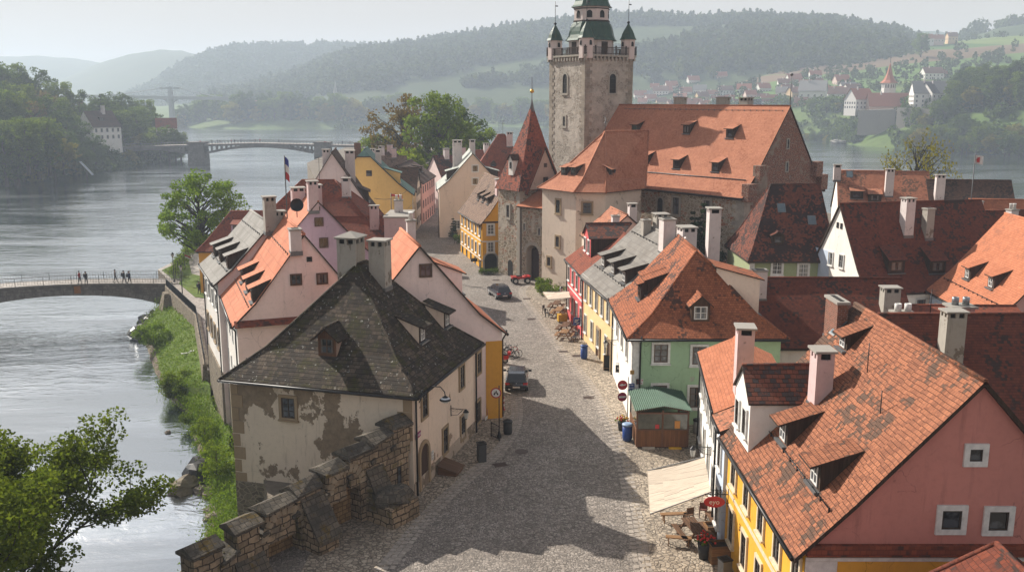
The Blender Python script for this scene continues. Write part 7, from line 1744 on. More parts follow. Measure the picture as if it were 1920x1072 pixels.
# ------------------------------------------------------------------ vehicles
PAINT = m_flat('black_car_paint', (.016,.018,.021), .25, 0, .6, .1, 2, 1.0); CARGL = m_flat('car_glass', (.012,.016,.02), .05, 0, .9); TYRE = m_flat('tyre', (.015,.015,.016), .85); ALU = m_flat('alloy', (.45,.46,.47), .35, .9); TAIL = m_flat('tail_light', (.42,.02,.015), .25); PLATE = m_flat('number_plate', (.7,.7,.66), .5); PLAST = m_flat('black_plastic', (.02,.02,.021), .6)
def make_car(label, loc, rz, paint):
    e = thing('parked_car', label, 'car', loc, rz)      # x forward, length 4.4
    L_ = 4.4; st = [(0,.80,.60,.42),(.1,.86,.80,.36),(.5,.89,.94,.3),(1.2,.90,.98,.28),(2.6,.90,.97,.28),(3.3,.89,.93,.28),(4.0,.86,.82,.3),(4.3,.80,.70,.36),(4.4,.72,.60,.42)]
    m = MB(); R_ = []
    for x, hw_, zt, zb in st:
        R_.append([(x,-hw_*.88,zb),(x,-hw_,zb+.14),(x,-hw_*1.0,(zb+zt)/2+.05),(x,-hw_*.94,zt-.04),(x,-hw_*.6,zt+.0),(x,0,zt+.03),(x,hw_*.6,zt),(x,hw_*.94,zt-.04),(x,hw_,(zb+zt)/2+.05),(x,hw_,zb+.14),(x,hw_*.88,zb)])
    for a, b in zip(R_, R_[1:]):
        for k in range(10): m.poly([a[k],b[k],b[k+1],a[k+1]][::-1], 0, True)
        m.poly([a[0],a[10],b[10],b[0]])
    m.poly(R_[0][::-1]); m.poly(R_[-1])
    m.poly([(1.0,-.62,1.49),(2.5,-.60,1.47),(2.5,.60,1.47),(1.0,.62,1.49)], 0)          # roof panel
    m.poly([(.55,-.6,1.42),(1.0,-.62,1.49),(1.0,.62,1.49),(.55,.6,1.42)])
    roof = [(.55,-.60,1.42),(1.0,-.62,1.485),(2.5,-.60,1.465)]
    for sg in (-1, 1):
        P = [(.12,sg*.80,.86),(3.35,sg*.84,.93),(2.5,sg*.60,1.465),(1.0,sg*.62,1.485),(.55,sg*.60,1.42)]; m.poly(P if sg < 0 else P[::-1], 0)
    m.poly([(.12,-.80,.86),(.55,-.6,1.42),(.55,.6,1.42),(.12,.8,.86)][::-1]); m.poly([(3.35,-.84,.93),(2.5,-.6,1.465),(2.5,.6,1.465),(3.35,.84,.93)])
    m.box(-.04,.3,-.78,.78,.38,.62, 1)
    m.build('body', [paint, PLAST], e)
    def pane(nm, P, mt, off):
        v = [Vector(q)+Vector(off) for q in P]; mm = MB(); mm.poly([tuple(q) for q in v]); n_ = (v[1]-v[0]).cross(v[2]-v[0])
        if n_.dot(Vector(off)) < 0: mm = MB(); mm.poly([tuple(q) for q in v[::-1]])
        mm.build(nm, mt, e)
    pane('rear_window', [(.20,-.68,.95),(.51,-.53,1.37),(.51,.53,1.37),(.20,.68,.95)], CARGL, (-.012,0,.008)); pane('windscreen', [(3.22,-.74,1.0),(2.56,-.54,1.43),(2.56,.54,1.43),(3.22,.74,1.0)], CARGL, (.01,0,.012))
    pane('roof_glass', [(1.05,-.5,1.487),(2.3,-.48,1.475),(2.3,.48,1.475),(1.05,.5,1.487)], m_flat('panorama_roof', (.05,.06,.07), .06, 0, 1.0) if 'panorama_roof' not in bpy.data.materials else bpy.data.materials['panorama_roof'], (0,0,.012))
    for sg in (-1, 1):
        for P in ([(.5,.775,.94),(1.45,.79,.96),(1.45,.645,1.42),(.75,.64,1.41)], [(1.55,.79,.96),(3.0,.81,.98),(2.45,.645,1.41),(1.55,.645,1.42)]):
            pane('side_window', [(x,sg*y,z) for x,y,z in P], CARGL, (0,sg*.018,.008))
        m = MB(); m.add([(-.01,sg*.50,.70),(-.01,sg*.84,.68),(.22,sg*.88,.70),(.22,sg*.88,.84),(.06,sg*.84,.86),(.03,sg*.52,.84)], [(0,1,4,5) if sg < 0 else (5,4,1,0), (1,2,3,4) if sg < 0 else (4,3,2,1)]); m.build('tail_light', TAIL, e)
        m = MB(); m.box(4.2,4.38,sg*.72-.13,sg*.72+.13,.62,.74); m.build('headlight', GL, e)
        m = MB(); m.obox((2.95, sg*1.0, .98), .12, .24, .15, None); m.bar((2.98,sg*.86,.95),(2.95,sg*.98,.95),.05,.05); m.build('mirror', PLAST, e)
        for x in (.82, 3.48):
            m = MB(); m.tube([(x,sg*.64,.33),(x,sg*.88,.33)], .335, 20); o = m.build('wheel', TYRE, e); m = MB(); m.tube([(x,sg*.875,.33),(x,sg*.895,.33)], .22, 14); m.build('rim', ALU, o)
            m = MB(); m.tube([(x,sg*.6,.36),(x,sg*.902,.36)], .40, 20); m.build('wheel_arch', PLAST, e) if False else None
    m = MB(); m.box(-.055,-.04,-.27,.27,.46,.57); m.build('number_plate', PLATE, e); m = MB(); m.ball((.0,0,.80), .05, 8, 6, 0, (.4,1,1)); m.build('badge', ALU, e)
    m = MB(); m.bar((.02,-.5,.44),(.02,.5,.44),.1,.05); m.build('bumper_trim', ALU, e)
    m = MB(); m.tube([(.8,0,1.49),(.66,0,1.62)], .012, 5); m.build('aerial', PLAST, e)
    return e
p = G(968,737); make_car('black hatchback with red tail lights parked by the bicycles', (p.x,p.y-.1,0), R(88), PAINT)
p = G(947,563); make_car('dark blue hatchback parked in the middle of the street near the gateway', (p.x,p.y,0), R(108), m_flat('navy_car_paint', (.014,.02,.035), .25, 0, .6, .1, 2, 1.0))

def bicycle(label, loc, rz, col, group='bicycles in the parking row'):
    e = thing('bicycle', label, 'bicycle', loc, rz, group); fm = m_flat('frame_paint_'+label.split()[0], col, .35)
    for x in (0, 1.05):
        m = MB(); m.torus((x,0,.34), .33, .028, 'y', 22, 6)
        o = m.build('wheel', TYRE, e); m = MB()
        for k in range(8): a = math.pi*k/8; m.bar((x+.31*math.cos(a),0,.34+.31*math.sin(a)),(x-.31*math.cos(a),0,.34-.31*math.sin(a)),.007,.007)
        m.tube([(x,-.05,.34),(x,.05,.34)],.035,8); m.build('spokes', ALU, o)
    m = MB(); bb, st_, hd, hd2 = (.43,0,.30), (.30,0,.82), (.88,0,.86), (.93,0,.70)
    for a, b in ((bb,st_),(st_,hd),(bb,hd2),((0,0,.34),bb),((0,0,.34),st_),(hd,hd2),(hd2,(1.05,0,.34))): m.tube([a,b], .024, 6)
    m.build('frame', fm, e)
    m = MB(); m.tube([(.30,0,.82),(.28,0,.93)], .018, 6); m.ball((.27,0,.95), .13, 10, 6, 0, (1.0,.6,.35)); m.build('saddle', PLAST, e)
    m = MB(); m.tube([(.88,0,.86),(.86,0,1.02)], .02, 6); m.tube([(.78,-.29,1.04),(.88,-.2,1.03),(.88,.2,1.03),(.78,.29,1.04)], .018, 6); m.build('handlebar', PLAST, e)
    m = MB(); m.tube([(.43,-.06,.30),(.43,.06,.30)], .09, 12); m.bar((.43,.07,.30),(.56,.12,.20),.03,.03); m.bar((.43,-.07,.30),(.30,-.12,.40),.03,.03); m.build('crank', ALU, e)
    m = MB(); m.box(-.28,.16,-.06,.06,.72,.74); m.build('carrier', PLAST, e); return e
for (px, py, rz, col, lb) in ((942,664,-22,(.04,.04,.045),'black bicycle against the wall, rearmost of the parking row'),(948,667,-24,(.03,.03,.03),'dark bicycle in the middle of the parking row'),(956,671,-20,(.25,.26,.27),'silver bicycle with raised handlebar in the middle of the parking row'),(963,668,-26,(.45,.03,.03),'red bicycle at the street end of the parking row')):
    p = G(px, py); bicycle(lb, (p.x-.5, p.y+.3, 0), R(rz), col)
sc = thing('motor_scooter', 'red scooter with a white front parked beside the bicycles', 'scooter', (G(946,681).x, G(946,681).y, 0), R(170)); REDP = m_flat('scooter_red', (.45,.02,.02), .3)
for x in (-.05, 1.2):
    m = MB(); m.torus((x,0,.26), .2, .07, 'y', 18, 7); o = m.build('wheel', TYRE, sc); m = MB(); m.tube([(x,-.05,.26),(x,.05,.26)], .12, 12); m.build('rim', ALU, o)
m = MB(); m.prism([(-.35,.42),(.35,.30),(.75,.28),(1.02,.30),(1.08,.95),(1.0,.98),(.82,.42),(.48,.42),(.42,.70),(-.38,.74)], 'y', -.16, .16); m.build('body', REDP, sc)
m = MB(); m.box(-.32,.42,-.14,.14,.74,.84); m.build('seat', PLAST, sc); m = MB(); m.tube([(1.04,0,.9),(1.0,0,1.08)], .03, 6); m.tube([(.95,-.3,1.1),(1.0,0,1.08),(.95,.3,1.1)], .02, 6); m.build('handlebar', PLAST, sc); m = MB(); m.ball((1.1,0,.98), .1, 10, 8); m.build('headlight', WHITE, sc); m = MB(); m.box(-.55,-.28,-.17,.17,.8,1.05); m.build('top_box', REDP, sc)
qd = thing('quad_bike', 'red quad bike with fat tyres and pale rims standing before the gateway', 'quad bike', (G(976,531).x, G(976,531).y, 0), R(15))
for x in (-.75, .75):
    for y in (-.42, .42):
        m = MB(); m.tube([(x,y-.15,.38),(x,y+.15,.38)], .38, 18); o = m.build('wheel', TYRE, qd); m = MB(); m.tube([(x,y-.158,.38),(x,y+.158,.38)], .2, 14); m.build('rim', WHITE, o)
m = MB(); m.prism([(-1.1,.62),(-.6,.5),(.5,.5),(1.1,.62),(1.15,.8),(.6,1.0),(.25,.78),(-.2,.78),(-.5,.92),(-1.15,.85)], 'y', -.3, .3); m.build('body', REDP, qd)
for x in (-.75,.75): m = MB(); m.obox((x,0,.86), .8, 1.15, .07, (0,.12 if x < 0 else -.12,0)); m.build('mudguard', REDP, qd)
m = MB(); m.box(-.55,.15,-.17,.17,.86,1.0); m.build('seat', PLAST, qd); m = MB(); m.tube([(.45,0,.9),(.35,0,1.15)], .03, 6); m.tube([(.28,-.38,1.18),(.36,0,1.15),(.28,.38,1.18)], .025, 6); m.build('handlebar', PLAST, qd); m = MB(); m.box(-.25,.25,-.62,-.45,.3,.62); m.build('side_panel', WHITE, qd)

# ------------------------------------------------------------------ signs, lamps, bins
def disc(m, c, r_, y, mi=0, n=24, sx=1.0): m.poly([(c[0]+sx*r_*math.cos(2*math.pi*k/n), y, c[1]+r_*math.sin(2*math.pi*k/n)) for k in range(n)], mi)
def text_mesh(txt, size, mat, parent, loc, rot, shear=0.0):
    cu = bpy.data.curves.new('lettering', 'FONT'); cu.body = txt; cu.size = size; cu.align_x = 'CENTER'; cu.align_y = 'CENTER'; cu.extrude = .004; cu.shear = shear
    to = bpy.data.objects.new('tmp_text', cu); COL.objects.link(to); dg = bpy.context.evaluated_depsgraph_get(); me = bpy.data.meshes.new_from_object(to.evaluated_get(dg)); bpy.data.objects.remove(to); me.materials.clear(); me.materials.append(mat)
    o = bpy.data.objects.new('lettering', me); COL.objects.link(o); o.parent = parent; o.location = loc; o.rotation_euler = rot; return o
SRED = m_flat('sign_red', (.45,.025,.03), .45); SBLUE = m_flat('sign_blue', (.03,.07,.25), .45); SPUR = m_flat('sign_purple', (.30,.02,.13), .5); GALV = m_flat('galvanised_pole', (.25,.25,.25), .5, .6)
p = G(1176,796); sg = thing('road_sign', 'red round sign above a no entry sign on a pole by the mint green house', 'road sign', (p.x, p.y, 0), R(4))
z1, z2 = D(1167,721,p.y).z, D(1167,743,p.y).z; dx = D(1167,721,p.y).x - p.x
m = MB(); m.tube([(0,0,0),(0,0,z1+.55)], .035, 8); m.build('pole', GALV, sg)
m = MB(); disc(m, (dx,z1), .34, -.06, 0); disc(m, (dx,z1), .345, -.03, 1); m.poly([(dx-.24,-.066,z1-.02),(dx-.06,-.066,z1-.06),(dx+.2,-.066,z1+.0),(dx+.25,-.066,z1+.07),(dx+.05,-.066,z1+.05),(dx-.02,-.066,z1+.11),(dx-.14,-.066,z1+.06)], 1); m.build('round_sign', [SRED, WHITE], sg)
m = MB(); disc(m, (dx,z2), .32, -.06, 0); disc(m, (dx,z2), .325, -.03, 1); m.poly([(dx-.25,-.066,z2-.07),(dx+.25,-.066,z2-.07),(dx+.25,-.066,z2+.07),(dx-.25,-.066,z2+.07)], 1); m.build('no_entry_sign', [m_flat('sign_magenta', (.35,.02,.08), .45), WHITE], sg)
p = G(936,820); sg = thing('road_sign', 'round white red bordered no motor vehicles sign on a black pole by the orange pillar', 'road sign', (p.x, p.y, 0), R(-3))
zz = D(930,736,p.y).z; dx = D(930,736,p.y).x - p.x; m = MB(); m.tube([(0,0,0),(0,0,zz+.5)], .035, 8); m.lathe([(.16,0),(.14,.15),(.06,.4),(.04,.5)], n=10); m.build('pole', BLK, sg)
m = MB(); disc(m, (dx,zz), .36, -.05, 0); disc(m, (dx,zz), .28, -.056, 1)
for cx in (-.1,.1): disc(m, (dx+cx,zz-.08), .06, -.06, 2, 12)
m.poly([(dx-.14,-.06,zz-.02),(dx+.14,-.06,zz-.02),(dx+.06,-.06,zz+.06),(dx-.1,-.06,zz+.05)], 2); m.poly([(dx-.02,-.061,zz+.04),(dx+.04,-.061,zz+.04),(dx+.05,-.061,zz+.17),(dx-.01,-.061,zz+.17)], 2); m.build('round_sign', [SRED, WHITE, BLK], sg)
def wall_sign(H, face, px, py, w_, h_, nm, label, mats, marks=True, out=.05, cat='sign'):
    a, z = H.wall_hit(face, px, py); q = H.l2w(H.fl(face, a, z, out)); e = thing(nm, label, cat, q, FACE_RZ[face] + H.e.rotation_euler.z)
    m = MB(); m.box(-w_/2,w_/2,0,.03,-h_/2,h_/2); m.build('board', mats[0], e)
    if marks:
        m = MB(); n = marks if isinstance(marks, int) and marks > 1 else 1; r_ = random.Random(int(px))
        for k in range(n):
            zc = h_/2 - h_*(k+.5)/n; x = -w_*.38
            while x < w_*.34:
                l_ = r_.uniform(.05,.12)*w_*1.5; hh = h_/n*.22*r_.uniform(.6,1.2); m.poly([(x,-.006,zc-hh),(x+l_*.6,-.006,zc-hh),(x+l_,-.006,zc+hh),(x+l_*.4,-.006,zc+hh)]); x += l_+.02*w_*2
        m.build('marks', mats[1], e)
    return e
wall_sign(L1, 'R', 783, 815, .75, .32, 'purple_sign', 'small purple sign beside the arched door of the weathered house', [SPUR, WHITE])
wall_sign(L1, 'R', 915, 772, .5, .55, 'red_plaque', 'square red plaque on the far end of the weathered house', [m_flat('faded_red',(.4,.1,.08),.6), WHITE], False)
wall_sign(L1, 'R', 911, 783, .6, .2, 'white_plaque', 'narrow white plaque below the square red plaque', [WHITE, BLK])
wall_sign(L1, 'R', 810, 853, .32, .55, 'notice', 'small white notice right of the arched door', [WHITE, BLK], 3)
wall_sign(GR, 'N', 1199, 715, .5, .4, 'notice', 'small white red framed notice on the mint green wall', [WHITE, SRED], 2)
wall_sign(GR, 'N', 1184, 729, .38, .85, 'blue_sign', 'narrow blue sign on the white corner of the mint green house', [SBLUE, WHITE], 4, .09)
wall_sign(GR, 'N', 1185, 697, .28, .28, 'ochre_plaque', 'tiny ochre plaque above the narrow blue sign', [m_flat('plaque_ochre',(.4,.22,.06),.6), BLK], False, .09)
def hanging(H, face, px, py, w_, h_, nm, label, mats, shape='box', txt=None, arm=1.0, zup=.0):
    """sign on an iron bracket, its board square to the wall"""
    a, z = H.wall_hit(face, px, py); q = H.l2w(H.fl(face, a, z, 0)); e = thing(nm, label, 'hanging sign', q, FACE_RZ[face] + H.e.rotation_euler.z)
    m = MB(); m.bar((0,-.02,h_/2+.12),(0,-arm,h_/2+.12),.035,.035); m.bar((0,-.03,h_/2-.35),(0,-arm*.8,h_/2+.1),.025,.025); m.bar((0,-.03,h_/2-.5),(0,-.03,h_/2+.4),.035,.035)
    m.tube([(0,-.3-.12*math.cos(t_*.6),h_/2+.22+.1*math.sin(t_*.6)) for t_ in range(11)], .012, 5, cap=False); m.build('bracket', BLK, e)
    m = MB(); yc = -arm+w_/2-.02
    if shape == 'oval':
        n = 28; P = [(0, yc+w_/2*math.cos(2*math.pi*k/n), h_/2*math.sin(2*math.pi*k/n)) for k in range(n)]
        m.poly([(-.02,b,c) for a_,b,c in P][::-1]); m.poly([(.02,b,c) for a_,b,c in P])
        for k in range(n): j = (k+1)%n; m.poly([(-.02,P[k][1],P[k][2]),(-.02,P[j][1],P[j][2]),(.02,P[j][1],P[j][2]),(.02,P[k][1],P[k][2])])
    else: m.box(-.02,.02,yc-w_/2,yc+w_/2,-h_/2,h_/2)
    m.build('board', mats[0], e)
    return e, yc
e, yc = hanging(BL, 'L', 1366, 941, 1.0, .55, 'oval_sign', 'red oval sign with white letters on an iron bracket at the pale blue house', [SRED], 'oval', arm=1.15)
for sx, rz in ((1, R(90)), (-1, R(-90))): text_mesh('eyo', .34, WHITE, e, (sx*.026, yc, 0), (R(90), 0, rz))
e, yc = hanging(RED, 'L', 1092, 602, .7, .75, 'blue_hanging_sign', 'blue square hanging sign with white strokes at the end of the red house', [SBLUE], arm=.85)
m = MB()
for sx in (-.026,.026):
    for zc, ya, yb in ((.14,-.2,.22),(-.02,-.22,.1),(-.18,-.05,.24)): m.bar((sx,yc+ya,zc-.05),(sx,yc+yb,zc+.05),.01,.06)
m.build('strokes', WHITE, e)
e, yc = hanging(CR, 'L', 1176, 690, .75, .6, 'black_hanging_sign', 'black pub sign with a white emblem hanging at the end of the cream yellow house', [BLK], arm=.9)
m = MB()
for sx in (-.026,.026): m.poly([(sx,yc-.26,.1),(sx,yc+.26,.14),(sx,yc+.2,-.02),(sx,yc,-.12),(sx,yc-.22,-.04)]); 
m.build('emblem', WHITE, e)
e, yc = hanging(YH, 'L', 897, 487, .9, .45, 'dark_hanging_sign', 'dark sign on the amber corner house above the archway', [PLAST], arm=1.0)
def bracket_lamp(H, face, px, py, label, arm=1.0, kind='lantern'):
    a, z = H.wall_hit(face, px, py); q = H.l2w(H.fl(face, a, z, 0)); e = thing('wall_lamp', label, 'wall lamp', q, FACE_RZ[face] + H.e.rotation_euler.z)
    m = MB()
    if kind == 'swan':
        m.tube([(0,-.02,-.5),(0,-.3,.05),(0,-.8,.5),(0,-1.3,.52),(0,-1.55,.25),(0,-1.58,.0)], .03, 6); m.build('bracket', BLK, e)
        m = MB(); m.lathe([(.06,.02),(.12,-.02),(.30,-.16),(.33,-.22)], (0,-1.58), 14); m.build('lamp_shade', BLK, e); m = MB(); m.ball((0,-1.58,-.2), .29, 14, 8, 0, (1,1,.6)); m.build('lamp_globe', m_flat('milk_glass', (.62,.66,.70), .3), e); return
    m.bar((0,-.02,0),(0,-arm,0),.035,.035); m.bar((0,-.02,-.5),(0,-.02,.2),.04,.04); m.tube([(0,-.03,-.45),(0,-arm*.45,-.38),(0,-arm*.8,-.03)], .016, 5)
    for k in range(3): m.tube([(0,-.15-.25*k+.09*math.cos(t_*.7),-.12+.07*math.sin(t_*.7)) for t_ in range(9)], .01, 4, cap=False)
    m.build('bracket', BLK, e)
    m = MB(); m.lathe([(.02,.05),(.17,-.12),(.19,-.16)], (0,-arm), 8, 0, False); m.lathe([(.05,-.62),(.09,-.56)], (0,-arm), 8, 0, False); m.build('lamp_hood', BLK, e); m = MB(); m.lathe([(.10,-.56),(.17,-.16)], (0,-arm), 8, 0, False); m.build('lamp_glass', m_flat('lantern_glass', (.5,.5,.47), .15) if 'lantern_glass' not in bpy.data.materials else bpy.data.materials['lantern_glass'], e)
bracket_lamp(L1, 'R', 785, 738, 'swan neck lamp with a white globe at the corner of the weathered house', kind='swan'); bracket_lamp(L1, 'R', 845, 765, 'black scrolled bracket lamp between the windows of the weathered house', 1.0)
bracket_lamp(WT, 'L', 1334, 838, 'lantern on a bracket at the narrow white house', 1.0); bracket_lamp(CR, 'L', 1163, 637, 'black scrolled bracket lamp on the cream yellow house', 1.2); bracket_lamp(BL, 'L', 1352, 918, 'lantern hanging above the oval red sign', 1.4); bracket_lamp(RED, 'L', 1067, 537, 'iron bracket lamp on the raspberry red house', .8)
text_mesh('3', .5, BLK, FR.e, FR.fl('L', 9.15, 2.55, .02), (R(90), 0, R(180)))
def bin_(nm, px, py, label, mat, r_=.27, h=1.0, lid=None, sq=False):
    p = G(px, py); e = thing(nm, label, 'bin', (p.x, p.y, 0), R(20)); m = MB()
    if sq: m.box(-r_,r_,-r_,r_,0,h); m.build('body', mat, e); m = MB(); m.box(-r_-.03,r_+.03,-r_-.03,r_+.03,h,h+.06); m.build('rim', BLK, e); m = MB(); m.box(-r_*.7,r_*.7,-r_*.7,r_*.7,h+.0601,h+.07); m.build('opening', SOOT_AND_SHADE, e)
    else: m.lathe([(r_*.85,0),(r_,h*.2),(r_,h)], n=16); m.build('body', mat, e); m = MB(); m.lathe([(r_+.04,h),(r_+.03,h+.08),(r_*.75,h+.14)], n=16); m.build('lid', lid or mat, e); m = MB(); m.lathe([(r_*.6,h+.141),(r_*.6,h+.15)], n=14); m.build('opening', lid or SOOT_AND_SHADE, e)
    return e
GREYB = m_flat('grey_bin', (.055,.057,.06), .5); BLUEB = m_flat('blue_bin_plastic', (.015,.06,.26), .45)
bin_('litter_bin', 903, 864, 'square dark grey litter bin at the foot of the weathered house', GREYB, .24, 1.15, sq=True); bin_('litter_bin', 952, 813, 'round black litter bin beside the iron rail', PLAST, .3, .85)
bin_('blue_bin', 1176, 825, 'round blue bin with a pale lid beside the wooden kiosk', BLUEB, .33, 1.05, m_flat('pale_blue_lid', (.3,.42,.6), .5)); bin_('blue_bin', 1095, 672, 'blue wheelie bin in front of the cream yellow house', BLUEB, .3, 1.1); bin_('grey_bin', 1306, 812, 'small pale grey bin behind the wooden kiosk', m_flat('pale_grey_bin', (.4,.39,.38), .5), .24, .9, PLAST); bin_('litter_bin', 1358, 1085, 'square grey metal litter bin below the orange front', m_flat('grey_metal_bin', (.2,.2,.2), .4, .5), .24, 1.0, sq=True)
def flowers(name, px, py, label, r_, h, mat, cols, z=0.0, loc=None):
    p = Vector(loc) if loc else G(px, py); e = thing(name, label, 'flower pot', (p.x,p.y,p.z)); m = MB(); m.lathe([(r_*.7,0),(r_,h)], n=14); m.build('pot', mat, e)
    rp = np.random.default_rng(int(px)); V, F = leaf_quads(np.c_[rp.normal(0,r_*.5,(14,2)), np.full(14,h+.12)], np.full(14,.16), 16, .1, np.array([0,0,h]), 2); link('foliage', np_mesh('foliage', V, F, LF_GREEN), e)
    m = MB(); rq = random.Random(3)
    for k in range(26): m.ball((rq.gauss(0,r_*.6),rq.gauss(0,r_*.6),h+.2+rq.uniform(0,.12)), .06, 6, 4, k % len(cols))
    m.build('blossom', cols, e)
FRED = m_flat('red_petals', (.55,.03,.02), .6); FYEL = m_flat('yellow_petals', (.65,.4,.03), .6)
flowers('flower_pot', 1166, 806, 'dark pot of red and yellow flowers at the sign pole', .32, .6, PLAST, [FRED, FYEL]); flowers('flower_tub', 1320, 1046, 'black tub of red flowers beside the wooden planter', .36, .85, PLAST, [FRED, FRED])
PLK = m_wood('planter_boards', (.28,.15,.065), .2, vert=False); p = G(1345,1058)
for (px, py, w_, d_, h_, lb) in ((1346,1050,.95,.8,.9,'large wooden plank planter below the oval red sign'),(1336,1002,.8,.7,.6,'smaller wooden planter behind the large plank planter')):
    p = G(px, py); e = thing('planter', lb, 'planter', (p.x,p.y,0), R(8)); m = MB()
    for a in ((-w_/2,w_/2,-d_/2,-d_/2+.05),(-w_/2,w_/2,d_/2-.05,d_/2),(-w_/2,-w_/2+.05,-d_/2+.05,d_/2-.05),(w_/2-.05,w_/2,-d_/2+.05,d_/2-.05)): m.box(*a,0,h_)
    m.build('box', PLK, e); m = MB(); m.box(-w_/2+.05,w_/2-.05,-d_/2+.05,d_/2-.05,.1,h_-.12); m.build('soil', m_flat('soil',(.03,.024,.018),.95) if 'soil' not in bpy.data.materials else bpy.data.materials['soil'], e)
# awnings
CANV = m_wood('beige_canvas', (.62,.52,.41), .75); WOODB = m_wood('bench_wood', (.16,.085,.045), .15, vert=False); WOODL = m_wood('light_bench_wood', (.32,.18,.085), .15, vert=False)
def awning(name, label, corners, th=.05, valance=.18, posts=()):
    e = thing(name, label, 'awning', corners[0]); o0 = Vector(corners[0]); m = MB(); P = [Vector(c)-o0 for c in corners]
    N = 8
    for i in range(N):
        for j in range(4):
            q = []
            for u, v in ((i/N,j/4),((i+1)/N,j/4),((i+1)/N,(j+1)/4),(i/N,(j+1)/4)):
                p_ = P[0].lerp(P[1],u).lerp(P[3].lerp(P[2],u),v); p_.z -= .10*math.sin(math.pi*v)*(.6+.4*math.sin(u*9)); q.append(tuple(p_))
            m.poly(q); m.poly([(a,b,c-.02) for a,b,c in q[::-1]])
    m.build('canopy', CANV, e)
    m = MB(); a, b = P[3], P[2]; m.poly([tuple(a-Vector((0,0,valance))), tuple(b-Vector((0,0,valance))), tuple(b), tuple(a)]); m.poly([tuple(a), tuple(b), tuple(b-Vector((0,0,valance))), tuple(a-Vector((0,0,valance)))]) ; m.build('valance', CANV, e)
    m = MB()
    for k in (0,1): m = MB(); m.bar(P[0] if k == 0 else P[1], P[3] if k == 0 else P[2], .05, .05); m.build('arm', GALV, e)
c = [D(1322,858,54.5), D(1332,925,48.5), D(1218,962,48.6), D(1215,882,54.3)]
c[0].z = c[1].z = 3.55; c[2].z = c[3].z = 2.75
cc = []
for px, py, z in ((1321,856,3.55),(1333,922,3.5),(1219,963,2.7),(1214,882,2.75)): cc.append(G(px,py,z))
awning('shop_awning', 'large beige fabric awning over the seats of the narrow white house', cc)
cc = [G(px,py,z) for px,py,z in ((1066,546,3.1),(1070,558,3.1),(1028,562,2.5),(1018,547,2.5))]
awning('small_awning', 'cream awning over the tables of the raspberry red house', cc)
def picnic(px, py, rz, label, mat, L_=1.9, group=None):
    p = G(px, py); e = thing('picnic_table', label, 'picnic table', (p.x,p.y,0), R(rz), group); m = MB()
    for k in range(4): m.box(-L_/2,L_/2,-.36+.18*k,-.2+.18*k,.72,.76)
    m.build('table_top', mat, e)
    for sy in (-1,1): m = MB(); m.box(-L_/2,L_/2,sy*.72-.14,sy*.72+.14,.43,.47); m.build('bench', mat, e)
    for sx in (-1,1):
        m = MB(); x = sx*L_*.36; m.bar((x,-.2,.72),(x,-.62,0),.07,.09); m.bar((x,.2,.72),(x,.62,0),.07,.09); m.bar((x+.08,-.8,.4),(x+.08,.8,.4),.05,.1); m.build('trestle', mat, e)
GT_T = 'picnic tables outside the raspberry red house'
picnic(1048,592,78,'picnic table under the cream awning at the raspberry red house', WOODL, 2.2, GT_T); picnic(1060,622,75,'picnic table with pale ends in the middle of the pavement terrace', WOODB, 2.0, GT_T); picnic(1058,635,75,'short wooden picnic table nearest the blue wheelie bin', WOODL, 1.5, GT_T)
picnic(1043,580,78,'picnic table next to the clipped hedge', WOODB, 2.2, GT_T)
picnic(1300,1010,100,'dark wooden trestle table below the beige awning', WOODB, 1.9); 
def bench(px, py, rz, label, mat, L_=1.3):
    p = G(px, py); e = thing('bench', label, 'bench', (p.x,p.y,0), R(rz)); m = MB(); m.box(-L_/2,L_/2,-.16,.16,.42,.47); m.build('seat', mat, e)
    for sx in (-1,1): m = MB(); m.bar((sx*L_*.38,-.12,.42),(sx*L_*.38,-.16,0),.06,.05); m.bar((sx*L_*.38,.12,.42),(sx*L_*.38,.16,0),.06,.05); m.build('leg', mat, e)
bench(1264,977,5,'pale wooden bench end sticking out from under the beige awning', WOODL, 1.5); bench(1272,1022,-10,'low wooden bench beside the trestle table in the sun', WOODL, 1.3); bench(1332,982,95,'dark bench against the wall below the lantern', WOODB, 1.2)
def chair(px, py, rz, label, mat, group='dark chairs on the pavement terrace'):
    p = G(px, py); e = thing('chair', label, 'chair', (p.x,p.y,0), R(rz), group); m = MB(); m.box(-.21,.21,-.2,.2,.43,.47); m.build('seat', mat, e); m = MB(); m.box(-.21,.21,.18,.22,.55,.9); m.build('backrest', mat, e)
    for sx in (-1,1):
        for sy in (-1,1): m = MB(); m.box(sx*.19-.02,sx*.19+.02,sy*.18-.02,sy*.18+.02,0,.43 if sy < 0 else .9); m.build('leg', mat, e)
chair(1022,588,60,'black chair at the street end of the picnic table by the hedge', PLAST); chair(1026,594,80,'second black chair at the street end, nearer the street', PLAST); chair(1077,640,-70,'dark chair beside the red house drainpipe', PLAST); chair(1082,634,-80,'black chair against the raspberry red wall', PLAST); chair(1290,978,200,'dark chair under the beige awning edge', WOODB, None); chair(1318,968,170,'reddish brown chair below the beige awning', m_flat('mahogany',(.12,.03,.02),.5), None)
p = G(1054,604); yc_ = thing('yellow_crate', 'yellow crate standing between the picnic tables', 'crate', (p.x,p.y,0), R(10)); m = MB(); m.box(-.45,.45,-.35,.35,.15,.85); m.build('box', m_flat('yellow_plastic',(.6,.34,.02),.5), yc_); 
for sx in (-1,1):
    for sy in (-1,1): m = MB(); m.box(sx*.38-.04,sx*.38+.04,sy*.28-.04,sy*.28+.04,0,.15); m.build('leg', PLAST, yc_)
p = G(1141,693); ab = thing('menu_board', 'black chalk board in a wooden frame outside the cream yellow house', 'menu board', (p.x,p.y,0), R(-8))
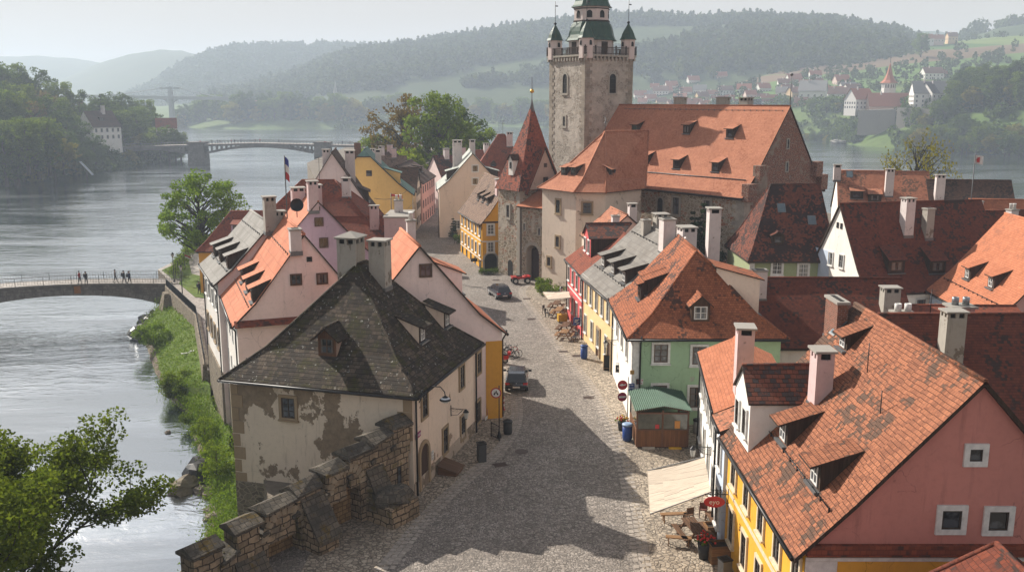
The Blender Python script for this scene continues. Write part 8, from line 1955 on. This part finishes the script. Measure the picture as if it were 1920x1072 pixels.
for sy in (-1,1):
    m = MB(); t_ = sy*.22
    m.add([(-.4,t_,0),(.4,t_,0),(.4,0,1.25),(-.4,0,1.25)], [(0,1,2,3)], 0); m.bar((-.4,t_,0),(-.4,0,1.25),.06,.05,1); m.bar((.4,t_,0),(.4,0,1.25),.06,.05,1); m.bar((-.4,t_*.85,.18),(.4,t_*.85,.18),.05,.06,1); m.bar((-.4,0,1.25),(.4,0,1.25),.05,.06,1); m.build('panel', [m_flat('slate_black',(.015,.016,.016),.7) if 'slate_black' not in bpy.data.materials else bpy.data.materials['slate_black'], WOODL], ab)
p = G(844,884); hatch = thing('cellar_hatch', 'sloping wooden cellar hatch on the pavement by the weathered house', 'hatch', (p.x,p.y,0), R(106-90+0)); m = MB(); m.prism([(-.55,0),(.6,0),(.6,.22),(-.55,.55)], 'y', -.65, .65); m.build('side', WOODB, hatch); m = MB(); m.bar((-.6,0,.59),(.7,0,.22),1.4,.06); m.build('lid', m_wood('hatch_boards', (.15,.085,.05), .3), hatch); hatch.rotation_euler = (0,0,R(-16))
p0_, p1_ = G(921,818), G(936,826); ir = thing('iron_rail', 'short black iron railing between the weathered house and the sign pole', 'railing', (0,0,0)); railing([(p0_.x,p0_.y),(p1_.x,p1_.y)], 0, 1.0, 1.0, ir, rails=(.12,1.0))
p = G(944,768); bo = thing('bollard', 'red and white striped flexible bollard behind the black hatchback', 'bollard', (p.x,p.y,0)); m = MB(); m.lathe([(.13,0),(.12,.06),(.06,.1)], n=12); 
for k in range(5): m.lathe([(.055,.1+.18*k),(.055,.28+.18*k)], n=10, mi=k % 2)
m.build('post', [SRED, WHITE], bo)
for px, py, r_, lb in ((978,846,.42,'round iron manhole cover in the shaded part of the street'),(1105,780,.0,''),):
    if r_: p = G(px,py); e = thing('manhole_cover', lb, 'manhole cover', (p.x,p.y,.012)); m = MB(); m.lathe([(r_,-.02),(r_,0)], n=24); m.lathe([(r_*.8,.001),(r_*.8,.006)], n=20); m.build('cover', m_flat('rusty_iron',(.09,.06,.05),.6), e)
RUSTY = bpy.data.materials['rusty_iron']
for px, py, rz, lb in ((938,871,20,'rectangular iron drain grate in the shaded street by the weathered house'),(1104,745,0,'rectangular drain grate at the edge of the street shadow'),(1056,659,5,'rectangular drain grate in the sunny street level with the blue wheelie bin'),(1082,667,5,'small drain grate in the gutter beside the blue wheelie bin'),(997,598,10,'small drain grate in the sunny street by the clipped hedge'),(988,560,10,'tiny drain grate near the dark blue car'),(930,525,0,'tiny drain grate near the yellow corner house')):
    p = G(px,py); e = thing('drain_grate', lb, 'drain grate', (p.x,p.y,.014), R(rz)); m = MB()
    for k in range(6): m.box(-.4,.4,-.25+.09*k,-.2+.09*k,-.015,.006)
    m.box(-.45,.45,-.3,-.26,-.02,.008); m.box(-.45,.45,.26,.3,-.02,.008); m.build('grate', RUSTY, e)
# hedges and climbers
def hedge(label, c, sx, sy, h, n, lm, rz=0, name='hedge', leaf=.14):
    e = thing(name, label, 'hedge', c, rz); r_ = np.random.default_rng(int(abs(c[0])*10)); C = np.c_[r_.uniform(-sx,sx,n), r_.uniform(-sy,sy,n), r_.uniform(.15,h,n)]
    V, F = leaf_quads(C, np.full(n,.38), 60, leaf, np.array([0,0,h*.3]), 3); link('foliage', np_mesh('foliage', V, F, lm), e)
    m = MB(); 
    for k in range(5): m.tube([(-sx+2*sx*k/4,0,-.1),(-sx+2*sx*k/4,0,h*.8)], .04, 5)
    m.build('stems', BARK, e)
p = G(1032,560); hedge('clipped round hedge beside the cream awning', (p.x,p.y+1.2,0), 1.7, .7, 1.2, 60, LF_GREEN, R(-50))
p = G(1024,548); hedge('second clipped hedge nearer the bastion behind the cream awning', (p.x-.2,p.y+1.6,0), .8, .8, 1.3, 36, LF_GREEN)
p = G(872,450); hedge('dark clipped hedge below the pale cream gable', (-6.5,143,0), 2.4, .7, 1.3, 50, LF_DEEP); put_tree(conifer_meshes(61,3.6,.7,LF_PINE,BARK,8,160,.2),'cypress','slim dark cypress against the pale cream gable',(-9.4,148.3,0),0)
hedge('low dark bush in front of the stone gate tower', (-3.0,117.4,0), 1.2, .5, .6, 26, LF_DEEP); 
for i,(px,py,s_,lb) in enumerate(((1300,452,1.0,'dark evergreen shrub left against the church wall'),(1318,455,1.15,'dark evergreen shrub in the middle against the church wall'),(1333,458,.9,'dark evergreen shrub nearest the tall white chimney'))):
    q = D(px,470,103+i*-1.0); put_tree(conifer_meshes(62,6.5,2.0,LF_PINE,BARK,9,260,.3) if i == 0 else _cm, 'evergreen_shrub', lb, (q.x,q.y,q.z-1.5), i, s_, cat='shrub'); _cm = (bpy.data.objects[bpy.context.scene.objects[-1].name].data,)*2 if False else (list(COL.objects)[-2].data, list(COL.objects)[-1].data)
hg = thing('garden_hedge', 'tall green hedge with fence posts along the lawn by the water', 'hedge', (0,0,0)); C = []
for t_ in np.linspace(0,1,90): q = Vector((-48.6,131.5)).lerp(Vector((-55,160)), t_); C.append((q.x+rng.normal(0,.3),q.y,-3.4+rng.uniform(.2,1.9)))
V, F = leaf_quads(np.array(C), np.full(90,.75), 50, .22, np.array([-52,145,-3]), 4); link('foliage', np_mesh('foliage', V, F, LF_GREEN), hg)
for t_ in np.linspace(0,1,12): q = Vector((-48.2,131.5)).lerp(Vector((-54.6,160)), t_); m = MB(); m.box(q.x-.05,q.x+.05,q.y-.05,q.y+.05,-3.6,-1.2); m.build('fence_post', DARKWOOD, hg)
# street lamps at the bridge
def street_lamp(px, py, ztop_py, z, label):
    p = G(px, py, z); zt = D(px, ztop_py, p.y).z; e = thing('street_lamp', label, 'street lamp', (p.x,p.y,z), 0, 'street lamps by the small bridge'); H = zt-z; m = MB(); m.lathe([(.16,0),(.14,.3),(.07,.5),(.05,H-.7)], n=10); m.build('post', BLK, e)
    m = MB(); m.lathe([(.08,H-.7),(.22,H-.25),(.24,H-.2)], n=8, sm=False); m.build('lantern_glass', bpy.data.materials['lantern_glass'], e); m = MB(); m.lathe([(.28,H-.2),(.1,H-.02),(.03,H+.1)], n=8, sm=False); m.build('lantern_cap', BLK, e)
street_lamp(327, 530, 474, -3.5, 'black lantern post on the lawn edge at the bridge end'); street_lamp(343, 563, 497, -3.15, 'black lantern post standing on the river wall')
# kiosk
ki = thing('wooden_kiosk', 'brown wooden kiosk with glazed upper half and green corrugated roof at the mint green house', 'kiosk', (7.95, 56.75, 0), R(-1)); W_K, D_K = 3.35, 3.9
BRW = m_wood('kiosk_boards', (.20,.085,.035), .14); BRF = m_flat('kiosk_frame', (.13,.055,.028), .6)
m = MB(); m.box(0,W_K,0,.06,.1,1.2); m.box(0,.06,.06,D_K,.1,1.2); m.box(W_K-.06,W_K,.06,D_K,.1,1.2); m.build('panelling', BRW, ki)
m = MB()
for x in (0, W_K/2-.05, W_K-.1): m.box(x,x+.1,-.02,.08,.1,2.55)
m.box(0,W_K,-.025,.07,1.2,1.28); m.box(0,W_K,-.025,.07,2.3,2.42); m.box(0,.1,D_K-.1,D_K,.1,2.55); m.box(W_K-.1,W_K,D_K-.1,D_K,.1,2.55); m.bar((0,0,2.5),(W_K/2,0,2.85),.08,.1); m.bar((W_K/2,0,2.85),(W_K,0,2.5),.08,.1); m.box(-.02,.07,0,D_K,2.3,2.42); m.box(W_K-.07,W_K+.02,0,D_K,2.3,2.42); m.build('frame', BRF, ki)
KG = m_flat('kiosk_glass', (.08,.085,.07), .07, 0, .8, .6, 3); m = MB(); m.box(.1,W_K/2-.05,.02,.03,1.28,2.3); m.build('window', KG, ki); m = MB(); m.box(W_K/2+.05,W_K-.1,.02,.03,1.28,2.3); m.build('window', KG, ki); m = MB(); m.box(.02,.03,.1,D_K-.1,1.28,2.3); m.build('window', KG, ki); m = MB(); m.box(W_K-.03,W_K-.02,.1,D_K-.1,1.28,2.3); m.build('window', KG, ki)
m = MB(); m.box(W_K*.73,W_K*.73+.34,.0,.012,1.35,1.85); m.build('orange_poster', m_flat('orange_paper',(.6,.26,.06),.7), ki); m = MB(); m.box(W_K*.36,W_K*.36+.25,.0,.012,1.32,1.6); m.build('red_card', m_flat('red_card',(.55,.04,.04),.6), ki)
m = MB(); N = 30
def kz(x): return 2.62 + .33*(1-abs(x-W_K/2)/(W_K/2+.15)) 
for k in range(N*4):
    x0, x1 = -.15+(W_K+.3)*k/(N*4), -.15+(W_K+.3)*(k+1)/(N*4); q = lambda x: kz(x)+.045*math.sin(2*math.pi*N*(x+.15)/(W_K+.3))
    m.poly([(x0,-.35,q(x0)),(x1,-.35,q(x1)),(x1,D_K,q(x1)),(x0,D_K,q(x0))], 0, True); m.poly([(x1,-.35,q(x1)-.015),(x0,-.35,q(x0)-.015),(x0,D_K,q(x0)-.015),(x1,D_K,q(x1)-.015)])
m.build('roof', m_flat('green_corrugated', (.085,.16,.11), .55, 0, .4, .3, 2), ki); m = MB(); m.box(.1,W_K-.1,.1,D_K,.0,.1); m.build('floor', DARKWOOD, ki)
for x, mt in ((.4,m_flat('pale_sack',(.45,.4,.34),.8)),(2.1,bpy.data.materials['yellow_plastic'])): m = MB(); m.box(x,x+.8,-.18,-.04,0,.12); m.build('step_block', mt, ki)

# flags
def flag(label, base, top, cols, shape, group=None, r_=.05):
    e = thing('flag', label, 'flag', base, 0, group); H = top.z - base[2]; m = MB(); m.tube([(0,0,0),(0,0,H)], r_, 6); m.build('pole', m_flat('flag_pole',(.1,.1,.1),.5) if 'flag_pole' not in bpy.data.materials else bpy.data.materials['flag_pole'], e)
    w_, h_, ang, droop = shape; n = 10; nc = len(cols); m = MB(); zt = H-.1
    def fp(u, v): return (w_*u*math.cos(ang)+.0, .14*math.sin(u*6)*w_*.5, zt - v*h_ - droop*u*u - w_*u*math.sin(ang))
    for i in range(n):
        for j in range(nc*2): m.poly([fp(i/n,j/(nc*2)),fp(i/n,(j+1)/(nc*2)),fp((i+1)/n,(j+1)/(nc*2)),fp((i+1)/n,j/(nc*2))], j//2, True)
    m.build('cloth', cols, e); return e, fp
b = D(535,420,80); t_ = D(533,292,80); flag('limp blue white and red flag on the tall pole above the orange tin roof', (t_.x,t_.y,9), t_, [m_flat('flag_blue',(.05,.06,.28),.8), WHITE, SRED], (.35,1.9,0,.3))
t_ = D(1829,289,101); e, fp = flag('white flag with a red emblem on the tall dark pole over the brown roof', (t_.x,t_.y,6), t_, [WHITE], (.9,.9,.12,.05)); m = MB(); c0 = fp(.5,.5)
m.poly([(c0[0]+r_*math.cos(a),c0[1]-.03,c0[2]+r_*math.sin(a)) for a, r_ in [(2*math.pi*k/14,.26+.07*(k%2)) for k in range(14)]]); m.poly([(c0[0]+r_*math.cos(a),c0[1]+.06,c0[2]+r_*math.sin(a)) for a, r_ in [(2*math.pi*k/14,.26+.07*(k%2)) for k in range(14)]][::-1]); m.build('emblem', SRED, e)
t_ = D(750,362,118); flag('dark red flag hanging straight down before the ochre yellow gable', (t_.x,t_.y,2), t_, [SRED], (.3,1.5,.2,.2)); t_ = D(733,362,119); e, fp = flag('small red pennant stretched out before the ochre yellow gable', (t_.x,t_.y,2), t_, [SRED], (1.3,.3,.05,.1))
t_ = D(346,476,140); flag('small red and white flag at the water behind the garden hedge', (t_.x,t_.y,-4), t_, [SRED, WHITE], (.9,.5,.25,.1), None, .03)
t_ = D(607,265,436); flag('small red flag on the second pier of the long bridge', (t_.x,t_.y,1), t_, [SRED], (2.0,.9,.1,.1))
# rooftop aerials
for H, u, v, h in ((L4b,6,4.5,2.6),(RR,6,5,2.5),(DR,3,5.2,1.6),(BO,6,4.7,2.0),(GD,5,5.0,1.2)):
    m = MB(); z_ = H.zroof(u,v); m.tube([(u,v,z_-.2),(u,v,z_+h)], .025, 5)
    for k in range(3): m.bar((u-.4,v,z_+h-.1-.25*k),(u+.4,v,z_+h-.1-.25*k),.02,.02)
    m.build('aerial', BLK, H.e)
# overhead wires
for nm, a, b in (('overhead_wire', D(775,380,146), D(712,418,124)), ('overhead_wire', D(770,352,147), D(702,372,126))):
    m = MB(); m.tube([a.lerp(b,k/10)-Vector((0,0,.8*math.sin(math.pi*k/10))) for k in range(11)], .03, 4); tag(m.build(nm, BLK), 'thin black wire strung across the front of the ochre yellow gable', 'wire', 'wires before the ochre yellow gable')

# ------------------------------------------------------------------ people
SKIN = m_flat('skin', (.45,.27,.19), .6, 0, .3, .1); HAIRD = m_flat('dark_hair', (.03,.02,.015), .8)
def person(label, loc, rz, top, legs, hair=HAIRD, stride=.18, pack=None, sc=1.0, simple=False, group=None):
    bm = bmesh.new(); sl = bm.verts.layers.skin.verify()
    def v(p, r_, root=False):
        x = bm.verts.new(p); x[sl].radius = r_ if isinstance(r_, tuple) else (r_, r_); x[sl].use_root = root; return x
    pel = v((0,0,.95),(.16,.12),True); ch = v((0,.0,1.30),(.18,.12)); nk = v((0,.0,1.48),.06); hd0 = v((0,-.01,1.58),.085); hd1 = v((0,-.01,1.70),.085)
    for a, b in ((pel,ch),(ch,nk),(nk,hd0),(hd0,hd1)): bm.edges.new((a,b))
    for sg in (-1,1):
        s_ = sg*stride; h = v((sg*.09,0,.88),.095); k = v((sg*.1,-s_*.55-.02,.48),.062); an = v((sg*.1,-s_*.9+.06*max(0,-sg),.09),.042); ft = v((sg*.11,-s_*.9-.16,.04),.04)
        for a, b in ((pel,h),(h,k),(k,an),(an,ft)): bm.edges.new((a,b))
        sh = v((sg*.19,0,1.40),.058); el = v((sg*.25,s_*.3+.03,1.13),.043); wr = v((sg*.25,s_*.5-.08,.90),.032); hn = v((sg*.25,s_*.5-.11,.80),(.035,.022))
        for a, b in ((ch,sh),(sh,el),(el,wr),(wr,hn)): bm.edges.new((a,b))
    me = bpy.data.meshes.new('tmp_body'); bm.to_mesh(me); bm.free(); o = bpy.data.objects.new('tmp_body', me); COL.objects.link(o)
    o.modifiers.new('s','SKIN').use_smooth_shade = True; o.modifiers.new('d','SUBSURF').levels = 1
    dg = bpy.context.evaluated_depsgraph_get(); dg.update(); m2 = bpy.data.meshes.new_from_object(o.evaluated_get(dg)); bpy.data.objects.remove(o)
    m2.materials.clear()
    for mt in (top, legs, SKIN, PLAST): m2.materials.append(mt)
    for f in m2.polygons:
        z = f.center.z; f.use_smooth = True
        f.material_index = 2 if z > 1.46 or (z < .88 and abs(f.center.x) > .2) else (3 if z < .1 else (1 if z < .93 else 0))
    e = thing('person', label, 'person', loc, rz, group); e.scale = (sc,)*3; link('body', m2, e)
    m = MB(); m.ball((0,.015,1.69), .108, 12, 8, 0, (.95,1.05,1.0)); hm = m.mesh('hair', hair); 
    link('hair', hm, e)
    if pack: m = MB(); m.obox((0,.2,1.22), .32, .18, .45, (.08,0,0)); m.build('backpack', pack, e)
    m = MB(); m.ball((-.035,-.095,1.635), .011, 6, 4); m.ball((.035,-.095,1.635), .011, 6, 4); m.build('eyes', BLK, e) if not simple else None
    return e
C_ = lambda n, c: bpy.data.materials.get(n) or m_flat(n, c, .85)
dkj = C_('dark_jacket',(.02,.022,.03)); jean = C_('dark_trousers',(.025,.025,.03)); rj = C_('red_jacket',(.33,.02,.03)); bj = C_('blue_jacket',(.02,.04,.11)); brj = C_('brown_jacket',(.12,.08,.055))
for px, py, rz, t_, pk, lb, s_ in ((150,533,75,rj,None,'person in a red jacket walking over the stone footbridge',.15),(162,534,60,dkj,PLAST,'person in a dark jacket with a bag next to the red jacket on the footbridge',.1),(217,530,95,brj,None,'person in a brown jacket walking on the footbridge, left of the pair',.2),(233,532,80,dkj,PLAST,'person in black in the middle of the three walkers on the footbridge',.2),(243,533,85,bj,PLAST,'person in a blue jacket, foremost of the three walkers on the footbridge',.2)):
    s0 = 0; q = G(px, py, -2.9)
    # foot height follows the deck
    best = min(((BX(k/400,1.7)-q.xy).length, k/400) for k in range(400)); 
    pp = None
    for _ in range(5):
        z = deckz(best[1])+.12; q = G(px, py, z); best = min(((BX(k/400,1.7)-q.xy).length, k/400) for k in range(400))
    person(lb, (q.x,q.y,z), R(rz), t_, jean, stride=s_, pack=pk, sc=1.06)
q = G(374,552,-3.5); person('person in dark clothes bending by the corner of the riverside house', (q.x,q.y,-3.5), R(60), dkj, jean, stride=.12, pack=PLAST)
for k, px in enumerate((262,300,345,372,396,404,412,430,436,448,478,484,520,640,655)):
    z = fdeck(px); q = D(px, 260, YB_-3); person('tiny figure walking along the long arch bridge', (q.x, YB_-3+rr.uniform(0,4), z), rr.uniform(0,6), (dkj,bj,brj,rj)[k%4], jean, simple=True, sc=1.1, group='figures on the long arch bridge')

for px, py, rz, lb in ((352,662,30,'white plank lying in the grass below the river wall, nearer the water'),(368,653,20,'short white plank lying in the grass close to the river wall')):
    q = on_bank(px, py); m = MB(); m.box(-.7,.7,-.12,.12,.12,.18); tag(m.build('plank', WHITE, None, q, R(rz)), lb, 'plank')
# ------------------------------------------------------------------ camera, light, air
cam = bpy.data.objects.new('camera', bpy.data.cameras.new('camera')); COL.objects.link(cam)
cam.location = (0, 0, CAMZ); cam.rotation_euler = (R(90) - PITCH, 0, 0)
cam.data.sensor_width = 36; cam.data.lens = 36*FPX/1920; cam.data.clip_end = 12000; cam.data.clip_start = .5
SC.camera = cam
SUN_AZ, SUN_EL = 47.0, 34.0
w = bpy.data.worlds.new('World'); SC.world = w; w.use_nodes = True
nt = w.node_tree; bg = nt.nodes['Background']; sky = nt.nodes.new('ShaderNodeTexSky'); sky.sky_type = 'NISHITA'
sky.sun_disc = False; sky.sun_elevation = R(SUN_EL); sky.sun_rotation = R(-SUN_AZ); sky.dust_density = 1.2; sky.air_density = 1.0; sky.ozone_density = 1.0
hs = nt.nodes.new('ShaderNodeHueSaturation'); hs.inputs['Saturation'].default_value = .62; hs.inputs['Value'].default_value = 1.45; nt.links.new(sky.outputs[0], hs.inputs['Color'])
mw = nt.nodes.new('ShaderNodeMix'); mw.data_type = 'RGBA'; mw.blend_type = 'MULTIPLY'; mw.inputs[0].default_value = 1.0; mw.inputs[7].default_value = (1.0, .98, .95, 1); nt.links.new(hs.outputs[0], mw.inputs[6])
mh = nt.nodes.new('ShaderNodeMix'); mh.data_type = 'RGBA'; tc = nt.nodes.new('ShaderNodeTexCoord'); sx = nt.nodes.new('ShaderNodeSeparateXYZ'); nt.links.new(tc.outputs['Generated'], sx.inputs[0]); mr = nt.nodes.new('ShaderNodeMapRange'); mr.interpolation_type = 'SMOOTHSTEP'; mr.inputs[1].default_value = .04; mr.inputs[2].default_value = .55; mr.inputs[3].default_value = .96; mr.inputs[4].default_value = .30; nt.links.new(sx.outputs[2], mr.inputs[0]); nt.links.new(mr.outputs[0], mh.inputs[0]); mh.inputs[7].default_value = (6.3, 5.65, 5.0, 1); nt.links.new(mw.outputs[2], mh.inputs[6])
nt.links.new(mh.outputs[2], bg.inputs[0]); bg.inputs[1].default_value = .058
sun = bpy.data.objects.new('sun', bpy.data.lights.new('sun', 'SUN')); COL.objects.link(sun)
ld = Vector((-math.sin(R(SUN_AZ))*math.cos(R(SUN_EL)), math.cos(R(SUN_AZ))*math.cos(R(SUN_EL)), math.sin(R(SUN_EL))))
sun.rotation_euler = ld.to_track_quat('Z', 'Y').to_euler(); sun.location = (-60, 60, 80)
sun.data.energy = 5.0; sun.data.angle = R(.5); sun.data.color = (1.0, .93, .83)
SC.view_settings.view_transform = 'Standard'; SC.view_settings.look = 'None'; SC.view_settings.exposure = EXPO if 'EXPO' in globals() else .78; SC.view_settings.gamma = 1
SC.render.engine = 'CYCLES'
SC.cycles.use_denoising = True
try: SC.cycles.denoiser = 'OPENIMAGEDENOISE'
except Exception: pass
SC.cycles.max_bounces = 6; SC.cycles.volume_bounces = 1; SC.cycles.transparent_max_bounces = 16
SC.cycles.caustics_reflective = False; SC.cycles.caustics_refractive = False
SC.cycles.sample_clamp_indirect = 4.0
